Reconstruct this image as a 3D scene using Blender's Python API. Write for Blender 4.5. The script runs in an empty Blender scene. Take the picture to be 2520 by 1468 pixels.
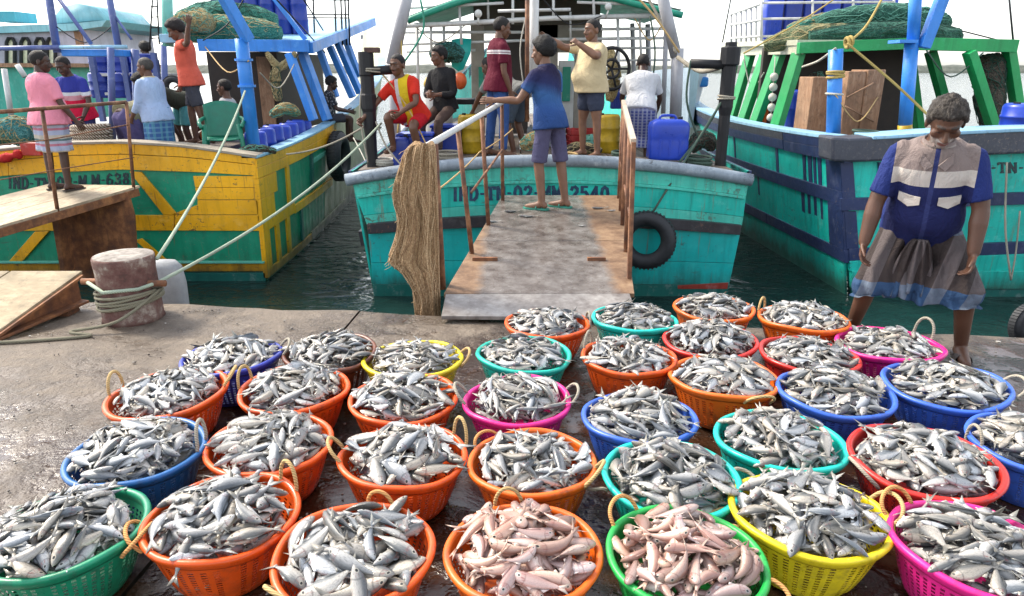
import bpy, bmesh, math, random
import numpy as np
from mathutils import Vector, Matrix, noise as mnoise
R = math.radians
sc = bpy.context.scene
C = sc.collection
rng = np.random.default_rng(7)
random.seed(11)

# ------------------------------------------------------------------ camera
PITCH, FPX, CAMH = R(18.3), 1700.0, 1.75        # focal length for a 2520 px wide picture
cd = bpy.data.cameras.new('camera'); cam = bpy.data.objects.new('camera', cd); C.objects.link(cam)
cam.location = (0, 0, CAMH); cam.rotation_euler = (R(90) - PITCH, 0, 0)
cd.sensor_width = 36; cd.lens = 36 * FPX / 2520; cd.clip_start = .05; cd.clip_end = 6000
sc.camera = cam
# ------------------------------------------------------------------ sky, sun, exposure
SUN_EL, SUN_AZ = 47, -60                         # azimuth from +Y, negative = to the left
w = bpy.data.worlds.new('World'); sc.world = w; w.use_nodes = True
wn = w.node_tree; bg = wn.nodes['Background']
sky = wn.nodes.new('ShaderNodeTexSky'); sky.sky_type = 'NISHITA'; sky.sun_disc = False
sky.sun_elevation = R(SUN_EL); sky.sun_rotation = R(SUN_AZ)
sky.air_density = 1.0; sky.dust_density = 1.5; sky.ozone_density = .6; sky.altitude = 0
hz = wn.nodes.new('ShaderNodeHueSaturation'); hz.inputs['Saturation'].default_value = .35      # milky, hazy sky
wn.links.new(sky.outputs[0], hz.inputs['Color']); wn.links.new(hz.outputs[0], bg.inputs[0]); bg.inputs[1].default_value = .15
sl = bpy.data.lights.new('sun', 'SUN'); sl.energy = 1.7; sl.angle = R(11); sl.color = (1, .89, .73)
so = bpy.data.objects.new('sun', sl); C.objects.link(so)
sdir = Vector((math.sin(R(SUN_AZ)) * math.cos(R(SUN_EL)), math.cos(R(SUN_AZ)) * math.cos(R(SUN_EL)), math.sin(R(SUN_EL))))
so.rotation_euler = sdir.to_track_quat('Z', 'Y').to_euler(); so.location = (-8, 10, 20)
sc.view_settings.view_transform = 'Standard'; sc.view_settings.look = 'None'
sc.view_settings.gamma = 1; sc.view_settings.exposure = 1.6

# ------------------------------------------------------------------ helpers
def at(px, py, Y=None, Z=None):
    """point of the place seen along a sight line, at distance Y or at height Z"""
    u, v = (px - 1260) / FPX, (734 - py) / FPX
    d = np.array([u, math.cos(PITCH) + v * math.sin(PITCH), -math.sin(PITCH) + v * math.cos(PITCH)])
    t = Y / d[1] if Y is not None else (Z - CAMH) / d[2]
    return np.array([0, 0, CAMH]) + d * t
def norm(v):
    v = np.asarray(v, float); return v / (np.linalg.norm(v) + 1e-12)
def frame(d, up=(0, 0, 1)):
    d = norm(d); up = np.asarray(up, float)
    if abs(d @ up) > .99 * np.linalg.norm(up): up = np.array([0, 1., 0])
    a = norm(np.cross(d, up)); b = np.cross(a, d); return a, b
class MB:
    def __init__(s): s.v = []; s.f = []
    def add(s, V, F):
        n = len(s.v); s.v += [tuple(map(float, p)) for p in V]; s.f += [tuple(i + n for i in f) for f in F]; return s
    def box(s, c, size, rz=0, rx=0, ry=0):
        M = Matrix.Rotation(rz, 3, 'Z') @ Matrix.Rotation(ry, 3, 'Y') @ Matrix.Rotation(rx, 3, 'X')
        V = [Vector(c) + M @ Vector((x * size[0] / 2, y * size[1] / 2, z * size[2] / 2)) for z in (-1, 1) for y in (-1, 1) for x in (-1, 1)]
        return s.add(V, [(0, 2, 3, 1), (4, 5, 7, 6), (0, 1, 5, 4), (2, 6, 7, 3), (0, 4, 6, 2), (1, 3, 7, 5)])
    def beam(s, p, q, wd, ht, up=(0, 0, 1)):
        p, q = np.asarray(p, float), np.asarray(q, float); a, b = frame(q - p, up)
        V = [o + a * sx * wd / 2 + b * sz * ht / 2 for o in (p, q) for sx, sz in ((-1, -1), (1, -1), (1, 1), (-1, 1))]
        return s.add(V, [(0, 1, 2, 3), (7, 6, 5, 4), (0, 4, 5, 1), (1, 5, 6, 2), (2, 6, 7, 3), (3, 7, 4, 0)])
    def loft(s, rings, cap=True, closed=True):
        n = len(rings[0]); V = [p for r in rings for p in r]; F = []
        for i in range(len(rings) - 1):
            for j in range(n if closed else n - 1):
                k = (j + 1) % n; F.append((i * n + j, i * n + k, (i + 1) * n + k, (i + 1) * n + j))
        if cap:
            F.append(tuple(range(n))[::-1]); m = (len(rings) - 1) * n; F.append(tuple(m + j for j in range(n)))
        return s.add(V, F)
    def tube(s, pts, r, n=8, cap=True):
        pts = [np.asarray(p, float) for p in pts]; rr = r if hasattr(r, '__len__') else [r] * len(pts); rings = []; a = None
        for i, p in enumerate(pts):
            d = norm(pts[min(i + 1, len(pts) - 1)] - pts[max(i - 1, 0)])
            if a is None: a, b = frame(d)
            else:
                a = norm(a - d * (a @ d)); b = np.cross(a, d)
            rings.append([p + rr[i] * (a * math.cos(t) + b * math.sin(t)) for t in np.arange(n) * 2 * math.pi / n])
        return s.loft(rings, cap)
    def lathe(s, c, prof, n=24, cap=True, ax=None):
        c = np.asarray(c, float)
        if ax is None: a, b, d = np.array([1., 0, 0]), np.array([0, 1., 0]), np.array([0, 0, 1.])
        else: d = norm(ax); a, b = frame(d)
        return s.loft([[c + d * z + r * (a * math.cos(t) + b * math.sin(t)) for t in np.arange(n) * 2 * math.pi / n] for r, z in prof], cap)
    def torus(s, c, ax, R0, r0, n=32, m=10, sq=1.0):
        c = np.asarray(c, float); d = norm(ax); a, b = frame(d); V = []; F = []
        for i in range(n):
            t = 2 * math.pi * i / n; e = a * math.cos(t) + b * math.sin(t)
            for j in range(m):
                u = 2 * math.pi * j / m; V.append(c + e * (R0 + r0 * math.cos(u)) + d * r0 * sq * math.sin(u))
        for i in range(n):
            for j in range(m):
                F.append((i * m + j, ((i + 1) % n) * m + j, ((i + 1) % n) * m + (j + 1) % m, i * m + (j + 1) % m))
        return s.add(V, F)
    def ball(s, c, r, n=12, m=8, M=None):
        c = np.asarray(c, float); r = np.asarray(r if hasattr(r, '__len__') else (r, r, r), float); V = [(0, 0, -1)]; F = []
        for i in range(1, m):
            ph = -math.pi / 2 + math.pi * i / m
            V += [(math.cos(ph) * math.cos(t), math.cos(ph) * math.sin(t), math.sin(ph)) for t in np.arange(n) * 2 * math.pi / n]
        V.append((0, 0, 1)); V = np.array(V) * r
        if M is not None: V = V @ np.asarray(M).T
        for j in range(n):
            k = (j + 1) % n; F.append((0, 1 + k, 1 + j)); t = 1 + (m - 2) * n; F.append((t + j, t + k, len(V) - 1))
            for i in range(m - 2): F.append((1 + i * n + j, 1 + i * n + k, 1 + (i + 1) * n + k, 1 + (i + 1) * n + j))
        return s.add(V + c, F)
    def prism(s, poly, off):
        """a polygon (counter-clockwise seen from the tip of -off) given thickness"""
        poly = [np.asarray(p, float) for p in poly]; off = np.asarray(off, float); n = len(poly)
        return s.add(poly + [p + off for p in poly], [tuple(range(n)), tuple(range(2 * n - 1, n - 1, -1))] + [(i, i + n, (i + 1) % n + n, (i + 1) % n) for i in range(n)])

def mesh_of(V, F, name='m', smooth=False):
    me = bpy.data.meshes.new(name); me.from_pydata(V, [], F)
    if smooth: me.polygons.foreach_set('use_smooth', [True] * len(me.polygons))
    me.update(); return me
LOC = {}
def obj(name, mb, mat, parent=None, smooth=False, bevel=0, fix=True):
    """one mesh object; its origin goes to the foot of its own bounds"""
    V = np.array(mb.v, float); lo, hi = V.min(0), V.max(0); base = np.array([(lo[0] + hi[0]) / 2, (lo[1] + hi[1]) / 2, lo[2]])
    F = mb.f
    me = mesh_of((V - base).tolist(), F, name, smooth)
    if fix:
        bm = bmesh.new(); bm.from_mesh(me); bmesh.ops.recalc_face_normals(bm, faces=bm.faces); bm.to_mesh(me); bm.free()
    me.materials.append(mat)
    o = bpy.data.objects.new(name, me); C.objects.link(o); place(o, base, parent)
    if bevel:
        b = o.modifiers.new('bevel', 'BEVEL'); b.width = bevel; b.segments = 2; b.limit_method = 'ANGLE'; b.angle_limit = R(40)
    return o
def place(o, base, parent=None):
    LOC[o.name] = np.array(base, float)
    if parent is not None:
        o.parent = parent; o.location = np.array(base) - LOC[parent.name]
    else: o.location = base
def thing(name, label, cat, loc=(0, 0, 0), group=None):
    o = bpy.data.objects.new(name, None); o.empty_display_size = .1; C.objects.link(o); place(o, np.array(loc, float)); tag(o, label, cat, group); return o
def tag(o, label=None, cat=None, group=None, kind=None):
    if label: o['label'] = label
    if cat: o['category'] = cat
    if group: o['group'] = group
    if kind: o['kind'] = kind
    return o
def sag(p, q, drop=.0, n=14):
    p, q = np.asarray(p, float), np.asarray(q, float)
    return [p + (q - p) * t - np.array([0, 0, 4 * drop * t * (1 - t)]) for t in np.linspace(0, 1, n)]
def smoothpts(pts, n=6):
    pts = [np.asarray(p, float) for p in pts]; out = []
    for i in range(len(pts) - 1):
        p0, p1, p2, p3 = pts[max(i - 1, 0)], pts[i], pts[i + 1], pts[min(i + 2, len(pts) - 1)]
        for t in np.linspace(0, 1, n, endpoint=False):
            out.append(.5 * ((2 * p1) + (p2 - p0) * t + (2 * p0 - 5 * p1 + 4 * p2 - p3) * t * t + (3 * p1 - p0 - 3 * p2 + p3) * t ** 3))
    out.append(pts[-1]); return out

# ------------------------------------------------------------------ materials
class NT:
    def __init__(s, name, rough=.6, metal=0, spec=.5):
        s.m = bpy.data.materials.new(name); s.m.use_nodes = True; s.t = s.m.node_tree; s.n = s.t.nodes; s.l = s.t.links
        s.b = s.n['Principled BSDF']; s.b.inputs['Roughness'].default_value = rough; s.b.inputs['Metallic'].default_value = metal
        s.b.inputs['Specular IOR Level'].default_value = spec
    def put(s, sock, v):
        if isinstance(v, bpy.types.NodeSocket): s.l.new(v, sock)
        elif isinstance(v, (tuple, list)) and len(v) == 3 and sock.type == 'RGBA': sock.default_value = (*v, 1)
        else: sock.default_value = v
    def co(s, kind='Object', scale=(1, 1, 1), rot=(0, 0, 0)):
        if kind in ('Object', 'Generated', 'UV'): v = s.n.new('ShaderNodeTexCoord').outputs[kind]
        elif kind == 'World': v = s.n.new('ShaderNodeNewGeometry').outputs['Position']
        else: v = s.attr(kind)
        mp = s.n.new('ShaderNodeMapping'); s.l.new(v, mp.inputs[0]); mp.inputs['Scale'].default_value = scale; mp.inputs['Rotation'].default_value = rot
        return mp.outputs[0]
    def attr(s, name, out='Vector'):
        a = s.n.new('ShaderNodeAttribute'); a.attribute_name = name; return a.outputs[out]
    def noise(s, vec, scale=5, detail=4, rough=.6, dist=0):
        n = s.n.new('ShaderNodeTexNoise'); s.l.new(vec, n.inputs['Vector']); n.inputs['Scale'].default_value = scale
        n.inputs['Detail'].default_value = detail; n.inputs['Roughness'].default_value = rough; n.inputs['Distortion'].default_value = dist; return n.outputs[0]
    def voro(s, vec, scale=5, feat='F1', out='Distance', rnd=1):
        n = s.n.new('ShaderNodeTexVoronoi'); n.feature = feat; s.l.new(vec, n.inputs['Vector']); n.inputs['Scale'].default_value = scale; n.inputs['Randomness'].default_value = rnd; return n.outputs[out]
    def wave(s, vec, scale, dist=0, det=2, axis='X', prof='SIN'):
        n = s.n.new('ShaderNodeTexWave'); s.l.new(vec, n.inputs['Vector']); n.bands_direction = axis; n.wave_profile = prof
        n.inputs['Scale'].default_value = scale; n.inputs['Distortion'].default_value = dist; n.inputs['Detail'].default_value = det; return n.outputs['Fac']
    def ramp(s, fac, stops, interp='LINEAR'):
        n = s.n.new('ShaderNodeValToRGB'); n.color_ramp.interpolation = interp; s.l.new(fac, n.inputs[0]); e = n.color_ramp.elements
        while len(e) < len(stops): e.new(.5)
        for k, (p, c) in enumerate(stops):
            e[k].position = p; c = (c, c, c) if not hasattr(c, '__len__') else c; e[k].color = (*c, 1)
        return n.outputs[0]
    def rng(s, fac, a, b, c=0., d=1.):
        n = s.n.new('ShaderNodeMapRange'); s.put(n.inputs[0], fac)
        for i, v in enumerate((a, b, c, d)): s.put(n.inputs[i + 1], v)
        return n.outputs[0]
    def mix(s, fac, a, b, mode='MIX'):
        n = s.n.new('ShaderNodeMix'); n.data_type = 'RGBA'; n.blend_type = mode; s.put(n.inputs[0], fac); s.put(n.inputs[6], a); s.put(n.inputs[7], b); return n.outputs[2]
    def math(s, op, a, b=0.):
        n = s.n.new('ShaderNodeMath'); n.operation = op; s.put(n.inputs[0], a); s.put(n.inputs[1], b); return n.outputs[0]
    def sep(s, vec):
        n = s.n.new('ShaderNodeSeparateXYZ'); s.l.new(vec, n.inputs[0]); return n.outputs
    def rnd(s): return s.n.new('ShaderNodeObjectInfo').outputs['Random']
    def bump(s, h, strength=.3, dist=.01):
        n = s.n.new('ShaderNodeBump'); s.put(n.inputs['Height'], h); n.inputs['Strength'].default_value = strength; n.inputs['Distance'].default_value = dist
        s.l.new(n.outputs[0], s.b.inputs['Normal']); return s
    def col(s, c): s.put(s.b.inputs['Base Color'], c); return s
    def rough(s, r): s.put(s.b.inputs['Roughness'], r); return s
MATS = {}
def sh(c, k): return tuple(min(1, x * k) for x in c)
def paint(name, col, wear=(.16, .13, .1), amt=.35, rough=.4, streak=.5, scale=1., fade=None, rust=0.):
    """old boat paint: blotchy fading, run-down streaks, chips"""
    if name in MATS: return MATS[name]
    t = NT(name, rough); v = t.co('World')
    big = t.noise(v, 1.1 * scale, 5, .6); c = t.mix(t.rng(big, .35, .7), sh(col, 1.12), sh(col, .72))
    st = t.noise(t.co('World', (5, 5, .45)), 2.2 * scale, 5, .65); c = t.mix(t.math('MULTIPLY', t.rng(st, .5, .75), streak), c, sh(col, .42))
    pale = t.noise(v, 7 * scale, 6, .7); c = t.mix(t.math('MULTIPLY', t.rng(pale, .55, .72), .45), c, fade or tuple(min(1, x * .6 + .28) for x in col))
    chip = t.noise(v, 16 * scale, 6, .75, .6); ch = t.math('MULTIPLY', t.rng(chip, .72 - .16 * amt, .74 - .16 * amt), 1.0)
    reg = t.rng(t.noise(v, .9, 3), .42, .62); ch = t.math('MULTIPLY', ch, reg); c = t.mix(ch, c, wear)
    if rust:
        rr = t.noise(t.co('World', (9, 9, .55)), 2.4, 4, .7); c = t.mix(t.math('MULTIPLY', t.rng(rr, .60, .70), rust), c, (.20, .085, .03)); rb = t.noise(t.co('World', (1, 1, 4)), 3.5, 6, .75); c = t.mix(t.math('MULTIPLY', t.rng(rb, .60, .68), rust * .8), c, (.07, .06, .05)); zz = t.math('ADD', t.sep(v)[2], t.math('MULTIPLY', t.noise(t.co('World', (1, 1, .3)), 6, 5, .7), -.5)); c = t.mix(t.rng(zz, -1.2, -.92, .8, 0), c, (.022, .03, .016))
    t.col(c); t.rough(t.math('ADD', t.rng(pale, .3, .7, rough - .08, rough + .2), 0)); t.bump(t.math('ADD', t.math('MULTIPLY', ch, -.6), t.noise(v, 30, 4)), .25, .008)
    MATS[name] = t.m; return t.m
def rustmat(name, a=(.13, .05, .025), b=(.30, .12, .045), c3=(.05, .03, .025), metal=.0, rough=.75):
    if name in MATS: return MATS[name]
    t = NT(name, rough, metal); v = t.co('World')
    c = t.ramp(t.noise(v, 6, 7, .7), [(.3, c3), (.48, a), (.62, b), (.8, sh(b, 1.3))])
    c = t.mix(t.math('MULTIPLY', t.rng(t.noise(t.co('World', (6, 6, .6)), 3, 4), .5, .7), .5), c, c3)
    t.col(c).bump(t.noise(v, 60, 5, .7), .35, .006); MATS[name] = t.m; return t.m
def plain(name, col, rough=.5, metal=0, var=.25, sc_=8, bump=.15, spec=.5, kind='Object'):
    if name in MATS: return MATS[name]
    t = NT(name, rough, metal, spec); v = t.co(kind); n = t.noise(v, sc_, 5, .65)
    c = t.mix(t.rng(n, .3, .7), sh(col, 1 - var), sh(col, 1 + var)); c = t.mix(t.math('MULTIPLY', t.rng(t.noise(v, sc_ * 4, 4), .6, .75), .3), c, sh(col, .5))
    t.col(c).bump(n, bump, .01); t.rough(t.rng(n, .3, .7, rough - .1, rough + .12)); MATS[name] = t.m; return t.m
def wood(name, a, b, rough=.7, axis=(1, 8, 8)):
    if name in MATS: return MATS[name]
    t = NT(name, rough); v = t.co('World', axis); g = t.noise(v, 3.5, 6, .7, .4); c = t.ramp(g, [(.25, sh(b, .55)), (.45, a), (.7, b)])
    c = t.mix(t.rng(t.noise(t.co('World'), 1.6, 4), .45, .7), c, sh(a, .45)); c = t.mix(t.rng(t.noise(t.co('World'), 9, 7, .75), .52, .66, 0, .6), c, sh(a, .35)); t.col(c).bump(g, .4, .008); MATS[name] = t.m; return t.m
def ropemat(name, col):
    if name in MATS: return MATS[name]
    t = NT(name, .85); v = t.co('World'); w_ = t.wave(t.co('World', (1, 1, 1), (.6, .7, .4)), 48, 1.5, 2, 'DIAGONAL')
    c = t.mix(w_, sh(col, .55), sh(col, 1.1)); c = t.mix(t.math('MULTIPLY', t.rng(t.noise(v, 3, 3), .45, .65), .5), c, sh(col, .45)); t.col(c).bump(w_, .4, .004); MATS[name] = t.m; return t.m
def netmat(name, col, col2):
    if name in MATS: return MATS[name]
    t = NT(name, .9); v = t.co('World'); vo = t.voro(v, 26, 'DISTANCE_TO_EDGE'); n = t.noise(t.co('World', (3, 3, 9)), 5, 6, .75)
    c = t.ramp(n, [(.3, sh(col, .35)), (.5, col), (.68, col2)]); c = t.mix(t.rng(vo, .0, .12, .75, 0), c, sh(col2, 1.15)); t.col(c)
    t.bump(t.math('ADD', n, t.rng(vo, 0, .15, .5, 0)), .9, .03); MATS[name] = t.m; return t.m
# ------------------------------------------------------------------ the setting: quay, water, far shore
WZ = -1.05
E1, E2 = at(420, 748, Z=0), at(2500, 828, Z=0)
def edgeY(x): return E1[1] + (E2[1] - E1[1]) * (x - E1[0]) / (E2[0] - E1[0])
J1, J2 = at(893, 757, Z=0), at(690, 1000, Z=0)
def jointX(y): return J1[0] + (J2[0] - J1[0]) * (y - J1[1]) / (J2[1] - J1[1])
def quay_mat():
    t = NT('wet_concrete', .7); v = t.co('World'); X, Yc, Z = t.sep(v)
    big = t.noise(v, .8, 5, .6); mid = t.math('ADD', t.math('MULTIPLY', t.noise(v, 4, 8, .74), .75), t.math('MULTIPLY', big, .25)); fine = t.noise(v, 45, 5, .7); grit = t.voro(v, 75)
    dry = t.ramp(mid, [(.28, (.038, .028, .020)), (.43, (.115, .088, .064)), (.56, (.19, .152, .115)), (.72, (.30, .255, .20))])
    dry = t.mix(t.rng(grit, 0, .28, .45, 0), dry, (.075, .06, .05)); dry = t.mix(t.rng(fine, .55, .75, 0, .35), dry, (.42, .39, .34))
    # wet film: spreads from where the baskets are set down, ragged edge
    near = t.math('ADD', t.rng(Yc, 4.7, 3.3, .0, 1.3), t.rng(X, -2.3, -1.2, -.75, .15))
    wet = t.rng(t.math('ADD', near, t.math('MULTIPLY', t.math('SUBTRACT', t.noise(v, 1.7, 6, .62), .5), 3.2)), .2, .75)
    mud = t.ramp(t.noise(v, 2.6, 5, .65), [(.3, (.018, .008, .004)), (.55, (.045, .021, .011)), (.75, (.09, .056, .036))])
    mud = t.mix(t.rng(grit, 0, .2, .3, 0), mud, (.16, .14, .12))
    damp = t.rng(t.noise(t.co('World', (1, 1.7, 1)), 1.5, 7, .7, .4), .47, .56); dry = t.mix(damp, dry, t.mix(1., dry, (.62, .58, .55), 'MULTIPLY'))
    t.col(t.mix(wet, dry, mud))
    pud = t.rng(t.noise(v, 2.6, 5, .6), .45, .53)
    t.rough(t.mix(wet, t.mix(damp, t.rng(mid, .36, .62, .5, .8), t.rng(mid, .36, .62, .12, .4)), t.mix(pud, (.24, .24, .24), (.05, .05, .05))))
    h = t.math('ADD', t.math('MULTIPLY', mid, .6), t.math('ADD', t.math('MULTIPLY', t.noise(v, 22, 6, .7), .5), t.math('MULTIPLY', fine, .3))); h = t.math('MULTIPLY', h, t.math('MULTIPLY', t.rng(t.math('MULTIPLY', wet, pud), 0, 1, 1, .2), t.math('MULTIPLY', t.rng(wet, 0, 1, 1, .45), t.rng(damp, 0, 1, 1, .6))))
    t.bump(h, 1., .035); return t.m
QM = quay_mat()
def quay_slab(x0, x1, side):
    mb = MB(); nx, ny = 64, 46; rings = []
    for j in range(ny + 3):
        row = []
        for i in range(nx + 1):
            s = i / nx; Yt = -3.0; x = x0 + (x1 - x0) * s
            ye = edgeY(x) + .05 * mnoise.noise((x * 1.4, 3, 0)) + .025 * mnoise.noise((x * 6, 1, 0))
            f = min(1, j / ny); y = Yt + (ye - Yt) * (1 - (1 - f) ** 1.6)
            if side < 0 and s > .5: x += (jointX(y) - .006 - x1) * (s - .5) * 2
            if side > 0 and s < .5: x += (jointX(y) + .006 - x0) * (.5 - s) * 2
            z = .008 * mnoise.noise((x * 2, y * 2, 5)) + .004 * mnoise.noise((x * 9, y * 9, 2)) - (.006 if side > 0 else 0)
            if j == ny: z -= .012
            if j == ny + 1: z = -.12; y = ye + .02 + .02 * mnoise.noise((x * 5, 7, 1))
            if j == ny + 2: z = -2.2; y = ye + .02
            row.append((x, y, z))
        rings.append(row)
    mb.loft(rings, cap=False, closed=False); o = obj('quay', mb, QM, smooth=True); tag(o, kind='structure'); return o
quay_slab(-14, J1[0], -1); quay_slab(J1[0], 14, 1)
# water
t = NT('harbour_water', .04, 0, .5); v = t.co('World'); t.b.inputs['IOR'].default_value = 1.33
t.col(t.mix(t.rng(t.noise(v, .25, 3), .35, .65), (.006, .016, .014), (.010, .030, .026)))
t.bump(t.math('ADD', t.noise(t.co('World', (1, 1.6, 1)), 1.7, 3, .5, .8), t.math('MULTIPLY', t.noise(t.co('World', (1, 1.5, 1)), 7, 3, .5, .5), .22)), .55, .14)
mb = MB(); mb.add([(-3000, 3.9, WZ), (3000, 3.9, WZ), (3000, 5000, WZ), (-3000, 5000, WZ)], [(0, 1, 2, 3)]); tag(obj('water', mb, t.m), kind='structure')
mb = MB(); mb.add([(-3000, -3, -2.3), (3000, -3, -2.3), (3000, 5000, -2.3), (-3000, 5000, -2.3)], [(0, 1, 2, 3)])
tag(obj('seabed', mb, plain('seabed_mud', (.03, .03, .022))), kind='structure')
# far shore with a ragged line of scrub
mb = MB(); rows = [[], [], [], []]
for i in range(400):
    x = -900 + i * 4.5; h = 5.2 + 2.6 * mnoise.noise((x * .02, 0, 0)) + 1.8 * mnoise.noise((x * .11, 4, 0)) + 1.0 * mnoise.noise((x * .37, 9, 0))
    rows[0].append((x, 598, WZ - .2)); rows[1].append((x, 601, .6 + .3 * mnoise.noise((x * .2, 1, 0)))); rows[2].append((x, 612, h * .8)); rows[3].append((x, 640, h))
mb.loft(rows, cap=False, closed=False)
t = NT('shore_scrub', .9); v = t.co('World'); t.col(t.ramp(t.noise(v, .3, 6, .7), [(.3, (.05, .06, .05)), (.55, (.09, .10, .08)), (.75, (.16, .16, .13))]))
tag(obj('far_shore', mb, t.m), kind='structure')

# ------------------------------------------------------------------ fish
def fish_mesh(h, wd, tail, bend, zb, prof=0, nx=10, m=8):
    """unit-length fish: x nose->tail, z back, y side; returns verts, faces, local coords"""
    V = []; F = []
    xs = np.array([0, .03, .08, .16, .27, .40, .53, .64, .73, .79])
    hp = np.array([.02, .26, .52, .82, 1.0, .98, .78, .52, .30, .20]) if prof == 0 else np.array([.05, .5, .8, .96, 1.0, .92, .74, .54, .38, .26])
    wp = np.array([.02, .4, .72, .95, 1.0, .95, .72, .45, .22, .12])
    for x, a, b in zip(xs, hp, wp):
        for k in range(m):
            u = 2 * math.pi * k / m; V.append((x, .5 * wd * b * math.cos(u), .5 * h * a * math.sin(u) + (.03 * h if prof else .06 * h * (1 - x))))
    for i in range(len(xs) - 1):
        for k in range(m): F.append((i * m + k, i * m + (k + 1) % m, (i + 1) * m + (k + 1) % m, (i + 1) * m + k))
    F.append(tuple(range(m))[::-1])
    def sheet(pts, th=.006):
        n = len(V); k = len(pts)
        for s in (1, -1): V.extend((p[0], s * th * (p[2] if len(p) > 2 else 1), p[1]) for p in pts)
        F.append(tuple(n + i for i in range(k))); F.append(tuple(n + k + i for i in range(k))[::-1])
        for i in range(k): j = (i + 1) % k; F.append((n + i, n + k + i, n + k + j, n + j))
    hb = .10 * h
    sheet([(.78, -hb), (.86, -.3 * tail), (1.0, -.62 * tail, .3), (.90, 0, .6), (.78, hb)][::1]); sheet([(.78, hb), (.78, -hb), (.90, 0, .6), (1.0, .62 * tail, .3), (.86, .3 * tail)])
    sheet([(.26, .47 * h), (.34, .70 * h, .4), (.45, .62 * h, .4), (.62, .36 * h)]); sheet([(.50, -.40 * h), (.57, -.56 * h, .4), (.66, -.24 * h)]); sheet([(.24, -.44 * h), (.33, -.62 * h, .4), (.36, -.44 * h)])
    V = np.array(V, float); co = V.copy(); co[:, 2] /= .5 * h; co[:, 1] /= .5 * wd
    V[:, 1] += bend * (V[:, 0] - .42) ** 2 - bend * .05; V[:, 2] += zb * (V[:, 0] - .42) ** 2 - zb * .05; V[:, 0] -= .45
    return V, F, co
KIND = {'snap': [fish_mesh(.295, .145, .26, b, z) for b, z in ((.1, .1), (.45, .2), (-.4, -.3), (.1, .55), (-.5, .1))],
        'mack': [fish_mesh(.235, .155, .22, b, z) for b, z in ((.1, .1), (.5, .25), (-.45, -.35), (.1, .6), (-.2, -.6))],
        'sard': [fish_mesh(.185, .115, .2, b, z) for b, z in ((0, 0), (.25, .1), (-.25, -.1), (.1, -.3), (0, .3))],
        'pink': [fish_mesh(.235, .18, .16, b, z, 1) for b, z in ((.1, .35), (-.3, -.55), (.35, .8), (.0, -.9), (-.2, .1))]}
DIM = {'snap': (.295, .145), 'mack': (.235, .155), 'sard': (.185, .115), 'pink': (.235, .18)}
def fish_mat(name, back, flank, belly, spot, single, spots=.6):
    t = NT(name, .32, .06, .5); t.b.inputs['Coat Weight'].default_value = .3; t.b.inputs['Coat Roughness'].default_value = .12
    co = t.attr('fco'); r = t.rnd() if single else t.attr('rnd', 'Fac'); X, Yc, Z = t.sep(co)
    off = t.n.new('ShaderNodeVectorMath'); off.operation = 'ADD'; t.l.new(co, off.inputs[0])
    cmb = t.n.new('ShaderNodeCombineXYZ')
    for i in range(3): t.l.new(t.math('MULTIPLY', r, 40.), cmb.inputs[i])
    t.l.new(cmb.outputs[0], off.inputs[1]); v = off.outputs[0]
    zz = t.math('ADD', Z, t.math('MULTIPLY', t.math('SUBTRACT', t.noise(v, 3, 3), .5), .5))
    c = t.ramp(t.rng(zz, -1, 1), [(.05, belly), (.38, flank), (.55, sh(flank, .85)), (.78, back)])
    c = t.mix(t.math('MULTIPLY', t.rng(t.noise(v, 15, 3, .6), .555, .62), spots), c, spot)
    mp = t.n.new('ShaderNodeMapping'); t.l.new(v, mp.inputs[0]); mp.inputs['Scale'].default_value = (34, 3, 9)
    sc_ = t.voro(mp.outputs[0], 1.0); c = t.mix(t.rng(sc_, .35, .8, 0, .25), c, sh(flank, .5))
    g = t.math('ABSOLUTE', t.math('SUBTRACT', t.math('ADD', X, t.math('MULTIPLY', t.math('MULTIPLY', Z, Z), .05)), .215)); c = t.mix(t.rng(g, .006, .018, .55, 0), c, sh(back, .6))
    bl = t.math('MULTIPLY', t.rng(t.math('ABSOLUTE', t.math('SUBTRACT', X, .17)), .02, .07, 1, 0), t.rng(t.noise(v, 6, 3), .52, .62, 0, .65)); c = t.mix(bl, c, (.30, .06, .05))
    c = t.mix(t.rng(X, .80, .9, 0, .6), c, t.mix(r, sh(back, .9), (.55, .5, .38)))
    dx, dz = t.math('DIVIDE', t.math('SUBTRACT', X, .095), .026), t.math('DIVIDE', t.math('SUBTRACT', Z, .18), .2)
    d2 = t.math('ADD', t.math('MULTIPLY', dx, dx), t.math('MULTIPLY', dz, dz)); c = t.mix(t.rng(d2, 1.2, 2.2, .7, 0), c, (.6, .58, .5)); c = t.mix(t.rng(d2, .5, .9, 1, 0), c, (.01, .01, .012))
    hue = t.mix(r, (1.0, .91, .76), (.90, .97, 1.05)); c = t.mix(1., c, hue, 'MULTIPLY'); val = t.math('FRACT', t.math('MULTIPLY', r, 7.31))
    c = t.mix(1., c, t.mix(val, (.56, .55, .54), (1.08, 1.08, 1.08)), 'MULTIPLY')
    t.col(c); t.bump(t.math('ADD', t.math('MULTIPLY', sc_, .5), t.noise(v, 20, 3)), .25, .004); return t.m
SILV = ((.12, .135, .15), (.52, .515, .51), (.78, .76, .725), (.09, .09, .095)); PINKC = ((.42, .24, .21), (.66, .45, .40), (.80, .66, .60), (.30, .15, .13))
FM = {('s', 1): fish_mat('silver_fish_skin', *SILV, True), ('s', 0): fish_mat('silver_fish_skin_heap', *SILV, False), ('p', 1): fish_mat('pink_fish_skin', *PINKC, True, .3)}
def fish_data(V, F, co, mat, name):
    me = mesh_of(V.tolist(), F, name, True); a = me.attributes.new('fco', 'FLOAT_VECTOR', 'POINT'); a.data.foreach_set('vector', co.astype(np.float32).ravel()); me.materials.append(mat); return me
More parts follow.
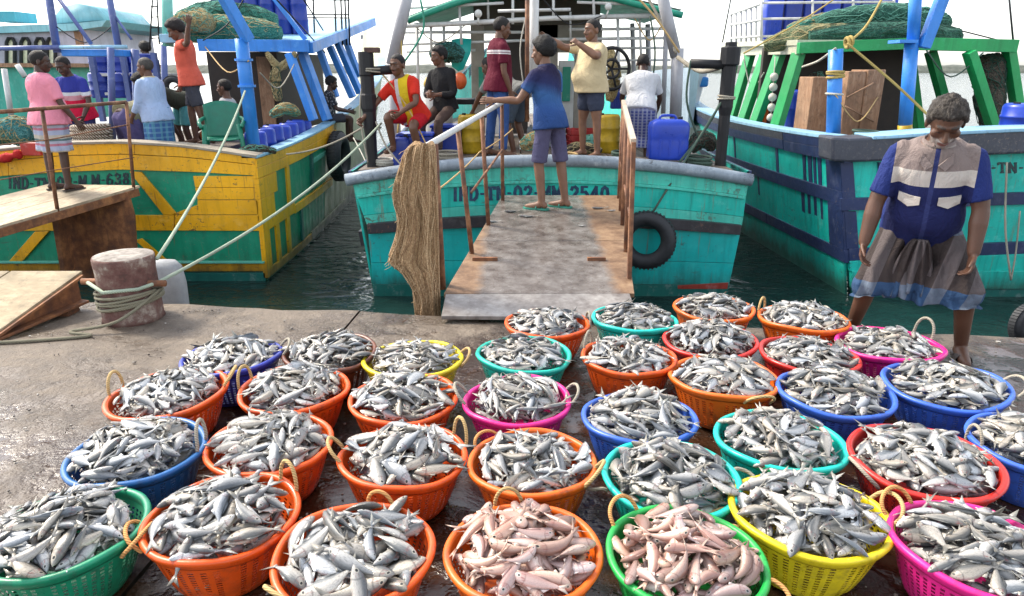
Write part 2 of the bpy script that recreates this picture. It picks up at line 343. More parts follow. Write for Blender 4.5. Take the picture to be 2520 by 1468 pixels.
FME = {(k, i): fish_data(*d, FM[('p' if k == 'pink' else 's', 1)], k + '_fish') for k, l in KIND.items() for i, d in enumerate(l)}

def pile(Rr, zr, dome, mixk, Ls, nmax, seed):
    """let fish settle one by one on the heap in a basket"""
    g = np.random.default_rng(seed); G = 76; cs = .01; ax = (np.arange(G) - G / 2 + .5) * cs; XX, YY = np.meshgrid(ax, ax, indexing='ij'); RR = np.hypot(XX, YY)
    H = np.where(RR < Rr - .02, zr - .048, np.where(RR < Rr + .012, zr + .006, -1.)); own = np.full((G, G), -1); out = []; fails = 0
    tt = np.linspace(-.42, .34, 8)
    while len(out) < nmax and fails < 20:
        kd = mixk[g.integers(len(mixk))]; L = g.uniform(*Ls) * g.uniform(.72, .98) * (1.25 if kd == 'mack' and g.random() < .3 else 1); h, wd = DIM[kd]; best = None
        for _ in range(5):
            r = (Rr - .03) * math.sqrt(g.random()); th = g.uniform(0, 2 * math.pi); x, y = r * math.cos(th), r * math.sin(th)
            ya = g.uniform(0, 2 * math.pi); d = np.array([math.cos(ya), math.sin(ya)])
            if np.hypot(*(np.array([x, y]) + d * L * .42)) > Rr + .05 or np.hypot(*(np.array([x, y]) - d * L * .42)) > Rr + .05: continue
            sx = x + d[0] * tt[:, None] * L + np.array([-1, 0, 1]) * -d[1] * h * L * .28; sy = y + d[1] * tt[:, None] * L + np.array([-1, 0, 1]) * d[0] * h * L * .28
            ii = np.clip(((sx / cs) + G / 2).astype(int), 0, G - 1); jj = np.clip(((sy / cs) + G / 2).astype(int), 0, G - 1); hs = H[ii, jj]; ok = hs > -.5
            if ok.sum() < 12: continue
            tl = np.repeat(tt[:, None] * L, 3, 1)[ok]; hv = hs[ok]; tc = tl - tl.mean(); sl_ = float(np.clip((tc * hv).sum() / (tc * tc).sum(), -.34, .34)) + g.normal(0, .045)
            qv = np.sort(hv - sl_ * tl); z0 = qv[int(len(qv) * .66)]; lat = float(hs[1:7, 2].mean() - hs[1:7, 0].mean()) / (h * L * .56) if ok.all() else 0.
            zc = z0 + .42 * wd * L
            if any(np.hypot(*(np.array([x, y]) + d * L * e_)) > Rr - .012 - .3 * max(0, zr - zc - sl_ * L * e_) and zc + sl_ * L * e_ < zr + .010 for e_ in (-.44, .54)): continue
            sco = zc - (zr + .007 + dome * max(0, 1 - (r / Rr) ** 2))
            if best is None or sco < best[0]: best = (sco, x, y, ya, sl_, zc, float(np.clip(lat, -.6, .6)), d)
        if best is None or best[0] > .006: fails += 1; continue
        _, x, y, ya, sl_, zc, lat, d = best; k = len(out); a = (XX - x) * d[0] + (YY - y) * d[1]; b = -(XX - x) * d[1] + (YY - y) * d[0]
        q = 1 - (a / (.46 * L)) ** 2 - (b / (.5 * h * L)) ** 2; ins = q > 0; s = zc + sl_ * a + .5 * wd * L * np.sqrt(np.maximum(q, 0)); up = ins & (s > H); H[up] = s[up]; own[up] = k
        roll = lat + g.normal(0, .16) + (.5 * g.normal() if g.random() < .18 else 0); flip = 1 if g.random() < .5 else -1
        ex = norm([d[0], d[1], sl_]); side = norm(np.cross([0, 0, 1], ex)); upv = np.cross(ex, side); ez = side * math.cos(roll) + upv * math.sin(roll); ey = np.cross(ez, ex)
        if flip < 0: ez, ey = -ez, -ey
        out.append((kd, int(g.integers(5)), np.column_stack([ex, ey, ez]) * L, np.array([x, y, zc])))
    cnt = np.bincount(own[own >= 0], minlength=len(out)); return out, cnt

# ------------------------------------------------------------------ baskets
BH = .228
def basket_mesh(n=42, rows=12):
    def prof(u): return .66 + .34 * u ** .72, BH * u        # radius factor of R=.27, height
    mb = MB(); R0 = .27
    us = np.linspace(.10, .80, rows + 1); ug = .012
    def ring(u, rr=0): r, z = prof(u); return [((r * R0 + rr) * math.cos(2 * math.pi * i / (2 * n)), (r * R0 + rr) * math.sin(2 * math.pi * i / (2 * n)), z) for i in range(2 * n)]
    levels = [0, .10]
    for a in range(rows): levels += [us[a] + .014, us[a + 1] - .014]
    levels += [.82, 1.0]; V = []; F = []; m = 2 * n
    for u in levels: V += ring(u)
    for li in range(len(levels) - 1):
        hole = 1 <= li - 1 and (li % 2 == 0) and li <= 2 * rows
        for i in range(m):
            if hole and i % 2 == ((li // 2) % 1) and (i // 2) % 8 != 7: continue
            k = (i + 1) % m; F.append((li * m + i, li * m + k, (li + 1) * m + k, (li + 1) * m + i))
    me = mesh_of(V, F, 'basket_wall', True); return me
BW = [basket_mesh(), basket_mesh(54, 10), basket_mesh(36, 13)]
mb = MB(); mb.lathe((0, 0, .006), [(.0, 0), (.1, 0), (.182, 0), (.182, .006), (.1, .006), (.0, .006)], 40, False); BB = mesh_of(mb.v, mb.f, 'basket_floor')
mb = MB(); mb.lathe((0, 0, BH - .03), [(.262, .0), (.268, -.004), (.276, .006), (.283, .02), (.287, .028), (.284, .036), (.274, .040), (.262, .036), (.258, .024), (.262, .0)], 72, False); BR = []
for k in range(4): V_ = np.array(mb.v); a_ = np.arctan2(V_[:, 1], V_[:, 0]); V_[:, 2] += .006 * np.sin(2 * a_ + k) * (k > 0) + .003 * np.sin(5 * a_ + 2 * k); V_[:, :2] *= (1 + .010 * np.sin(3 * a_ + k * 2) * (k > 0))[:, None]; BR.append(mesh_of(V_.tolist(), mb.f, 'basket_rim', True))
def handle_mesh(kind):
    mb = MB(); hw, hh = (.055, .10) if kind == 0 else ((.075, .055) if kind == 1 else (.06, .03))
    pts = [(.27, -hw, -.01)] + [(.275 + (0, .05, .085)[kind] * math.sin(math.pi * s) ** .7, -hw * math.cos(math.pi * s), hh * math.sin(math.pi * s) ** .8 - (0, 0, .05)[kind] * math.sin(math.pi * s)) for s in np.linspace(0.02, .98, 13)] + [(.27, hw, -.01)]
    mb.tube([np.array(p) + np.array([0, 0, BH]) for p in smoothpts(pts, 3)], .0078, 7); return mesh_of(mb.v, mb.f, 'basket_handle', True)
HM = [handle_mesh(k) for k in range(3)]
def plastic(name, col):
    t = NT(name, .36, 0, .5); v = t.co('World'); n = t.noise(v, 5, 5, .65)
    c = t.mix(t.rng(n, .3, .7), sh(col, .78), sh(col, 1.1)); gr = t.math('MULTIPLY', t.rng(t.noise(v, 13, 6, .7), .52, .68), .75); c = t.mix(gr, c, tuple(x * .35 + .02 for x in col))
    Zl = t.sep(t.co('Object'))[2]; c = t.mix(t.math('MULTIPLY', t.rng(Zl, .0, .12, .55, 0), t.rng(t.noise(v, 22, 5), .4, .6)), c, (.035, .022, .015))
    sc2 = t.rng(t.noise(t.co('World', (1, 1, 5)), 30, 5, .8), .60, .70, 0, .35); c = t.mix(sc2, c, tuple(min(1, x * .6 + .3) for x in col)); t.col(c); t.rough(t.rng(n, .3, .7, .22, .55)); t.bump(t.noise(v, 40, 4), .2, .005); return t.m
PL = {'orange': (.80, .10, .008), 'amber': (.82, .145, .01), 'red': (.62, .028, .02), 'teal': (.012, .50, .38), 'turq': (.01, .58, .48), 'blue': (.045, .14, .62), 'navy': (.03, .05, .40), 'ocean': (.012, .12, .36),
      'pink': (.78, .02, .25), 'yellow': (.78, .62, .015), 'green': (.015, .40, .07), 'dgreen': (.008, .26, .13), 'brown': (.16, .05, .025)}
PLM = {k: plastic(k + '_plastic', c) for k, c in PL.items()}
HMAT = [ropemat('cream_rope', (.62, .42, .18)), ropemat('orange_rope', (.72, .36, .12)), ropemat('grey_rope', (.42, .38, .30))]
S_, M_, P_ = ['snap', 'snap', 'mack'], ['mack', 'sard', 'mack', 'snap'], ['pink']
BASK = [  # rim centre in the picture, width, colour, fish, length range, heap, handles (angle, kind, rope), label
 (1345, 797, 212, 'orange', S_, (.14, .19), .055, [(10, 0, 2), (190, 2, 0)], 'red-orange basket of fish at the foot of the central gangway, leftmost in its row'),
 (1560, 786, 212, 'turq', S_, (.13, .18), .075, [(60, 2, 0), (240, 2, 0)], 'turquoise basket in the farthest row, between two orange baskets'),
 (1757, 760, 200, 'amber', S_, (.13, .18), .07, [(80, 2, 0), (260, 2, 0)], 'light orange basket farthest back of all, nearest the water'),
 (1977, 785, 219, 'amber', S_, (.13, .18), .07, [(140, 0, 0), (320, 2, 0)], 'orange basket with one upright cream handle, in front of the bent man'),
 (1750, 838, 232, 'red', S_, (.13, .18), .10, [(180, 2, 1), (0, 2, 1)], 'red basket heaped high with fish in the second row'),
 (1990, 875, 236, 'red', S_, (.14, .18), .06, [(90, 2, 1), (270, 2, 1)], 'red basket with an orange-lit rim directly left of the rear pink basket'),
 (2191, 850, 247, 'pink', S_, (.14, .18), .04, [(30, 0, 2), (200, 2, 2)], 'magenta pink basket by the bent man\'s feet'),
 (1287, 873, 235, 'teal', M_, (.15, .20), .045, [(95, 2, 0), (275, 2, 0)], 'sea-green basket in front of the gangway with the lowest heap'),
 (1547, 880, 237, 'orange', M_, (.15, .20), .07, [(150, 0, 2), (330, 2, 0)], 'red-orange basket between the sea-green and the tall red basket'),
 (1782, 930, 267, 'amber', S_, (.15, .20), .075, [(285, 1, 0), (100, 2, 0)], 'orange basket with a cream rope hanging at its front, middle right'),
 (2052, 967, 277, 'blue', S_, (.15, .20), .085, [(0, 2, 2), (180, 2, 2)], 'pale blue basket with a rounded heap, left of the other right-hand blue basket'),
 (2330, 948, 290, 'blue', S_, (.15, .20), .07, [(350, 1, 2), (160, 2, 2)], 'blue basket on the right below the bent man\'s sandal'),
 (2550, 1092, 305, 'blue', S_, (.15, .19), .06, [(180, 0, 2), (0, 2, 2)], 'blue basket cut off by the right edge of the picture'),
 (573, 880, 243, 'navy', S_, (.15, .20), .075, [(20, 1, 2), (200, 2, 2)], 'violet-blue basket at the back left'),
 (815, 868, 226, 'brown', M_, (.15, .20), .085, [(90, 2, 2), (270, 2, 2)], 'dark brown basket nearly hidden under its fish at the back'),
 (1015, 886, 247, 'yellow', M_, (.14, .19), .045, [(8, 1, 0), (172, 2, 1)], 'small yellow basket at the back, left of the hanging net'),
 (418, 968, 283, 'orange', S_, (.14, .19), .06, [(15, 1, 0), (175, 0, 0)], 'orange basket with cream handles on both sides, leftmost of its row'),
 (725, 958, 270, 'orange', M_, (.15, .20), .09, [(165, 0, 0), (340, 2, 1)], 'orange basket with a cream handle on its left, in front of the brown basket'),
 (991, 980, 272, 'orange', M_, (.15, .21), .08, [(90, 2, 1), (270, 2, 1)], 'orange basket directly in front of the small yellow basket'),
 (1276, 985, 268, 'pink', ['sard', 'sard', 'mack'], (.16, .21), .08, [(8, 1, 2), (180, 1, 2)], 'magenta basket of slender fish in the middle, rope handle at right'),
 (1572, 1030, 285, 'blue', M_, (.16, .21), .10, [(0, 2, 2), (180, 2, 2)], 'blue basket in the centre between the magenta and the orange basket'),
 (1916, 1085, 318, 'turq', S_, (.15, .20), .085, [(5, 2, 2), (185, 2, 2)], 'turquoise basket right of centre with a bright wide rim'),
 (2274, 1132, 350, 'red', S_, (.15, .20), .08, [(190, 1, 2), (10, 2, 2)], 'big red basket at the right with a rope loop on its left'),
 (340, 1110, 325, 'ocean', S_, (.15, .20), .09, [(5, 0, 2), (180, 2, 0)], 'dark blue basket second from the left edge'),
 (666, 1092, 310, 'orange', M_, (.16, .21), .09, [(355, 2, 1), (178, 2, 2)], 'orange basket between the dark blue basket and the one with two big rope loops'),
 (990, 1125, 318, 'orange', ['snap', 'mack', 'snap'], (.18, .25), .08, [(35, 0, 0), (188, 1, 0)], 'orange basket with two big cream rope loops and larger fish'),
 (1313, 1140, 323, 'amber', M_, (.15, .20), .05, [(135, 1, 1), (335, 1, 0)], 'light orange basket in the middle with a low heap and whole rim showing'),
 (1651, 1172, 337, 'turq', S_, (.16, .21), .09, [(0, 2, 2), (180, 2, 2)], 'turquoise basket in front of the central blue basket, tails sticking up'),
 (157, 1310, 385, 'dgreen', M_, (.16, .22), .09, [(355, 1, 1), (170, 2, 0)], 'dark green basket in the lower left corner'),
 (545, 1272, 372, 'orange', S_, (.16, .22), .09, [(50, 0, 0), (200, 1, 1)], 'orange basket next to the dark green one, with fish tail hanging over its front'),
 (874, 1360, 400, 'orange', ['mack', 'mack', 'snap'], (.19, .26), .075, [(75, 0, 1), (235, 1, 0)], 'orange basket of long blue-backed fish at the bottom edge'),
 (1285, 1360, 388, 'amber', P_, (.17, .23), .09, [(95, 0, 0), (268, 1, 0)], 'orange basket of pink fish at the bottom edge'),
 (1683, 1368, 392, 'green', P_, (.17, .23), .075, [(135, 1, 1), (330, 2, 1)], 'bright green basket of pink fish at the bottom edge'),
 (1988, 1268, 382, 'yellow', S_, (.16, .21), .095, [(5, 1, 0), (180, 2, 0)], 'big yellow basket of speckled silver fish at the lower right'),
 (2398, 1350, 392, 'pink', S_, (.16, .21), .085, [(120, 1, 1), (300, 2, 2)], 'magenta pink basket in the lower right corner'),
]
SILVER, PINKF = [], []
BPOS = []
for bi, (cx, cy, wpx, colr, mixk, Ls, dome, hands, lab) in enumerate(BASK):
    p = at(cx, cy, Z=BH); dep = p[1] * math.cos(PITCH) + (CAMH - p[2]) * math.sin(PITCH); s = max(.92, min(1.06, wpx * dep / FPX / .574)); Rr = .262 * s
    BPOS.append((p[0], p[1], Rr)); root = thing('fish_basket', lab, 'basket', (p[0], p[1], .004), 'plastic baskets of fish set out on the quay'); az = rng.uniform(0, 360); wx = rng.uniform(.975, 1.03)
    for nm, me, mt in (('wall', BW[bi % 3 if bi % 5 else 0], PLM[colr]), ('floor', BB, PLM[colr]), ('rim', BR[bi % 4], PLM[colr])):
        if not me.materials: me.materials.append(None)
        o = bpy.data.objects.new(nm, me); C.objects.link(o); o.parent = root; o.scale = (s * wx, s / wx, 1); o.rotation_euler.z = R(az); o.material_slots[0].link = 'OBJECT'; o.material_slots[0].material = mt
    for ang, kd, rp in hands:
        if kd == 2 and bi < 27: continue
        me = HM[kd]
        if not me.materials: me.materials.append(None)
        o = bpy.data.objects.new('handle', me); C.objects.link(o); o.parent = root; o.rotation_euler = (R(rng.uniform(-8, 8)), 0, R(ang)); o.scale = (s, s, rng.uniform(.85, 1.1)); o.material_slots[0].link = 'OBJECT'; o.material_slots[0].material = HMAT[rp]
    root.rotation_euler = (R(rng.uniform(-2, 2)), R(rng.uniform(-2, 2)), 0)
    fs, cnt = pile(Rr, BH - .004, dome * .95 + .006, mixk, Ls, 240, 100 + bi)
    for k, (kd, vi, M3, loc) in enumerate(fs):
        if cnt[k] < 1 and rng.random() < .4: continue
        (PINKF if kd == 'pink' else SILVER).append((cnt[k] / dep ** 2, bi, kd, vi, M3, loc + np.array([p[0], p[1], .004])))
SILVER.sort(key=lambda a: -a[0]); PINKF.sort(key=lambda a: -a[0])
print('fish', len(SILVER), len(PINKF))
BNAME = {i: b[8] for i, b in enumerate(BASK)}
FISHLAB = ['red-orange basket at the gangway foot', 'turquoise basket in the farthest row', 'light orange basket farthest back', 'orange basket by the bent man', 'tall red basket in the second row', 'red basket left of the rear pink one', "pink basket by the bent man's feet", 'sea-green basket in front of the gangway', 'red-orange basket right of the sea-green one', 'orange basket with rope at its front', 'pale blue basket at the right', "blue basket below the man's sandal", 'blue basket cut by the right edge', 'violet-blue basket at the back left', 'dark brown basket', 'small yellow basket', 'orange basket leftmost of its row', 'orange basket in front of the brown one', 'orange basket in front of the small yellow one', 'magenta basket in the middle', 'blue basket in the centre', 'bright-rimmed turquoise basket right of centre', 'big red basket at the right', 'dark blue basket at the left', 'orange basket right of the dark blue one', 'orange basket with two rope loops', 'low light orange basket in the middle', 'turquoise basket in front of the central blue one', 'dark green corner basket', 'orange basket beside the dark green one', 'orange basket of long fish', 'orange basket at the bottom edge', 'bright green basket', 'big yellow basket', 'magenta corner basket']
def single_fish(rec):
    _, bi, kd, vi, M3, loc = rec; word = 'pink' if kd == 'pink' else 'silver'
    o = bpy.data.objects.new(word + '_fish', FME[(kd, vi)]); C.objects.link(o); M4 = Matrix(M3.tolist()).to_4x4(); M4.translation = loc.tolist(); o.matrix_world = M4
    where = FISHLAB[bi]
    bx_, by_, br_ = BPOS[bi]; dx, dy = (loc[0] - bx_) / br_, (loc[1] - by_) / br_; side_ = 'on top' if math.hypot(dx, dy) < .42 else 'at the front' if dy < -abs(dx) else 'at the back' if dy > abs(dx) else 'at the left' if dx < 0 else 'at the right'
    tag(o, ' '.join(('%s fish %s of the %s' % (word, side_, where)).split()[:16]), 'fish', '%s fish in the %s' % (word, where))
for r_ in SILVER[:300]: single_fish(r_)
for r_ in PINKF[:300]: single_fish(r_)
VV, FF, CO, RN = [], [], [], []; nv = 0
for _, bi, kd, vi, M3, loc in SILVER[300:]:
    V, F, co = KIND[kd][vi]; VV.append(V @ M3.T + loc); CO.append(co); RN.append(np.full(len(V), rng.random())); FF += [tuple(i + nv for i in f) for f in F]; nv += len(V)
VV = np.vstack(VV); me = fish_data(VV, FF, np.vstack(CO), FM[('s', 0)], 'silver_fish_heaps'); a = me.attributes.new('rnd', 'FLOAT', 'POINT'); a.data.foreach_set('value', np.concatenate(RN).astype(np.float32))
o = bpy.data.objects.new('silver_fish_heaps', me); C.objects.link(o); tag(o, 'the remaining small silver fish heaped in the baskets farther back', 'fish', kind='stuff')

# grit, scales and scraps trodden into the quay
mb = MB(); g = np.random.default_rng(5)
for k in range(900):
    x, y = g.uniform(-4, 4), g.uniform(1.3, 5.0)
    if y > edgeY(x) - .12 or any((x - bx) ** 2 + (y - by) ** 2 < (rr * .7) ** 2 for bx, by, rr in BPOS): continue
    r_ = g.uniform(.003, .009) if g.random() < .94 else g.uniform(.01, .022); a0 = g.uniform(0, 6); m_ = 5; mb.prism([(x + r_ * math.cos(a0 + 2 * math.pi * i / m_) * g.uniform(.5, 1.1), y + r_ * math.sin(a0 + 2 * math.pi * i / m_) * g.uniform(.5, 1.1), .008) for i in range(m_)], (0, 0, g.uniform(.003, .008)))
t = NT('quay_litter', .45); v = t.co('World'); t.col(t.ramp(t.noise(v, 5, 3, .8), [(.35, (.03, .02, .015)), (.5, (.22, .2, .17)), (.6, (.5, .48, .44)), (.68, (.12, .07, .05))], 'CONSTANT')); tag(obj('quay_litter', mb, t.m), 'grit, fish scales and scraps scattered over the quay', 'litter', kind='stuff')

for bi, ang, L, vi, lab in ((29, 262, .17, 0, 'fish hanging tail down over the front rim of the orange basket by the green one'), (33, 338, .19, 1, 'fish hanging tail down over the right rim of the big yellow basket'), (30, 285, .22, 2, 'long fish hanging over the front rim of the orange bottom basket')):
    bx_, by_, br_ = BPOS[bi]; e = np.array([math.cos(R(ang)), math.sin(R(ang)), 0]); p0 = np.array([bx_, by_, BH + .045]) + e * (br_ - .075); p1 = np.array([bx_, by_, BH - .05]) + e * (br_ + .055); d = norm(p1 - p0); sd = norm(np.cross([0, 0, 1], d)); M3 = np.column_stack([d, np.cross(sd, d), sd]) * L; o = bpy.data.objects.new('silver_fish', FME[('mack' if bi != 33 else 'snap', vi)]); C.objects.link(o); M4 = Matrix(M3.tolist()).to_4x4(); M4.translation = ((p0 + p1) / 2 + np.cross(sd, d) * -.0 + np.array([0, 0, .018])).tolist(); o.matrix_world = M4; tag(o, lab, 'fish', 'fish hanging over basket rims')
# ------------------------------------------------------------------ boats
GREEN = paint('green_hull_paint', (.006, .29, .16), amt=.7, fade=(.08, .38, .25), rust=.6); YEL = paint('yellow_hull_paint', (.86, .43, .004), (.22, .12, .03), .75, fade=(.8, .5, .10), rust=.6)
DTEAL = paint('wet_teal_paint', (.006, .12, .10), amt=.2); LGREEN = paint('pale_green_trim', (.12, .48, .36)); PALEHULL = paint('pale_cream_hull', (.46, .46, .28), (.3, .26, .1), .5, fade=(.62, .62, .46), rust=.6)
BLUE = paint('blue_post_paint', (.035, .24, .72), amt=.35, rough=.35, fade=(.16, .42, .78)); PBLUE = paint('pale_blue_cap', (.28, .52, .70), amt=.6, fade=(.5, .66, .76)); DBLUE = paint('dull_blue_post', (.09, .13, .33), amt=.5)
TURQ = paint('turquoise_hull_paint', (.006, .50, .41), (.05, .14, .12), .75, fade=(.18, .62, .52), streak=.75, rust=.6); TURQ2 = paint('pale_turquoise_plank', (.06, .52, .41), (.08, .13, .10), 1.1, streak=.8, fade=(.24, .58, .46), rust=.6)
TURQD = paint('deep_turquoise_board', (.003, .44, .42), (.04, .11, .10), .6, streak=.45, fade=(.03, .54, .50), rust=.6); NAVY = paint('navy_timber', (.018, .032, .10), (.12, .10, .09), .7, fade=(.10, .12, .20)); TARRED = paint('tarred_timber', (.035, .032, .038), (.22, .10, .06), .8, fade=(.16, .15, .15))
GWALE = paint('worn_grey_gunwale', (.24, .29, .34), (.03, .03, .035), 1.0, fade=(.58, .64, .68), scale=1.6); RGREEN = paint('bright_green_beam', (.008, .33, .09), amt=.3, fade=(.08, .44, .2)); CREAM = paint('cream_panel', (.55, .55, .42), amt=.6)
WHITEP = paint('white_rail_paint', (.62, .62, .60), (.25, .16, .10), .5, fade=(.7, .7, .7)); GREYP = paint('grey_pole_paint', (.36, .36, .38), (.2, .12, .08), .5); REDP = paint('red_boot_paint', (.28, .04, .025), amt=.5)
RUST = rustmat('rusty_steel', (.19, .075, .032), (.34, .145, .055), (.07, .035, .025)); RUST2 = rustmat('rusty_pipe', (.17, .07, .035), (.33, .16, .08), (.07, .04, .03)); BLACK = plain('black_paint', (.018, .018, .02), .5, spec=.3); RUBBER = plain('tyre_rubber', (.02, .022, .026), .62, var=.4, sc_=20, bump=.3)
BBLUE = plain('blue_drum_plastic', (.012, .05, .42), .35, var=.2, sc_=4); BBLUE2 = plain('deep_blue_plastic', (.012, .035, .26), .4, var=.25, sc_=5); DECK = wood('deck_boards', (.16, .12, .09), (.26, .22, .18), .7, (8, 1, 8)); BROWNB = wood('brown_plywood', (.30, .16, .085), (.45, .28, .17), .7, (8, 8, 1.5))
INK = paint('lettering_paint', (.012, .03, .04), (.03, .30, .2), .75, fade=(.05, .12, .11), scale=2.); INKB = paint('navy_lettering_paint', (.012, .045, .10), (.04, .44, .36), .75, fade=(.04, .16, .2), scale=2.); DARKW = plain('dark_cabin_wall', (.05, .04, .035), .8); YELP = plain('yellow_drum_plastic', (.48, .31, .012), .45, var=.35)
NETG = netmat('green_net', (.02, .16, .12), (.10, .34, .26)); NETD = netmat('dark_green_net', (.012, .085, .06), (.05, .19, .13)); NETY = netmat('straw_net', (.30, .22, .09), (.60, .47, .24)); NETB = netmat('brown_net', (.05, .04, .03), (.13, .11, .08)); NETT = netmat('teal_net', (.03, .18, .18), (.14, .36, .34))
ROPE_P = ropemat('pale_green_rope', (.42, .50, .38)); ROPE_C = HMAT[0]; ROPE_G = HMAT[2]; ROPE_Y = ropemat('yellow_rope', (.55, .40, .12)); ROPE_D = ropemat('dark_green_rope', (.07, .12, .09)); ROPE_W = ropemat('white_rope', (.6, .58, .5))
def pp(pts, Y): return [at(x, y, Y) for x, y in pts]
def bxp(mb, x0, x1, y0, y1, Y, dep):
    """box whose front face at distance Y spans the given sight lines"""
    c0, c1 = at((x0 + x1) / 2, y1, Y), at((x0 + x1) / 2, y0, Y); xl, xr = at(x0, (y0 + y1) / 2, Y)[0], at(x1, (y0 + y1) / 2, Y)[0]
    return mb.box(((xl + xr) / 2, Y + dep / 2, (c0[2] + c1[2]) / 2), (xr - xl, dep, c1[2] - c0[2]))
def plate(name, pts, Y, th, mat, parent, bevel=.004): return obj(name, MB().prism(pp(pts, Y), (0, th, 0)), mat, parent, bevel=bevel)
def bar(name, a, b, wd, ht, mat, parent=None, bevel=.006): return obj(name, MB().beam(at(*a), at(*b), wd, ht), mat, parent, bevel=bevel)
def pipe(name, pts, r, mat, parent=None, n=10): return obj(name, MB().tube([at(*p) if len(p) == 3 else p for p in pts], r, n), mat, parent, smooth=True)
def line(pts, f0, f1, n=24, lo=None, hi=None):
    xs = np.linspace(pts[0][0] if lo is None else lo, pts[-1][0] if hi is None else hi, n); ys = np.interp(xs, *zip(*pts)); return [(x, y + f0) for x, y in zip(xs, ys)], [(x, y + f1) for x, y in zip(xs, ys)][::-1]
def wallband(name, top, bot, x0, x1, Y, th, mat, parent, n=14, bevel=.004):
    """board on a cambered stern between two curves, each a function of the sight line"""
    xs = np.linspace(x0, x1, n); mb = MB(); rings = []
    for x in xs:
        a, b = at(x, top(x), Y), at(x, bot(x), Y); rings.append([a, b, b + (0, th, 0), a + (0, th, 0)])
    mb.loft(rings); return obj(name, mb, mat, parent, bevel=bevel)
def sideband(name, fx, zt, zb, f0, f1, Y0, Y1, th, sgn, mat, parent, n=16):
    """board along a hull side; f0..f1 is the share of the height counted from the gunwale"""
    mb = MB(); rings = []
    for y in np.linspace(Y0, Y1, n):
        P = [np.array([fx(y, f), y, zt(y) + (zb - zt(y)) * f]) for f in (f0, f1)]; o = np.array([sgn * th, 0, 0]); i = np.array([-sgn * .03, 0, 0]); rings.append([P[0] + o, P[1] + o, P[1] + i, P[0] + i])
    mb.loft(rings); return obj(name, mb, mat, parent, bevel=.004)
GLY = {'I': ([[(.5, 0), (.5, 1)], [(.25, 0), (.75, 0)], [(.25, 1), (.75, 1)]]), 'N': [[(.12, 0), (.12, 1)], [(.12, 1), (.88, 0)], [(.88, 0), (.88, 1)], [(0, 0), (.26, 0)], [(.74, 1), (1, 1)]], 'D': [[(.15, 0), (.15, 1)], [(.02, 1), (.55, 1), (.85, .8), (.95, .5), (.85, .2), (.55, 0), (.02, 0)]],
 'T': [[(.5, 0), (.5, 1)], [(.02, .86), (.02, 1), (.98, 1), (.98, .86)], [(.3, 0), (.7, 0)]], 'M': [[(.1, 0), (.1, 1)], [(.1, 1), (.5, .25), (.9, 1)], [(.9, 1), (.9, 0)], [(0, 0), (.22, 0)], [(.78, 0), (1, 0)]], '0': [[(.5, 0), (.2, .15), (.1, .5), (.2, .85), (.5, 1), (.8, .85), (.9, .5), (.8, .15), (.5, 0)]],
 '2': [[(.12, .75), (.25, .95), (.55, 1), (.85, .85), (.82, .6), (.12, .02), (.92, .02), (.92, .18)]], '3': [[(.12, .85), (.4, 1), (.8, .9), (.8, .65), (.45, .53), (.85, .4), (.85, .12), (.45, 0), (.1, .15)]], '4': [[(.7, 0), (.7, 1), (.08, .3), (.95, .3)], [(.5, 0), (.9, 0)]], '5': [[(.85, 1), (.2, 1), (.16, .55), (.6, .6), (.9, .35), (.7, .05), (.35, 0), (.1, .12)]],
 '6': [[(.85, .88), (.5, 1), (.2, .8), (.1, .4), (.2, .08), (.5, 0), (.85, .1), (.88, .42), (.5, .56), (.15, .4)]], '8': [[(.5, .53), (.18, .7), (.25, .95), (.5, 1), (.75, .95), (.82, .7), (.5, .53), (.12, .3), (.2, .06), (.5, 0), (.8, .06), (.88, .3), (.5, .53)]], '-': [[(.2, .48), (.8, .48)]], '.': [[(.4, .06), (.6, .06)]]}
WID = {'I': .55, '-': .6, '.': .4, ' ': .35, 'M': 1.15}
def lettering(txt, x0, x1, base, hp, Y, mat, parent, sw=.2):
    """painted registration: every stroke a thin raised layer of paint"""
    tot = sum(WID.get(c, 1) + .3 for c in txt) - .3; k = (x1 - x0) / tot; x = x0; mb = MB(); q = 0
    for c in txt:
        wd = WID.get(c, 1)
        for st in GLY.get(c, []):
            for a, b in zip(st, st[1:]):
                q += 1; P = [(x + p[0] * wd * k, base(x + p[0] * wd * k) - p[1] * hp) for p in (a, b)]; A, B = at(*P[0], Y), at(*P[1], Y); d = norm(B - A); n_ = np.cross(d, [0, 1, 0]); h = sw * hp / FPX * Y * .52 * (1.25 if abs(d[2]) > .6 else .8)
                off = np.array([0, -.0004 * (q % 9), 0]); A, B = A - d * h * .6, B + d * h * .6
                mb.prism([A - n_ * h + off, A + n_ * h + off, B + n_ * h + off, B - n_ * h + off], (0, .006, 0))
        x += (wd + .3) * k
    return obj('lettering', mb, mat, parent)

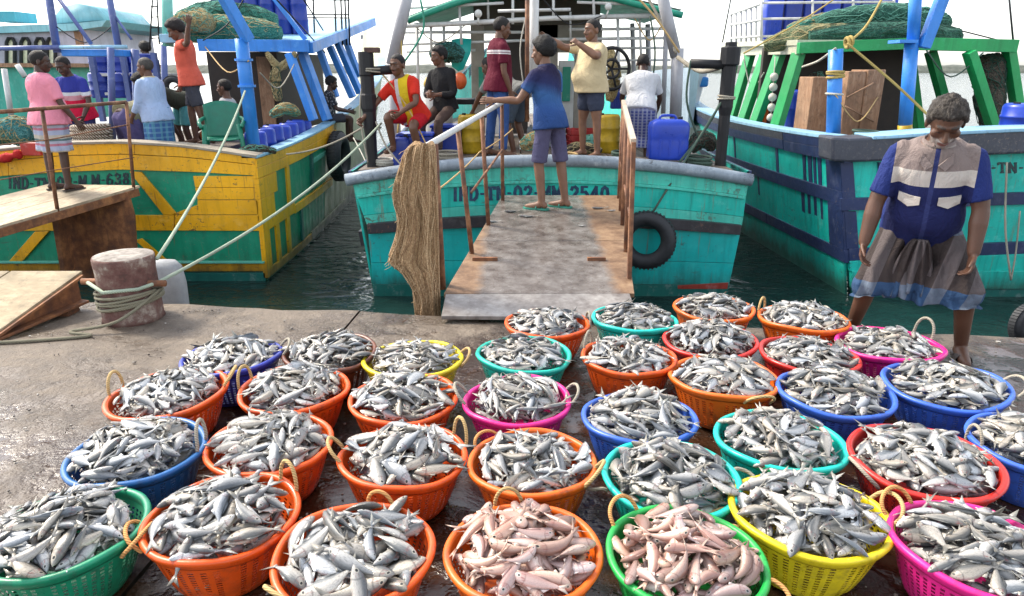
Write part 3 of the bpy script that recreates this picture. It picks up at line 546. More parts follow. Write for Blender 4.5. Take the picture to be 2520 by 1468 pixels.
# ---------------- left boat, green and yellow
YL = 9.25
BL = thing('fishing_boat', 'green and yellow wooden trawler with blue posts, numbered 638, moored on the left', 'fishing boat', (-6, YL, WZ), 'trawlers moored along the quay')
ltop = [(-300, 392), (0, 372), (150, 356), (300, 353), (450, 362), (627, 388)]; lbb = [(-300, 455), (0, 434), (150, 424), (300, 418), (480, 424), (630, 433)]
T, Bq = line(ltop, 6, 0); plate('stern_board', T + [(634, 500), (655, 700), (657, 740), (-300, 740)], YL, .12, GREEN, BL, 0)
plate('boot_board', [(-300, 672), (652, 672), (657, 745), (-300, 745)], YL - .03, .03, DTEAL, BL)
f1, f2 = (lambda x: np.interp(x, *zip(*ltop))), (lambda x: np.interp(x, *zip(*lbb))); fm = lambda x: .58 * f1(x) + .42 * f2(x)
for a, b in ((-300, 60), (61, 330), (331, 627)):
    wallband('plank', lambda x: f1(x) + 1, lambda x: fm(x) - 1, a, b, YL - .05, .05, YEL, BL); wallband('plank', lambda x: fm(x) + .3, f2, a - 40 if a > 0 else a, b - 40 if b < 600 else 630, YL - .045, .045, YEL, BL)
wallband('gunwale_cap', lambda x: f1(x) - 5, lambda x: f1(x) + 1, -300, 630, YL - .07, .30, wood('grey_worn_cap', (.30, .26, .2), (.42, .38, .3)), BL, 20)
for pts in ([(475, 434), (631, 434), (633, 462), (480, 462)], [(480, 463), (633, 463), (634, 492), (486, 492)], [(486, 493.5), (634, 493.5), (636, 529), (420, 529), (486, 505)], [(-300, 531), (208, 531), (208, 568), (-300, 571)], [(210, 530.5), (428, 530.5), (428, 568), (210, 568)],
            [(430, 530.5), (637, 530.5), (640, 569), (430, 568)], [(318, 423), (347, 424), (436, 529.5), (402, 529.5)], [(85, 571), (120, 570), (50, 649), (17, 649)], [(332, 592), (348, 588), (418, 648), (396, 649)], [(-300, 650), (300, 650), (300, 669), (-300, 669)], [(302, 650), (650, 650), (651, 668), (302, 669)]):
    plate('plank', pts, YL - .03, .03, YEL, BL)
plate('ledge', [(-300, 645), (649, 645), (649, 649.5), (-300, 649.5)], YL - .07, .07, LGREEN, BL)
lettering('IND-TN-02-M M-638.', 20, 328, lambda x: np.interp(x, [20, 100, 200, 330], [463, 466, 460, 452]), 26, YL - .006, INK, BL, .16)
XL = at(627, 388, YL)[0]; XLb = at(657, 700, YL)[0]; XP = at(-300, 392, YL)[0]
lzt = lambda y: .63 + .6 * (max(0, y - YL) / 7) ** 2
def lfx(y, f): return XL + (XLb - XL) * f * max(.0, 1 - (y - YL) / 12) + .16 * min(1, (y - YL) / 6) * (1 - f) - .35 * f * f * max(0, y - 11) / 6 - .03 * max(0, y - 17) ** 2
sideband('hull_side', lfx, lzt, WZ - .3, 0, 1, YL + .01, 12.6, 0, 1, GREEN, BL); sideband('hull_side', lfx, lzt, WZ - .3, 0, 1, 12.61, 24, .002, 1, PALEHULL, BL, 24)  # hull side: green near the stern, pale cream farther forward
for f0, f1_, y0, y1, mt in ((0, .065, YL - .04, 13.0, YEL), (.067, .145, YL - .04, 13.2, YEL), (0, .14, 13.21, 17, PALEHULL), (.148, .30, YL - .03, 9.9, YEL), (.302, .47, YL - .03, 9.75, YEL), (.47, .56, YL - .03, 10.6, YEL), (.5, .57, 10.61, 13, YEL), (.86, .92, YL - .03, 11.5, YEL), (.85, .92, 11.51, 14.5, PALEHULL), (.56, .86, YL - .03, 9.45, YEL), (.56, .86, 9.72, 9.86, YEL), (.56, .86, 10.2, 10.34, YEL), (.148, .47, 10.35, 10.47, YEL), (.148, .47, 11.6, 11.72, DTEAL), (.57, .85, 10.9, 11.0, DTEAL), (.2, .24, 11.7, 13.5, LGREEN)):
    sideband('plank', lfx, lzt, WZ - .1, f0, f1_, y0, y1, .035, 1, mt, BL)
mb = MB(); mb.loft([[np.array([lfx(y, 0) + dx, y, lzt(y) + dz]) for dx, dz in ((-.16, .01), (.05, .01), (.05, .045), (-.16, .045))] for y in np.linspace(YL - .05, 20, 24)]); obj('side_cap', mb, PBLUE, BL, bevel=.005)
mb = MB()
for i in range(15):
    x = XP + .3 + i * .34
    if x < XL - .25: mb.box((x, YL + 5, .275), (.325, 9.6, .05))
obj('deck', mb, DECK, BL)
# blue king post with flanges, raking beam and roof frame
px = at(622, 340, 9.9); r0 = .088; mb = MB(); mb.lathe((px[0], 9.9, .52), [(r0, 0), (r0, 1.02), (r0 * 1.05, 1.03), (r0 * 1.05, 1.35), (r0, 1.36), (r0, 1.62)], 20); post = obj('king_post', mb, BLUE, BL, True)
for z in (1.52, 1.86): obj('flange', MB().lathe((px[0], 9.9, z), [(r0 * 1.35, 0), (r0 * 1.35, .03)], 20), BLUE, post)
bar('raking_beam', (612, 100, 9.88), (538, -30, 9.6), .13, .13, BLUE, BL)
roofp = [at(500, 110, 12.4), at(757, 114, 12.4)]
mb = MB(); mb.loft([[np.array([x0, y, z]), np.array([x1, y, z]), np.array([x1, y, z + .06]), np.array([x0, y, z + .06])] for x0, x1, y, z in ((roofp[0][0], roofp[1][0], 12.45, 2.12), (roofp[0][0] - .2, roofp[1][0] + .10, 15, 2.4), (roofp[0][0] - .3, roofp[1][0] + .05, 18, 2.85))]); obj('roof_panel', mb, PBLUE, BL)
for a, b in (((490, 112, 12.4), (762, 114, 12.4)),): bar('roof_beam', a, b, .12, .19, BLUE, BL)
mb = MB().beam(roofp[1] + (.04, 0, -.03), np.array([roofp[1][0] + .1, 18, 2.85]), .10, .18); obj('roof_beam', mb, BLUE, BL, bevel=.006)
for a, b, y, wd in (((712, 132), (772, 296), 12.3, .13), ((738, 112), (806, 296), 12.9, .18), ((781, 106), (827, 240), 13.8, .09), ((812, 116), (868, 240), 14.6, .12), ((826, 94), (886, 230), 15.6, .16), ((846, 85), (884, 190), 17.2, .15)): bar('strut', (*a, y), (*b, y - .1), wd, .12, BLUE, BL)
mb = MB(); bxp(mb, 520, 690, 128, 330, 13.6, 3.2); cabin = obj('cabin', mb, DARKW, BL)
mb = MB(); bxp(mb, 640, 672, 140, 330, 13.52, .06); obj('cabin_door', mb, BROWNB, BL)
# rails and light posts on the port half
for a, b, r, mt in (((-60, 121, 11), (148, 117, 11), .035, DBLUE), ((140, 117, 11), (312, 116, 11), .03, PBLUE), ((118, -20, 11.1), (141, 130, 11.1), .055, DBLUE), ((132, -20, 11.15), (224, 108, 11.05), .03, DBLUE), ((266, -20, 11.2), (292, 118, 11.2), .05, DBLUE), ((284, 42, 11.2), (324, 98, 11.2), .018, DBLUE), ((272, 118, 10.9), (278, 350, 10.9), .05, DBLUE), ((332, 122, 11.6), (340, 340, 11.6), .06, DBLUE), ((402, 110, 11.8), (412, 340, 11.8), .05, DBLUE), ((368, 122, 10.8), (375, 0, 10.8), .012, BLACK), ((392, 110, 10.8), (386, -10, 10.8), .012, BLACK)): pipe('rail_post', [a, b], r, mt, BL)
mb = MB()
for k in range(4): mb.tube([at(371, 95 - k * 26, 10.8), at(389, 94 - k * 26, 10.8)], .01, 6)
obj('rung', mb, BLACK, BL)
mb = MB(); bxp(mb, 150, 282, 122, 139, 11.1, .5); obj('awning_box', mb, BLUE, BL, bevel=.01)
pipe('mast', [(414, 115, 10.6), (410, -40, 10.6)], .075, paint('sea_green_mast', (.16, .50, .42), amt=.5), BL, 14)
mb = MB(); bxp(mb, 392, 436, 84, 106, 10.4, .3); obj('mast_step', mb, PBLUE, BL, bevel=.01)
for x in (751, 770, 823, 838, 848, 856): pipe('stanchion', [(x, -20, 15.0), (x + 5, 112, 15.0)], .018, BLACK, BL, 6)
for y in (36, 44, 0): pipe('guard_rail', [(735, y, 15.0), (860, y + 1, 15.0)], .014, BLACK, BL, 6)
pipe('stay', [(672, -10, 10.3), (800, 130, 13.5)], .012, BLACK, BL, 6); pipe('stay', [(735, -20, 12), (795, 75, 13.5)], .014, BLACK, BL, 6); bar('raking_beam', (668, -12, 12.5), (752, 98, 12.5), .07, .07, BLUE, BL)

# ---------------- centre boat, turquoise
YC = 8.55
BC = thing('fishing_boat', 'turquoise trawler numbered 2540 seen square from astern behind the central gangway', 'fishing boat', (.45, YC, WZ), 'trawlers moored along the quay')
arc = lambda yc, dr: (lambda x: yc + dr * ((x - 1350) / 500) ** 2)
def xl(y): return np.interp(y, [430, 470, 560, 722, 780], [862, 872, 905, 919, 925])
def xr(y): return np.interp(y, [430, 470, 545, 722, 780], [1846, 1838, 1828, 1790, 1778])
A0, A1, A2, A3, A4, A5 = arc(404, 50), arc(445, 42), arc(503, 34), arc(530, 28), arc(558, 24), arc(640, 10)
def cboard(nm, fa, fb, mat, proud=.0, th=.06, n=20):
    xs = np.linspace(0, 1, n); mb = MB(); rings = []
    for s in xs:
        xa = 862 + s * 984
        for _ in range(3): xa = xl(fa(xa)) * (1 - s) + xr(fa(xa)) * s
        xb = xa
        for _ in range(3): xb = xl(fb(xb)) * (1 - s) + xr(fb(xb)) * s
        a, b = at(xa, fa(xa), YC - proud), at(xb, fb(xb), YC - proud); rings.append([a, b, b + (0, th + proud, 0), a + (0, th + proud, 0)])
    mb.loft(rings); return obj(nm, mb, mat, BC, bevel=.004)
sub = lambda f, d: (lambda x: f(x) + d)
cboard('plank', A0, sub(A1, -1), TURQ2); cboard('ridge', A1, sub(A1, 7), TURQ2, .035); cboard('plank', sub(A1, 7), A2, TURQ); cboard('plank', sub(A2, .8), A3, TURQ2, .004); cboard('strake', A3, A4, TARRED, .07); cboard('plank', A4, A5, TURQD); cboard('plank', sub(A5, .8), lambda x: 700, TURQD, -.003); cboard('boot_stripe', lambda x: 700.8, lambda x: 790, DTEAL, .006)
plate('boot_patch', [(1668, 703), (1793, 696), (1790, 712), (1668, 712)], YC - .012, .01, REDP, BC)
obj('gunwale', MB().tube([at(x, arc(396, 48)(x), YC - .02) for x in np.linspace(852, 1850, 24)], [.075 + .006 * mnoise.noise((i, 0, 0)) for i in range(24)], 14), GWALE, BC, True)
lettering('IND-TN-02-MM-2540', 1115, 1498, arc(490, 20), 30, YC - .004, INKB, BC)
XA, XB_ = at(862, 445, YC)[0], at(1846, 445, YC)[0]
cz = lambda y: .56 + .004 * (y - YC) ** 2 + .0006 * (y - YC) ** 3
for sg, xe in ((-1, XA), (1, XB_)):
    fx = lambda y, f, xe=xe, sg=sg: xe - sg * .22 * f - sg * .02 * max(0, y - 13) ** 2
    sideband('hull_side', fx, cz, WZ - .3, 0, 1, YC + .05, 21, 0, sg, TURQ, BC); sideband('plank', fx, cz, WZ - .3, .0, .09, YC + .05, 21, .03, sg, NAVY, BC); sideband('plank', fx, cz, WZ - .3, .4, .5, YC + .06, 21, .05, sg, TARRED, BC)
mb = MB()
for i in range(16):
    x = XA + .22 + i * .292; mb.box((x, YC + 5.1, .535 + .10 * (1 - ((x - .45) / 2.4) ** 2)), (.28, 10, .05), ry=math.atan(.2 * (x - .45) / 5.76))
obj('deck', mb, DECK, BC)
# gallows, rails, canopy, wheelhouse of the centre boat
for a, b, r in (((1012, -60, 10.2), (965, 160, 10.2), .085), ((965, 150, 10.2), (978, 390, 10.2), .07), ((1618, -60, 10.2), (1664, 140, 10.2), .08), ((1668, 120, 10.2), (1662, 300, 10.2), .085), ((1640, 60, 10.6), (1632, 280, 10.6), .035), ((1556, 58, 11.4), (1562, 260, 11.4), .035), ((1594, 60, 11.6), (1600, 330, 11.6), .04)): pipe('gallows_leg', [a, b], r, GREYP, BC, 14)
for pts, r in (([(985, 64, 10.6), (1100, 60, 10.6), (1350, 46, 10.6), (1640, 38, 10.6)], .035), ([(985, 80, 11), (1290, 80, 11)], .022), ([(985, 110, 11), (1300, 100, 11)], .02), ([(1400, 73, 11), (1650, 71, 11)], .022), ([(1340, 98, 11), (1640, 94, 11)], .022), ([(1225, 28, 10.4), (1404, 24, 10.4)], .022), ([(1130, 10, 10.6), (1136, 110, 10.6)], .02), ([(1262, -20, 10.6), (1262, 60, 10.6)], .02), ([(1362, -20, 10.6), (1362, 48, 10.6)], .02), ([(1460, -20, 10.6), (1462, 45, 10.6)], .02), ([(1060, 55, 10.7), (1062, 130, 10.7)], .02), ([(1404, 30, 10.9), (1404, 100, 10.9)], .015), ([(1000, 128, 11.2), (1170, 124, 11.2)], .018), ([(1480, 120, 11.2), (1650, 118, 11.2)], .018), ([(1026, 60, 10.8), (1030, 240, 10.8)], .022), ([(1092, 60, 10.8), (1094, 230, 10.8)], .022), ([(1520, 44, 10.8), (1524, 240, 10.8)], .022), ([(1005, 20, 10.6), (1240, 8, 10.6)], .02), ([(1420, 6, 10.6), (1640, 14, 10.6)], .02), ([(1200, -20, 10.8), (1202, 60, 10.8)], .018), ([(1480, 150, 11.2), (1650, 148, 11.2)], .016), ([(1574, 45, 10.7), (1578, 150, 10.7)], .018)): pipe('rail', pts, r, WHITEP, BC, 8)
pipe('mast', [(1316, -60, 10.0), (1312, 240, 10.0)], .062, WHITEP, BC, 14); pipe('rusty_pole', [(1298, -60, 9.8), (1297, 300, 9.8)], .03, RUST2, BC)
obj('canopy_edge', MB().tube([at(*p) for p in smoothpts([(1003, 52, 10.4), (1060, 30, 10.4), (1135, 4, 10.5), (1240, -22, 10.7)], 4)], .045, 8), paint('sea_green_canopy', (.01, .26, .17)), BC, True)
obj('canopy_edge', MB().tube([at(*p) for p in smoothpts([(1460, -20, 10.6), (1560, 10, 10.5), (1680, 38, 10.4)], 4)], .045, 8), MATS['sea_green_canopy'], BC, True)
mb = MB(); rings = []
for y in (10.5, 13.5): rings.append([at(x, yy, 10.5) + (0, y - 10.5, .05) for x, yy in ((1003, 50), (1060, 28), (1135, 2), (1260, -24), (1400, -26), (1540, 2), (1680, 34))])
mb.loft(rings, False, False); obj('canopy', mb, MATS['sea_green_canopy'], BC)
HB = plain('weathered_cabin_board', (.30, .27, .23), .75, var=.35, sc_=3)
mb = MB(); bxp(mb, 1165, 1478, -40, 62, 12.2, 2.5); obj('wheelhouse_top', mb, plain('brown_awning', (.09, .075, .06), .8), BC)
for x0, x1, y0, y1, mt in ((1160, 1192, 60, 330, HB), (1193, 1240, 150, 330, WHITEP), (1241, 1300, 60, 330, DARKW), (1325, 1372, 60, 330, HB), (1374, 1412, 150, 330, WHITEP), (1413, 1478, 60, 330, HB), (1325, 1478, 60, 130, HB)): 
    mb = MB(); bxp(mb, x0, x1, y0, y1, 12.2 + .01 * (x0 % 7), .12); obj('wall_panel', mb, mt, BC, bevel=.01)
for x0, x1 in ((1178, 1190), (1208, 1226), (1384, 1404)): mb = MB(); bxp(mb, x0, x1, 165, 250, 12.14, .04); obj('door', mb, MATS['sea_green_canopy'], BC, bevel=.01)
mb = MB(); bxp(mb, 1118, 1300, 245, 258, 10.4, .5); obj('work_bench', mb, BLACK, BC, bevel=.01)
obj('deck_lamp', MB().ball(at(1177, 34, 10.5), .055).tube([at(1177, 44, 10.5), at(1177, 62, 10.55)], .015, 6), plain('lamp_glass', (.7, .7, .66), .3), BC, True)
obj('deck_lamp', MB().ball(at(1497, 17, 10.5), .05).tube([at(1497, 27, 10.5), at(1490, 45, 10.55)], .012, 6), MATS['lamp_glass'], BC, True)
# winch of the centre boat: black wheel with chain
mb = MB().torus(at(1505, 170, 9.9), (.35, -1, 0), .27, .025, 28, 8).torus(at(1505, 170, 9.9), (.35, -1, 0), .12, .02, 20, 8)
for k in range(5):
    a_ = 2 * math.pi * k / 5; c0 = at(1505, 170, 9.9); e = np.array([math.cos(a_) * .94, math.cos(a_) * .33, math.sin(a_)]); mb.tube([c0, c0 + e * .27], .016, 6)
obj('winch_wheel', mb, BLACK, BC, True)

# ---------------- right boat, turquoise with navy timbers
YR = 8.6
BRt = thing('fishing_boat', 'turquoise trawler with navy timbers, green roof and blue masts, moored on the right', 'fishing boat', (6.6, YR, WZ), 'trawlers moored along the quay')
plate('stern_board', [(2066, 390), (2800, 360), (2800, 770), (2100, 770), (2092, 640)], YR, .12, TURQ, BRt, 0)
rg = lambda x: np.interp(x, [2050, 2100, 2200, 2300, 2520, 2800], [338, 341, 336, 329, 319, 316])
wallband('gunwale_timber', rg, lambda x: rg(x) + 60, 2048, 2800, YR - .14, .42, GWALE if False else paint('dark_worn_timber', (.05, .055, .075), (.16, .13, .11), .9, fade=(.20, .19, .19), scale=1.5), BRt, 18, .03)
wallband('rubbing_cap', lambda x: rg(x) - 3, lambda x: rg(x) + 6, 2150, 2800, YR - .16, .5, PBLUE, BRt, 18, .01)
m1, m2 = (lambda x: np.interp(x, [2060, 2520, 2800], [490, 474, 470])), (lambda x: np.interp(x, [2060, 2520, 2800], [615, 596, 592]))
wallband('strake', m1, lambda x: m1(x) + 30, 2070, 2800, YR - .05, .05, NAVY, BRt); wallband('strake', m2, lambda x: m2(x) + 29, 2090, 2800, YR - .055, .055, NAVY, BRt)
for x0, x1, y0, y1 in ((2068, 2100, 400, 489), (2078, 2108, 521, 614), (2162, 2178, 400, 486)): plate('timber', [(x0, y0), (x1, y0), (x1 + 6, y1), (x0 + 6, y1)], YR - .035, .035, NAVY, BRt)
wallband('lower_hull', lambda x: m2(x) + 30, lambda x: 668, 2092, 2800, YR - .07, .07, TURQ, BRt); wallband('lower_hull', lambda x: 668.5, lambda x: 712, 2098, 2800, YR - .1, .1, TURQ, BRt); plate('boot_board', [(2100, 712.6), (2800, 712.6), (2800, 780), (2110, 780)], YR - .08, .08, DTEAL, BRt)
lettering('IND-TN-02', 2372, 2570, lambda x: 425, 23, YR - .004, INK, BRt)
XR = at(2066, 395, YR)[0]; XRb = at(2092, 720, YR)[0]
rz = lambda y: .93 - .035 * (y - YR) + .006 * (y - YR) ** 2
def rfx(y, f): return XR + (XRb - XR) * f * max(0, 1 - (y - YR) / 5) - .05 * min(4, y - YR) * (1 - f) + .02 * max(0, y - 13) ** 2 + .08 * f * max(0, y - YR) / 4
sideband('hull_side', rfx, rz, WZ - .3, 0, 1, YR + .02, 22, 0, -1, TURQ, BRt, 26)
for f0, f1_, y0, y1, mt in ((0, .055, YR - .12, 10.2, NAVY), (.057, .125, YR - .12, 10.2, NAVY), (0, .05, 10.22, 20, MATS['dark_worn_timber']), (.052, .12, 10.22, 20, NAVY), (.30, .385, YR - .04, 10.5, NAVY), (.30, .385, 10.51, 15, NAVY), (.66, .74, YR - .045, 11, NAVY), (.66, .74, 11.01, 16, NAVY), (.125, .30, YR - .03, 8.95, NAVY), (.385, .66, YR - .03, 8.95, NAVY)): sideband('strake' if f1_ - f0 < .1 else 'timber', rfx, rz, WZ - .1, f0, f1_, y0, y1, .05, -1, mt, BRt)
for y, f0, f1_ in ((9.15, .125, .3), (9.3, .125, .3), (9.42, .125, .3), (9.6, .125, .3), (9.15, .385, .66), (9.32, .385, .66), (9.5, .385, .66), (9.68, .385, .66), (10.5, .125, .3), (11.3, .385, .6), (12.3, .1, .3)): sideband('timber', rfx, rz, WZ - .1, f0, f1_, y, y + rng.uniform(.05, .11), .018, -1, NAVY, BRt, 3)
mb = MB(); mb.loft([[np.array([rfx(y, 0) + dx, y, rz(y) + dz]) for dx, dz in ((-.06, .005), (.22, .005), (.22, .05), (-.06, .05))] for y in np.linspace(YR + .2, 20, 22)]); obj('side_cap', mb, PBLUE, BRt, bevel=.005)
mb = MB()
for i in range(16): mb.box((XR + .3 + i * .34, YR + 5, .55), (.325, 9.6, .05))
obj('deck', mb, DECK, BRt)
mb = MB(); mb.loft([[np.array([x0, y, z]), np.array([x1, y, z]), np.array([x1, y, z + .08]), np.array([x0, y, z + .08])] for x0, x1, y, z in ((at(1968, 112, 11.1)[0], at(2500, 118, 11.1)[0], 11.2, 2.10), (at(1968, 112, 11.1)[0] - .05, at(2500, 118, 11.1)[0], 15.4, 2.2))]); obj('roof_panel', mb, CREAM, BRt)
bar('roof_beam', (1964, 119, 11.1), (2236, 108, 11.1), .12, .16, RGREEN, BRt); bar('roof_beam', (2237, 108, 11.1), (2500, 114, 11.1), .12, .18, RGREEN, BRt)
mb = MB().beam(at(1966, 118, 11.2) + (.03, 0, 0), at(1792, 126, 15.2), .1, .19); obj('roof_edge', mb, CREAM, BRt, bevel=.006)
for a, b, y in (((1808, 130), (1778, 296), 14.6), ((1848, 128), (1798, 300), 13.8), ((1886, 128), (1826, 304), 12.9), ((1922, 126), (1856, 310), 12.2), ((1965, 132), (1907, 326), 11.3)):
    bar('roof_leg', (*a, y), (*b, y - .1), .19, .12, RGREEN, BRt)
for a, b, y in (((2190, 130), (2205, 320), 13), ((2238, 130), (2262, 320), 12.6), ((2290, 128), (2345, 330), 12), ((2385, 128), (2450, 330), 11), ((2482, 122), (2512, 320), 11.3)): bar('roof_leg', (*a, y), (*b, y), .19, .12, RGREEN, BRt)
pipe('blue_post', [(2057, 122, 9.4), (2050, 345, 9.4)], .09, BLUE, BRt, 18); pipe('blue_mast', [(2256, -60, 9.45), (2246, 120, 9.45)], .075, BLUE, BRt, 16); pipe('blue_mast', [(2244, 100, 9.45), (2227, 315, 9.45)], .085, BLUE, BRt, 16); pipe('mast_foot', [(2227, 308, 9.45), (2226, 345, 9.45)], .088, YELP, BRt, 16)
bar('raking_beam', (2336, -50, 9.4), (2272, 118, 9.4), .13, .13, BLUE, BRt); mb = MB(); bxp(mb, 2215, 2260, 98, 106, 9.3, .3); obj('mast_band', mb, BLUE, BRt)
pipe('aerial', [(2481, -30, 11.1), (2494, 108, 11.1)], .014, BLACK, BRt, 6); pipe('aerial', [(1802, -20, 13), (1778, 105, 13)], .012, BLACK, BRt, 6)
for x0, x1, y0, y1, Y in ((2078, 2122, 176, 340, 9.9), (2124, 2168, 172, 340, 9.88), (1992, 2042, 190, 340, 10.3)):
    mb = MB(); bxp(mb, x0, x1, y0, y1, Y, .5); obj('cabin_panel', mb, BROWNB, BRt, bevel=.012)
for a, b in (((2085, 240), (2150, 205)), ((2080, 262), (2150, 300))): pipe('batten', [(*a, 9.8), (*b, 9.8)], .012, BROWNB, BRt, 6)
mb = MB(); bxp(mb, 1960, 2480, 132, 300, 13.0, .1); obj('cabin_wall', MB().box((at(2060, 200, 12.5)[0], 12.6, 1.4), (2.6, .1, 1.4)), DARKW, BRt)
# crate rail with lattice on the roof
for x in np.linspace(1800, 1873, 7): pipe('lattice_bar', [(x, 34 - (x - 1800) * .33, 14.4 - (x - 1800) * .02), (x, 116, 14.4 - (x - 1800) * .02)], .022, WHITEP, BRt, 6)
for y0 in (36, 62, 95): pipe('lattice_rail', [(1798, y0, 14.4), (1874, y0 - (26 if y0 < 60 else 12 if y0 < 90 else 5), 12.9)], .022, WHITEP, BRt, 6)
for y0 in (8, 47, 90): pipe('lattice_rail', [(1874, y0, 12.9), (2200, y0 - 3, 12.9)], .022, WHITEP, BRt, 6)
for x in (1874, 2000, 2100, 2200): pipe('lattice_bar', [(x, -20, 12.9), (x, 108, 12.9)], .022, WHITEP, BRt, 6)
# ------------------------------------------------------------------ people
def remesh(mb, vox, sm=4):
    """fuse overlapping volumes into one continuous surface"""
    me = mesh_of(mb.v, mb.f, 'tmp'); o = bpy.data.objects.new('tmp', me); C.objects.link(o)
    bm = bmesh.new(); bm.from_mesh(me); bmesh.ops.recalc_face_normals(bm, faces=bm.faces); bm.to_mesh(me); bm.free()
    m = o.modifiers.new('r', 'REMESH'); m.mode = 'VOXEL'; m.voxel_size = vox
    if sm: s = o.modifiers.new('s', 'SMOOTH'); s.factor = .5; s.iterations = sm
    dg = bpy.context.evaluated_depsgraph_get(); ev = o.evaluated_get(dg); em = ev.to_mesh(); V = np.empty(len(em.vertices) * 3); em.vertices.foreach_get('co', V); V = V.reshape(-1, 3).copy(); F = [tuple(p.vertices) for p in em.polygons]
    ev.to_mesh_clear(); bpy.data.objects.remove(o); bpy.data.meshes.remove(me); return V, F
def ell(c, A, B, ra, rb, n=20, sq=1.0):
    out = []
    for t in np.arange(n) * 2 * math.pi / n:
        ct, st = math.cos(t), math.sin(t); out.append(c + A * ra * math.copysign(abs(ct) ** sq, ct) + B * rb * math.copysign(abs(st) ** sq, st))
    return out
def limb(mb, pts, rad, n=14):
    """tapered limb through joints, radii per point"""
    P = smoothpts(pts, 4); k = len(pts) - 1; rr = list(np.interp(np.linspace(0, k, len(P)), range(k + 1), rad)); d0, d1 = norm(P[0] - P[1]), norm(P[-1] - P[-2])
    P = [P[0] + d0 * rr[0] * .8, P[0] + d0 * rr[0] * .5] + P + [P[-1] + d1 * rr[-1] * .5, P[-1] + d1 * rr[-1] * .8]; rr = [rr[0] * .5, rr[0] * .85] + rr + [rr[-1] * .85, rr[-1] * .5]; mb.tube(P, rr, n)
def rot(v, ax, a):
    ax = norm(ax); v = np.asarray(v, float); return v * math.cos(a) + np.cross(ax, v) * math.sin(a) + ax * (ax @ v) * (1 - math.cos(a))
def skinmat(name, c):
    if name in MATS: return MATS[name]
    t = NT(name, .48, 0, .45); t.b.inputs['Subsurface Weight'].default_value = .06; t.b.inputs['Subsurface Radius'].default_value = (.01, .004, .002); v = t.co('Object'); n = t.noise(v, 9, 4); b = t.mix(t.rng(n, .3, .7), sh(c, .8), sh(c, 1.15)); b = t.mix(t.math('MULTIPLY', t.noise(v, 90, 3), .25), b, sh(c, .6))
    m = t.sep(t.attr('zone')); b = t.mix(m[0], b, (.55, .52, .48)); b = t.mix(m[1], b, (.02, .015, .012)); b = t.mix(m[2], b, (.22, .09, .08)); t.col(b); t.rough(t.rng(n, .3, .7, .4, .6)); t.bump(t.noise(v, 120, 3), .12, .003); MATS[name] = t.m; return t.m
def cloth(name, fn, rough=.85):
    if name in MATS: return MATS[name]
    t = NT(name, rough, 0, .25); bc = t.attr('bco'); c = fn(t, bc); v = t.co('Object'); n = t.noise(v, 7, 5, .6); c = t.mix(t.rng(n, .3, .75, .0, .35), c, t.mix(1., c, (.55, .55, .55), 'MULTIPLY')); t.col(c)
    t.bump(t.math('ADD', t.noise(t.co('Object', (1, 1, .6)), 9, 4, .6, 1.0), t.math('MULTIPLY', t.noise(v, 180, 2), .1)), .9, .035); MATS[name] = t.m; return t.m
def solid(c): return lambda t, b: t.mix(0., c, c)
def bands(stops):
    """horizontal bands up the garment: (height, colour) steps"""
    def f(t, b): z = t.sep(b)[2]; return t.ramp(t.rng(z, -1., 1.), [((h + 1) / 2, c) for h, c in stops], 'CONSTANT')
    return f
def checks(base, l1, l2, s=9.):
    def f(t, b):
        X, Y_, Z = t.sep(b); ang = t.math('ARCTAN2', X, Y_); u = t.math('FRACT', t.math('MULTIPLY', X, s * .8)); v = t.math('FRACT', t.math('MULTIPLY', Z, s)); c = t.mix(t.math('MULTIPLY', t.math('GREATER_THAN', u, .62), .75), base, l1); c = t.mix(t.math('MULTIPLY', t.math('GREATER_THAN', v, .64), .6), c, l2)
        return c
    return f
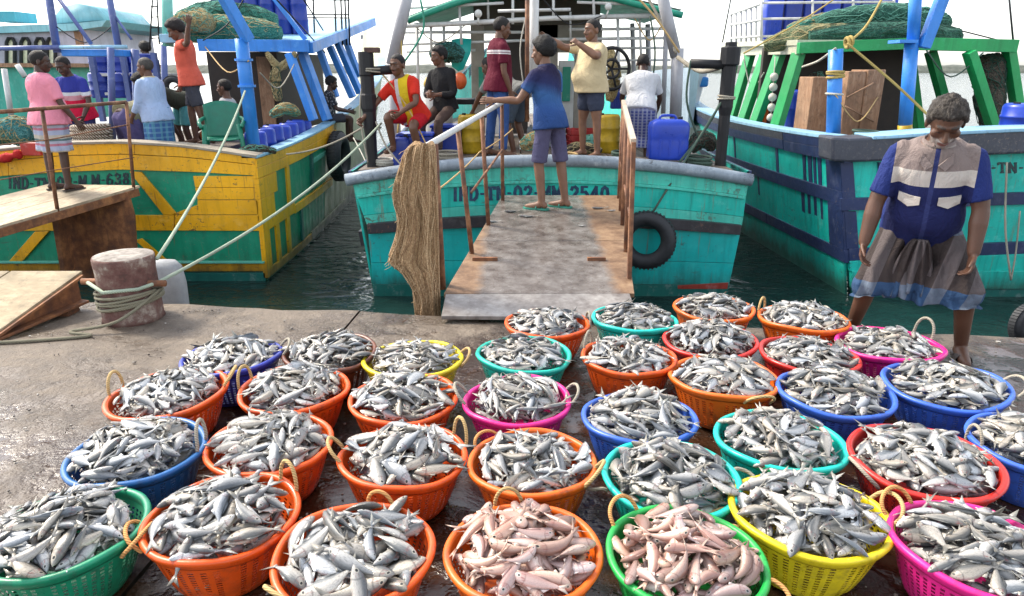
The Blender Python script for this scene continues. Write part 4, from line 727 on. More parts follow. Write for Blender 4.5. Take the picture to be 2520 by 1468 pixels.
def person(name, label, base, yaw, H=1.68, lean=5, side=0, twist=0, head=(0, 0), RA=((.25, .1, -1), (.1, .3, -1)), LA=((-.25, .1, -1), (-.1, .3, -1)), RL=((.05, 0, -1), (.0, -.05, -1)), LL=((-.05, 0, -1), (0, -.05, -1)), foot=(0, 0), girth=1., belly=0., skin=(.13, .065, .04),
           hair='short', hairc=(.012, .01, .009), top=None, bottom=None, shoes=None, curl=(.5, .5), group='people', vox=.011, grey=0., extra=None, armr=1., hk=1.13):
    s = H / 1.70; base = np.array(base, float); cy, sy = math.cos(yaw), math.sin(yaw); RZ = np.array([[cy, -sy, 0], [sy, cy, 0], [0, 0, 1]]); loc = np.array
    S = norm([math.tan(R(side)), math.sin(R(lean)), math.cos(R(lean))]); Xp = norm(np.cross([0, 1, 0], S)) if abs(lean) < 80 else loc([1., 0, 0]); Xp = rot(Xp, S, R(twist)); Fp = np.cross(S, Xp)
    Lg = {}
    for sg, q in ((1, RL), (-1, LL)):
        hip = loc([sg * .092, 0, 0]) * s + S * -.02 * s; kn = hip + norm(q[0]) * .425 * s; an = kn + norm(q[1]) * .41 * s; Lg[sg] = [hip, kn, an]
    zmin = min(Lg[1][2][2], Lg[-1][2][2]); dz = .075 * s - zmin; off = loc([0, 0, dz])
    for sg in Lg: Lg[sg] = [p + off for p in Lg[sg]]
    W = lambda p: RZ @ (p + 0) + base
    pel = off.copy()
    ts = [(-.10, .10, .085, 0), (-.03, .165, .118, -.005), (.06, .165, .115, .0), (.16, .150, .105, .01), (.28, .165, .112, .01), (.38, .178, .112, .0), (.45, .165, .095, -.005), (.495, .115, .078, -.008), (.535, .062, .062, -.004)]
    def torso(mb, infl=0., t0=-9, t1=9, flare=0., vmap=None):
        rings = []; rowt = []
        for t_ in np.unique(np.concatenate([np.linspace(max(t0, -.10), min(t1, .535), 16)])):
            rx, ry, fo = (np.interp(t_, [a[0] for a in ts], [a[k] for a in ts]) for k in (1, 2, 3))
            if infl and t_ < -.03: rx, ry = .165, .118
            bl = belly * math.exp(-((t_ - .12) / .13) ** 2); k = flare * max(0, (.2 - t_) / .3)
            rings.append(ell(pel + S * t_ * s + Fp * (fo + bl * .75) * s, Xp, Fp, (rx * girth + bl * .45 + infl + k) * s, (ry * girth + bl + infl + k) * s, 22, .88))
        mb.loft(rings)
    sh_ = {sg: pel + S * .438 * s + Xp * sg * .170 * s * (girth * .5 + .5) for sg in (1, -1)}; Ar = {}
    for sg, q in ((1, RA), (-1, LA)):
        u, f = norm(q[0]), norm(q[1]); el = sh_[sg] + u * .29 * s; wr = el + f * .25 * s; hd = norm(q[2]) if len(q) > 2 else f; Ar[sg] = [sh_[sg], el, wr, hd]
    # head frame
    hp, hy = R(head[0]), R(head[1]); nk = pel + S * .525 * s; hu = rot(rot(S * .6 + loc([0, 0, .4]), loc([1, 0, 0]), -hp * .5), loc([0, 0, 1]), 0); hu = norm(hu); hb = nk + hu * .034 * s
    HF = rot(loc([0, 1., 0]), loc([0, 0, 1.]), hy); HR = np.cross(HF, [0, 0, 1.]); HF, HU = rot(HF, HR, -hp), rot(loc([0, 0, 1.]), HR, -hp); hc = hb + (HU * .100 * hk + HF * .012) * s
    hs = s * hk; hpt = lambda x, y, z: hc + (HR * x + HF * y + HU * z) * hs
    HM3 = np.column_stack([HR, HF, HU])
    body = MB(); torso(body)
    for sg in (1, -1):
        a, b, c, hd = Ar[sg]; ar = armr; limb(body, [a - Xp * sg * .02, a * .55 + b * .45, b, b * .65 + c * .35, c], [.054 * s * ar, .048 * s * ar, .037 * s * ar, .040 * s * ar, .027 * s * ar])
        h, k, n_ = Lg[sg]; limb(body, [h, h * .5 + k * .5, k, k * .68 + n_ * .32, n_], [.088 * s * girth, .076 * s * girth, .055 * s, .054 * s, .036 * s])
        fy = R(foot[0 if sg > 0 else 1]); fd = loc([math.sin(fy), math.cos(fy), 0]); heel = n_ - loc([0, 0, .045 * s]) - fd * .035 * s; zf = n_[2] - .075 * s + .028 * s
        hz = loc([heel[0], heel[1], zf + .01 * s]); limb(body, [n_, n_ + fd * .04 * s - loc([0, 0, .03 * s]), n_ * loc([1, 1, 0]) + loc([0, 0, zf]) + fd * .12 * s, n_ * loc([1, 1, 0]) + loc([0, 0, zf - .004 * s]) + fd * .175 * s], [.034 * s, .040 * s, .034 * s, .024 * s]); limb(body, [n_, hz], [.034 * s, .032 * s])
    limb(body, [pel + S * .47 * s, nk, hc - HU * .06 * s - HF * .01 * s], [.068 * s, .062 * s, .056 * s])
    hm = MB()
    hm.ball(hpt(0, -.008, .028), (.075 * hs, .096 * hs, .088 * hs), 20, 14, HM3); hm.ball(hpt(0, .022, -.035), (.060 * hs, .068 * hs, .078 * hs), 18, 12, HM3); hm.ball(hpt(0, .055, -.088), (.028 * hs, .03 * hs, .024 * hs), 12, 8, HM3)
    limb(hm, [hpt(0, .082, .012), hpt(0, .096, -.012), hpt(0, .106, -.034)], [.008 * hs, .011 * hs, .0155 * hs], 10); hm.ball(hpt(.014, .092, -.038), .011 * hs); hm.ball(hpt(-.014, .092, -.038), .011 * hs)
    limb(hm, [hpt(-.042, .066, .022), hpt(-.02, .083, .027), hpt(.02, .083, .027), hpt(.042, .066, .022)], [.011 * hs, .012 * hs, .012 * hs, .011 * hs], 10)
    for sg in (1, -1):
        hm.ball(hpt(sg * .040, .058, -.022), (.026 * hs, .022 * hs, .026 * hs), 12, 8, HM3); hm.ball(hpt(sg * .078, -.008, -.012), (.010 * hs, .020 * hs, .033 * hs), 10, 8, HM3); hm.ball(hpt(sg * .031, .071, .004), .0135 * hs)
    limb(hm, [hpt(-.024, .076, -.060), hpt(0, .087, -.058), hpt(.024, .076, -.060)], [.007 * hs, .010 * hs, .007 * hs], 8); limb(hm, [hpt(-.02, .074, -.071), hpt(0, .084, -.073), hpt(.02, .074, -.071)], [.008 * hs, .011 * hs, .008 * hs], 8)
    hands = MB()
    for sg in (1, -1):
        a, b, c, hd = Ar[sg]; f = norm(c - b); cu = curl[0 if sg > 0 else 1]; pn = norm(np.cross(hd, np.cross(-Xp * sg + Fp * .35, hd))); wd_ = np.cross(pn, hd) * sg   # palm normal, width axis towards the thumb side
        if wd_ @ Fp < 0: wd_ = -wd_
        body.loft([ell(c - hd * .02 * s, wd_, pn, .026 * s, .020 * s, 12), ell(c + hd * .03 * s, wd_, pn, .036 * s, .018 * s, 12), ell(c + hd * .085 * s, wd_, pn, .042 * s, .015 * s, 12), ell(c + hd * .095 * s, wd_, pn, .036 * s, .010 * s, 12)])
        for q, (wo, ln, r_) in enumerate(((.031, .070, .0085), (.0105, .080, .009), (-.0105, .074, .0087), (-.031, .058, .0078))):
            p0 = c + hd * .082 * s + wd_ * wo * s; d1 = rot(hd, np.cross(hd, pn), cu * .6 + .06 * q); d2 = rot(d1, np.cross(hd, pn), cu * .9); d3 = rot(d2, np.cross(hd, pn), cu * .6)
            p1 = p0 + d1 * ln * .45 * s; p2 = p1 + d2 * ln * .33 * s; p3 = p2 + d3 * ln * .25 * s; limb(hands, [p0, p1, p2, p3], [r_ * s, r_ * s, r_ * .9 * s, r_ * .75 * s], 8)
        t0 = c + hd * .03 * s + wd_ * .03 * s; td = norm(hd * .7 + wd_ * .6 + pn * .45); t1 = t0 + td * .045 * s; td2 = norm(td + hd * .5 + pn * .4 * cu); limb(hands, [t0, t1, t1 + td2 * .035 * s], [.013 * s, .0105 * s, .008 * s], 8)
    fine = vox < .009
    if fine: body.add(hm.v, hm.f); body.add(hands.v, hands.f); V, F = remesh(body, vox, 2)
    else:
        V, F = remesh(body, vox, 4); V2, F2 = remesh(hm, .0075, 2); n0 = len(V); V = np.vstack([V, V2]); F += [tuple(i + n0 for i in f) for f in F2]; n0 = len(V); V = np.vstack([V, np.array(hands.v)]); F += [tuple(i + n0 for i in f) for f in hands.f]
    rel = (V - hc) @ HM3 / hs; zone = np.zeros((len(V), 3)); face = (np.abs(rel[:, 2]) < .16) & (np.linalg.norm(rel, axis=1) < .18)
    brd = np.clip((-.03 - rel[:, 2]) / .02, 0, 1) * np.clip((rel[:, 1] - .005) / .02, 0, 1) * face * (rel[:, 2] > -.125); mous = (np.abs(rel[:, 0]) < .034) & (np.abs(rel[:, 2] + .047) < .008) & (rel[:, 1] > .06) & face
    zone[:, 0 if grey else 1] = np.clip(brd * (.42 if grey else 0) + mous * (.5 if grey else .5), 0, .8)
    lips = (np.abs(rel[:, 0]) < .024) & (np.abs(rel[:, 2] + .065) < .008) & (rel[:, 1] > .07) & face; zone[lips, :2] = 0; zone[:, 2] = lips * .7
    brow = (np.abs(np.abs(rel[:, 0]) - .030) < .018) & (np.abs(rel[:, 2] - .032) < .006) & (rel[:, 1] > .055) & face; lid = (np.abs(np.abs(rel[:, 0]) - .031) < .013) & (np.abs(rel[:, 2] - .0) < .0035) & (rel[:, 1] > .06) & face; zone[brow | lid, 1] = .85
    V = (RZ @ V.T).T; me = mesh_of(V.tolist(), F, name, True); za = me.attributes.new('zone', 'FLOAT_VECTOR', 'POINT'); za.data.foreach_set('vector', zone.astype(np.float32).ravel()); me.materials.append(skinmat('skin_%02d%02d' % (skin[0] * 100, skin[2] * 300), skin))
    root = bpy.data.objects.new(name, me); C.objects.link(root); place(root, base); tag(root, label, 'person', group)
    def child(nm, V, F, mat, bco=None, smooth=True):
        me = mesh_of(((RZ @ np.asarray(V).T).T).tolist(), F, nm, smooth)
        if bco is not None: a = me.attributes.new('bco', 'FLOAT_VECTOR', 'POINT'); a.data.foreach_set('vector', np.asarray(bco, np.float32).ravel())
        me.materials.append(mat); o = bpy.data.objects.new(nm, me); C.objects.link(o); LOC[o.name] = base; o.parent = root; return o
    # hair: a rough cap following the skull
    if hair:
        hv = []; hfc = []; n, m = (56, 36) if fine else (36, 22); long_ = {'short': .0, 'curly': .3, 'thick': .5, 'cap': -.1}.get(hair, 0)
        for i in range(m + 1):
            ph = math.pi / 2 - (math.pi * .86) * i / m
            for j in range(n):
                th = 2 * math.pi * j / n; d = loc([math.cos(ph) * math.sin(th), math.cos(ph) * math.cos(th), math.sin(ph)])
                front = d[1]; line_ = np.interp(front, [-1, -.3, .25, .6, 1], [-1.0, -.88, -.42, .26 - .1 * long_, .46 - .12 * long_]); line_ += .10 * mnoise.noise(tuple(d * 9 + 7)); inh = np.clip((d[2] - line_) / .30, 0, 1) ** .7; nz = mnoise.noise(tuple(d * 5 + 3)) * .5 + mnoise.noise(tuple(d * 14)) * .5 + mnoise.noise(tuple(d * 34)) * .35
                th_ = (.0025 + .012 * (long_ > 0) + .012 * (long_ > .4) + (.0035 + .012 * (long_ > 0)) * nz) * inh - .006 * (1 - inh); e = d * loc([.075, .096, .088]); hv.append(hpt(*(loc([0, -.008, .028]) + e + d * th_)))
        for i in range(m):
            for j in range(n): k = (j + 1) % n; hfc.append((i * n + j, i * n + k, (i + 1) * n + k, (i + 1) * n + j))
        t_ = 'hair_%d_%d' % (hairc[0] * 1000, grey * 10)
        if t_ not in MATS:
            q = NT(t_, .6, 0, .3); v = q.co('Object', (1, 1, .5)); q.col(q.mix(q.math('MULTIPLY', q.rng(q.noise(v, 40, 4), .48, .7), .38 if grey else .3), hairc, (.24, .21, .18) if grey else sh(hairc, 3))); q.bump(q.noise(v, 130, 3), .8, .01); MATS[t_] = q.m
        child('hair', hv, hfc, MATS[t_])
    if not grey:
        for sg in (1, -1): e = MB().ball(hpt(sg * .031, .0770, .003), .0088 * s, 10, 8); child('eye', e.v, e.f, plain('eye_white', (.22, .19, .17), .2)); e = MB().ball(hpt(sg * .031, .0808, .003), .0058 * s, 8, 6); child('iris', e.v, e.f, plain('dark_iris', (.012, .008, .006), .15))
    def wr(V, amp, sc_):
        out = V.copy()
        nrm = V - (pel + S * .25 * s); nrm /= np.linalg.norm(nrm, axis=1)[:, None] + 1e-9
        g_ = np.random.default_rng(12); Q = V * sc_; Q = Q + .8 * np.sin(Q[:, [1, 2, 0]] * 1.3 + 1.7); f_ = 0
        for o_ in range(7): k_ = g_.normal(0, 1, 3); k_ = k_ / np.linalg.norm(k_) * (1.4 + .55 * o_) * np.array([1, 1, .75]); f_ = f_ + np.sin(Q @ k_ + g_.uniform(0, 6)) / (1.5 + .45 * o_)
        out += nrm * (amp * .42 * f_ + amp * .8 * (np.maximum(0, f_) ** 2) * .18)[:, None]
        return out
    SB = None
    bcof = lambda V: np.column_stack([(V - pel) @ Xp / s, (V - pel) @ Fp / s, (V - pel) @ S / s])
    if top:
        mb = MB(); torso(mb, .020, top.get('hem', -.06), .522, top.get('flare', .04))
        for sg in (1, -1):
            a, b, c, hd = Ar[sg]; fr = top.get('sleeve', .62); P = [a - Xp * sg * .045 * s, a, a * .5 + b * .5] + ([a + (b - a) * fr] if fr <= 1 else [b, b + (c - b) * (fr - 1)])
            if fr < .5: P = [a - Xp * sg * .045 * s, a, a + (b - a) * fr]
            rr = np.interp(np.linspace(0, 1, len(P)), [0, .3, 1], [.058, .066, (.064 if fr <= 1 else .043)]) * s * (1 + .25 * (armr - 1)); d = norm(P[-1] - P[-2]); mb.tube(smoothpts(P, 3), list(np.interp(np.linspace(0, 1, 3 * (len(P) - 1) + 1), np.linspace(0, 1, len(P)), rr)), 16)
        V, F = remesh(mb, .010 if fine else .014, 3); V = wr(V, .0125 * s, 7.5 / s); SB = bcof(V); shirt = child('shirt', V, F, top['mat'], SB)
        if top.get('collar'):
            mb = MB(); rings = []
            for k_, (tt_, r_) in enumerate(((.50, .076), (.535, .070), (.545, .074), (.525, .086))): rings.append(ell(pel + S * tt_ * s + Fp * (.0 - .002 * k_) * s, Xp, Fp, r_ * s, r_ * .98 * s, 22))
            mb.loft(rings, False); c_ = child('collar', mb.v, mb.f, top['collar'], bcof(np.array(mb.v)))
    if bottom:
        kind = bottom['kind']; mb = MB(); torso(mb, .018, -.10, .10)
        if kind == 'lungi':
            mb = MB(); rings = []; fr = bottom.get('len', 1.15); nn = 18; NR = 48
            for u in np.linspace(-.16, fr, nn):
                if u < 0: ce = pel + S * (-u * .55) * s; rx = (.172 * girth + belly * .4) * s; ry = (.128 * girth + belly * .8) * s; ce = ce + Fp * belly * .5 * s; A_, B_ = Xp, Fp
                else:
                    pt = []
                    for sg in (1, -1): h, k, n_ = Lg[sg]; pt.append(h + (k - h) * u if u <= 1 else k + (n_ - k) * (u - 1))
                    ce = (pt[0] + pt[1]) / 2; dv = pt[0] - pt[1]; rl = np.interp(u, [0, .5, 1, 2], [.098, .092, .080, .075]) * girth * s; fl = bottom.get('flare', .03) * u * s; rx = abs(dv[0]) / 2 + rl + .012 * s + fl; ry = abs(dv[1]) / 2 + rl + .03 * s + fl + belly * .8 * s * max(0, 1 - u * 1.6); A_, B_ = loc([1., 0, 0]), loc([0, 1., 0])
                ring = ell(ce, A_, B_, rx, ry, NR, .92)
                for j in range(NR):
                    th = 2 * math.pi * j / NR; w_ = (.010 + .012 * max(0, u)) * s * (math.sin(th * 9 + 1.5 * math.sin(u * 3)) * .6 + math.sin(th * 5 + 2) * .6); e = ring[j] - ce; ring[j] = ring[j] + norm(e) * w_
                rings.append(ring)
            mb.loft(rings, False); V = np.array(mb.v); F = mb.f; V = wr(V, .006 * s, 8)
            inner = []; 
            bc = np.column_stack([(V - pel)[:, 0] / s, (V - pel)[:, 1] / s, np.repeat(np.linspace(.16, -fr, nn), NR) * .42]); o = child('lungi', V, F, bottom['mat'], bc); so_ = o.modifiers.new('hem', 'SOLIDIFY'); so_.thickness = .006
        elif kind == 'dhoti':
            mid = (Lg[1][1] + Lg[-1][1]) / 2; front = loc([0, .03, 0]) * s; mb = MB(); torso(mb, .010, -.10, .035)
            for sg in (1, -1):
                h, k, n_ = Lg[sg]; ke = k + norm(k - h) * .05 * s; dn = loc([0, 0, -1.])
                mb.tube(smoothpts([h + S * .05 * s, h, h * .5 + k * .5, ke], 4), [x * s for x in np.linspace(.12, .09, 13)], 18); mb.tube(smoothpts([h + dn * .05 * s, h * .45 + k * .55 + dn * .10 * s, ke + dn * .15 * s], 5), [x * s for x in np.linspace(.115, .088, 11)], 18)
                mb.ball(k + loc([0, 0, -.01]) * s, .098 * s, 18, 12)
                for f_ in np.linspace(.15, .85, 5):
                    a_ = h + (k - h) * (.35 + .5 * f_); w_ = 1 - f_; c_ = a_ * (1 - w_ * .8) + (mid + front) * w_ * .8 + dn * (.12 + .02 * math.sin(9 * f_)) * s; mb.ball(c_, (.055 * s, .09 * s, .19 * s), 14, 10)
            V, F = remesh(mb, .010, 4); cut = Lg[1][1][2] - .065 * s; V[:, 2] = np.maximum(V[:, 2], cut + .008 * np.sin(V[:, 0] * 34) + .01 * np.sin(V[:, 0] * 13)); rp = .011 * np.sin(V[:, 0] * 75 + 3 * np.sin(V[:, 2] * 9)) * np.clip((pel[2] + .04 - V[:, 2]) / .12, 0, 1); V[:, 1] += rp * s; V = wr(V, .010 * s, 7)
            child('lungi', V, F, bottom['mat'], np.column_stack([V[:, 0] / s, V[:, 1] / s, (V[:, 2] - pel[2]) / s]))
        else:
            for sg in (1, -1):
                h, k, n_ = Lg[sg]; fr = bottom.get('len', .85); P = [h + S * .03 * s, h, h * .5 + k * .5] + ([h + (k - h) * fr] if fr <= 1 else [k, k * .5 + n_ * .5, k + (n_ - k) * (fr - 1)]); g0 = .098 * girth; rr = ([g0, g0, .092 * girth, .086] if fr <= 1 else [g0, g0, .09 * girth, .066, .062, .055]); rr = [x * s for x in rr]
                mb.tube(smoothpts(P, 3), list(np.interp(np.linspace(0, 1, 3 * (len(P) - 1) + 1), np.linspace(0, 1, len(P)), rr)), 16)
            V, F = remesh(mb, .014, 3); V = wr(V, .008 * s, 8); child({'shorts': 'shorts', 'jeans': 'jeans'}[kind], V, F, bottom['mat'], np.column_stack([(V - pel) / s]))
    if shoes:
        for sg in (1, -1):
            n_ = Lg[sg][2]; fy = R(foot[0 if sg > 0 else 1]); fd = loc([math.sin(fy), math.cos(fy), 0]); sd = loc([fd[1], -fd[0], 0]); c0 = loc([n_[0], n_[1], n_[2] - .075 * s]); mb = MB(); rings = []
            for d_, w_ in ((-.078, .022), (-.06, .034), (-.02, .036), (.04, .036), (.11, .046), (.17, .044), (.2, .03), (.212, .014)): p = c0 + fd * d_ * s; rings.append([p - sd * w_ * s + (0, 0, -.004), p + sd * w_ * s + (0, 0, -.004), p + sd * w_ * s + (0, 0, .014), p - sd * w_ * s + (0, 0, .014)])
            mb.loft(rings); o = child('sandal', mb.v, mb.f, shoes, smooth=False); mb = MB(); a, b, t1 = c0 + fd * .055 * s - sd * .044 * s + (0, 0, .008), c0 + fd * .055 * s + sd * .044 * s + (0, 0, .008), c0 + fd * .13 * s + (0, 0, .05 * s)
            top_ = c0 + fd * .07 * s + loc([0, 0, .068 * s])
            for e in (a, b): mb.tube(smoothpts([e, e * .4 + top_ * .6 + (0, 0, .012 * s), c0 + fd * .135 * s + loc([0, 0, .046 * s])], 4), .008 * s, 6)
            mb.loft([[c0 + fd * d_ * s + sd * math.cos(u) * .047 * s + loc([0, 0, (.012 + .058 * math.sin(u) * (1 - (d_ - .06) * 2.5)) * s]) for u in np.linspace(0, math.pi, 9)] for d_ in (.055, .085, .115)], False, False) if extra == 'slide' else None
            child('strap', mb.v, mb.f, shoes)
    return root, dict(W=W, Ar=Ar, Lg=Lg, pel=pel, S=S, X=Xp, F=Fp, s=s, child=child, hpt=hpt, nk=nk, SB=SB)
# ------------------------------------------------------------------ gangways
PLATE = rustmat('worn_steel_plate', (.30, .24, .19), (.44, .38, .32), (.15, .11, .09), 0, .5)
def wetplate():
    t = NT('wet_gangway_plate', .4); v = t.co('World'); n = t.noise(v, 3.5, 7, .7); e = t.sep(v); ex = t.math('ABSOLUTE', t.math('SUBTRACT', e[0], .28))
    grey = t.ramp(t.noise(v, 6, 7, .72), [(.3, (.05, .038, .032)), (.45, (.125, .105, .092)), (.58, (.195, .175, .16)), (.75, (.29, .27, .25))]); tan = t.ramp(t.noise(v, 5, 8, .75), [(.3, (.07, .036, .018)), (.45, (.17, .095, .05)), (.6, (.27, .17, .095)), (.8, (.36, .26, .17))])
    f = t.rng(t.math('ADD', ex, t.math('MULTIPLY', t.math('SUBTRACT', n, .5), .22)), .49, .58); t.col(t.mix(f, grey, tan)); t.rough(t.mix(f, t.rng(n, .35, .65, .12, .42), (.6, .6, .6))); t.bump(t.noise(v, 28, 6, .7), .45, .008); return t.m
WETP = wetplate()
gz = lambda y: .10 + (y - 5.02) * .072
G2 = thing('gangway', 'steel gangway with rusty handrails leading from the quay to the turquoise centre boat', 'gangway', (.3, 5, 0), 'gangways from quay to boats')
nl, nr, fl_, fr_ = at(1092, 718, Z=gz(5.3)), at(1566, 726, Z=gz(5.3)), at(1236, 482, Y=8.2), at(1526, 480, Y=8.2)
def gp(s, y): x0 = np.interp(y, [nl[1], 8.2], [nl[0], fl_[0]]); x1 = np.interp(y, [nl[1], 8.2], [nr[0], fr_[0]]); return np.array([x0 + (x1 - x0) * s, y, gz(y)])
for y0, y1 in ((nl[1], 6.42), (6.43, 8.2)):
    mb = MB(); mb.loft([[gp(0, y), gp(1, y), gp(1, y) - (0, 0, .035), gp(0, y) - (0, 0, .035)] for y in np.linspace(y0, y1, 8)]); obj('deck_plate', mb, WETP, G2, bevel=.004)
for s in (.02, .98): mb = MB().beam(gp(s, 5.35) - (0, 0, .11), gp(s, 8.15) - (0, 0, .11), .06, .14); obj('side_girder', mb, RUST, G2, bevel=.004)
foot_l, foot_r = at(1086, 778, Z=.05), at(1570, 781, Z=.05)
mb = MB(); mb.prism([foot_l, foot_r, foot_r + (.0, .40, .055), foot_l + (.0, .40, .055)], (0, 0, -.03)); obj('step_plate', mb, rustmat('grey_step_plate', (.22, .20, .185), (.33, .31, .29), (.11, .09, .08), 0, .35), G2, bevel=.004)
for s in (.2, .8): mb = MB().box(gp(s, 5.25) * (1, 1, 0) + (0, 0, .035), (.12, .4, .05)); obj('foot_block', mb, RUST, G2)
for s, w_ in ((.13, .22), (.8, .16)): obj('cleat', MB().box(gp(s, 5.86) + (0, 0, .012), (w_, .035, .03)), RUST, G2)
hr = 1.09
pL0, pL1 = at(1058, 356, Y=5.25), gp(.03, 8.05) + (0, 0, hr)
for y in (6.05, 6.95, 7.95): p = gp(.03, y); obj('railing_post', MB().tube([p + (0, 0, -.05), pL0 + (pL1 - pL0) * (y - 5.25) / 2.8], .021, 10), RUST2, G2, True)
if 1: obj('handrail', MB().tube([pL0 - (pL1 - pL0) * .03, pL1], .026, 10), WHITEP, G2, True)
p = gp(-.02, 5.3); obj('railing_post', MB().tube([p + (-.03, -.02, -.04), pL0 + (.03, .02, 0)], .03, 10), RUST2, G2, True)
obj('mid_rail', MB().tube([gp(.03, 6.05) + (0, 0, .55), gp(.03, 7.95) + (0, 0, .58)], .012, 8), RUST2, G2, True)
pr = gp(.985, 5.42); topR = at(1559, 350, Y=5.42)
obj('railing_post', MB().beam(pr + (0, 0, -.12), topR, .035, .045), RUST2, G2, bevel=.004)
for y in (6.1, 6.95, 7.5, 8.05): p = gp(.985, y); obj('railing_post', MB().tube([p + (0, 0, -.05), topR + (gp(.985, 8.1) + (0, 0, hr - .01) - topR) * (y - 5.42) / 2.68], .021, 10), RUST2, G2, True)
obj('handrail', MB().beam(topR, gp(.985, 8.1) + (0, 0, hr - .01), .045, .05), paint('pale_worn_rail', (.5, .42, .32), (.3, .14, .07), .9), G2, bevel=.006); obj('mid_rail', MB().tube([gp(.985, 5.42) + (0, 0, .4), gp(.985, 8.05) + (0, 0, .42)], .011, 8), RUST2, G2, True)
# burlap-like net draped over the end of the left handrail
def netdrape():
    t = NT('straw_coloured_net', .95, 0, .2); v = t.co('World', (9, 9, 3.5)); n = t.noise(v, 3, 8, .8, 1.2); f = t.voro(t.co('World', (1, 1, .7)), 85); c = t.ramp(n, [(.25, (.32, .18, .085)), (.45, (.54, .35, .19)), (.62, (.66, .46, .27)), (.8, (.72, .55, .36))]); c = t.mix(t.rng(f, .3, .7, 0, .55), c, (.30, .18, .09)); t.col(c); t.bump(t.math('ADD', n, t.math('MULTIPLY', f, .5)), .9, .03); return t.m
ND = netdrape(); mb = MB(); rings = []
outl = [(352, 1018, 1066), (362, 1003, 1070), (380, 992, 1072), (420, 984, 1074), (465, 968, 1076), (500, 973, 1077), (540, 985, 1078), (590, 972, 1079), (640, 956, 1080), (665, 985, 1081), (700, 1010, 1082), (740, 1024, 1083), (780, 1022, 1084), (800, 1040, 1084)]
for k, (y, x0, x1) in enumerate(outl):
    Yd = 5.16 - .02 * k / 13; a, b = at(x0, y, Yd), at(x1, y, Yd); c = (a + b) / 2; hw = (b - a)[0] / 2; th = .085 - .02 * k / 13; ring = []
    for j in range(36):
        u = 2 * math.pi * j / 36; fold = 1 + .24 * math.sin(7 * u + .22 * k) + .20 * math.sin(13 * u - .35 * k) + .14 * math.sin(23 * u + k); ring.append(c + np.array([hw * math.cos(u) * (1 if abs(math.cos(u)) > .9 else fold ** .3), th * math.sin(u) * fold, .01 * math.sin(3 * u + k)]))
    rings.append(ring)
rings = [[np.array(p) for p in r] for r in rings]; dense = []
for j in range(36): dense.append(smoothpts([r[j] for r in rings], 3))
mb.loft([[dense[j][i] for j in range(36)] for i in range(len(dense[0]))]); dn_ = tag(obj('draped_net', mb, ND, None, True), 'straw-coloured fishing net draped over the gangway handrail', 'net')
def strands(parent, surf, n, r, mat, wob, g):
    """loose twine lying on a net surface: surf(u, v) gives a point, u round, v along"""
    mb = MB()
    for k in range(n):
        u0, u1, v0, v1 = g.uniform(0, 1), g.uniform(-.12, .12), g.uniform(-.2, .6), g.uniform(.3, .9); v1 = min(1, v0 + v1); v0 = max(0, v0); pts = []
        for s_ in np.linspace(0, 1, 9): pts.append(surf((u0 + u1 * s_ + wob * mnoise.noise((k, s_ * 4, 0))) % 1, v0 + (v1 - v0) * s_))
        mb.tube(pts, r * g.uniform(.6, 1.2), 4, False)
    return tag(obj('twine', mb, mat, parent), kind='stuff')
def dsurf(u, v): c = np.mean([dense[j][int(v * (len(dense[0]) - 1))] for j in range(0, 36, 6)], axis=0); p = dense[int(u * 36) % 36][int(v * (len(dense[0]) - 1))]; return c + (p - c) * 1.02 - np.array([0, .006, 0])
strands(dn_, dsurf, 90, .0024, ropemat('pale_twine', (.68, .48, .28)), .03, np.random.default_rng(3)); strands(dn_, dsurf, 50, .002, ropemat('brown_twine', (.30, .18, .09)), .03, np.random.default_rng(4))
mb = MB(); g = np.random.default_rng(8)
for k in range(70):
    j = int(g.integers(14, 26)); i = int(g.integers(2, len(dense[0]))); p = dense[j][i] if k % 3 else dense[j][-1]; d_ = np.array([g.normal(-.02, .02), g.normal(-.01, .015), -g.uniform(.02, .07)]); mb.tube([p, p + d_ * .5 + (g.normal(0, .006), 0, 0), p + d_], .002, 4, False)
tag(obj('fringe', mb, MATS['pale_twine'], dn_), kind='stuff')
# left gangway
G1 = thing('gangway', 'steel gangway with thin rusty rails and pale plank top by the yellow boat', 'gangway', (-5.3, 7, 0), 'gangways from quay to boats')
tipR = at(345, 457, Y=8.75); nearR = at(0, 556, Y=7.1); d = (nearR - tipR) / (7.1 - 8.75); q = lambda y: tipR + d * (y - 8.75); wv = np.array([-1.25, .12, .0])
PW = wood('pale_worn_planks', (.42, .33, .22), (.58, .49, .35), .75, (8, 1, 8))
for k in range(3): a = k / 3 + .004; b = (k + 1) / 3 - .004; mb = MB(); mb.loft([[q(y) + wv * a, q(y) + wv * b, q(y) + wv * b - (0, 0, .03), q(y) + wv * a - (0, 0, .03)] for y in (8.75, 4.4)]); obj('plank', mb, PW, G1, bevel=.004)
for a in (.0, .97): mb = MB().beam(q(8.72) + wv * (a + .01) - (0, 0, .075), q(4.45) + wv * (a + .01) - (0, 0, .075), .05, .09); obj('side_girder', mb, RUST, G1, bevel=.004)
tops = [(-40, 279, 7.0), (105, 268, 7.7), (310, 252, 8.72)]
pa, pb = q(7.72) + wv * .02, q(8.68) + wv * .02
obj('railing_post', MB().tube([pa - (0, 0, .05), at(103, 268, 7.72)], .021, 10), RUST2, G1, True); obj('railing_post', MB().tube([pb - (0, 0, .05), at(311, 252, 8.7)], .02, 10), RUST2, G1, True)
obj('handrail', MB().tube([at(*p) for p in tops], .022, 10), RUST2, G1, True); obj('mid_rail', MB().tube([at(-40, 362, 7.0), at(118, 345, 7.72), at(318, 307, 8.7)], .008, 6), RUST2, G1, True); obj('mid_rail', MB().tube([at(-40, 450, 7.0), at(130, 420, 7.72), at(330, 388, 8.7)], .006, 6), RUST2, G1, True)
YPp = 8.52
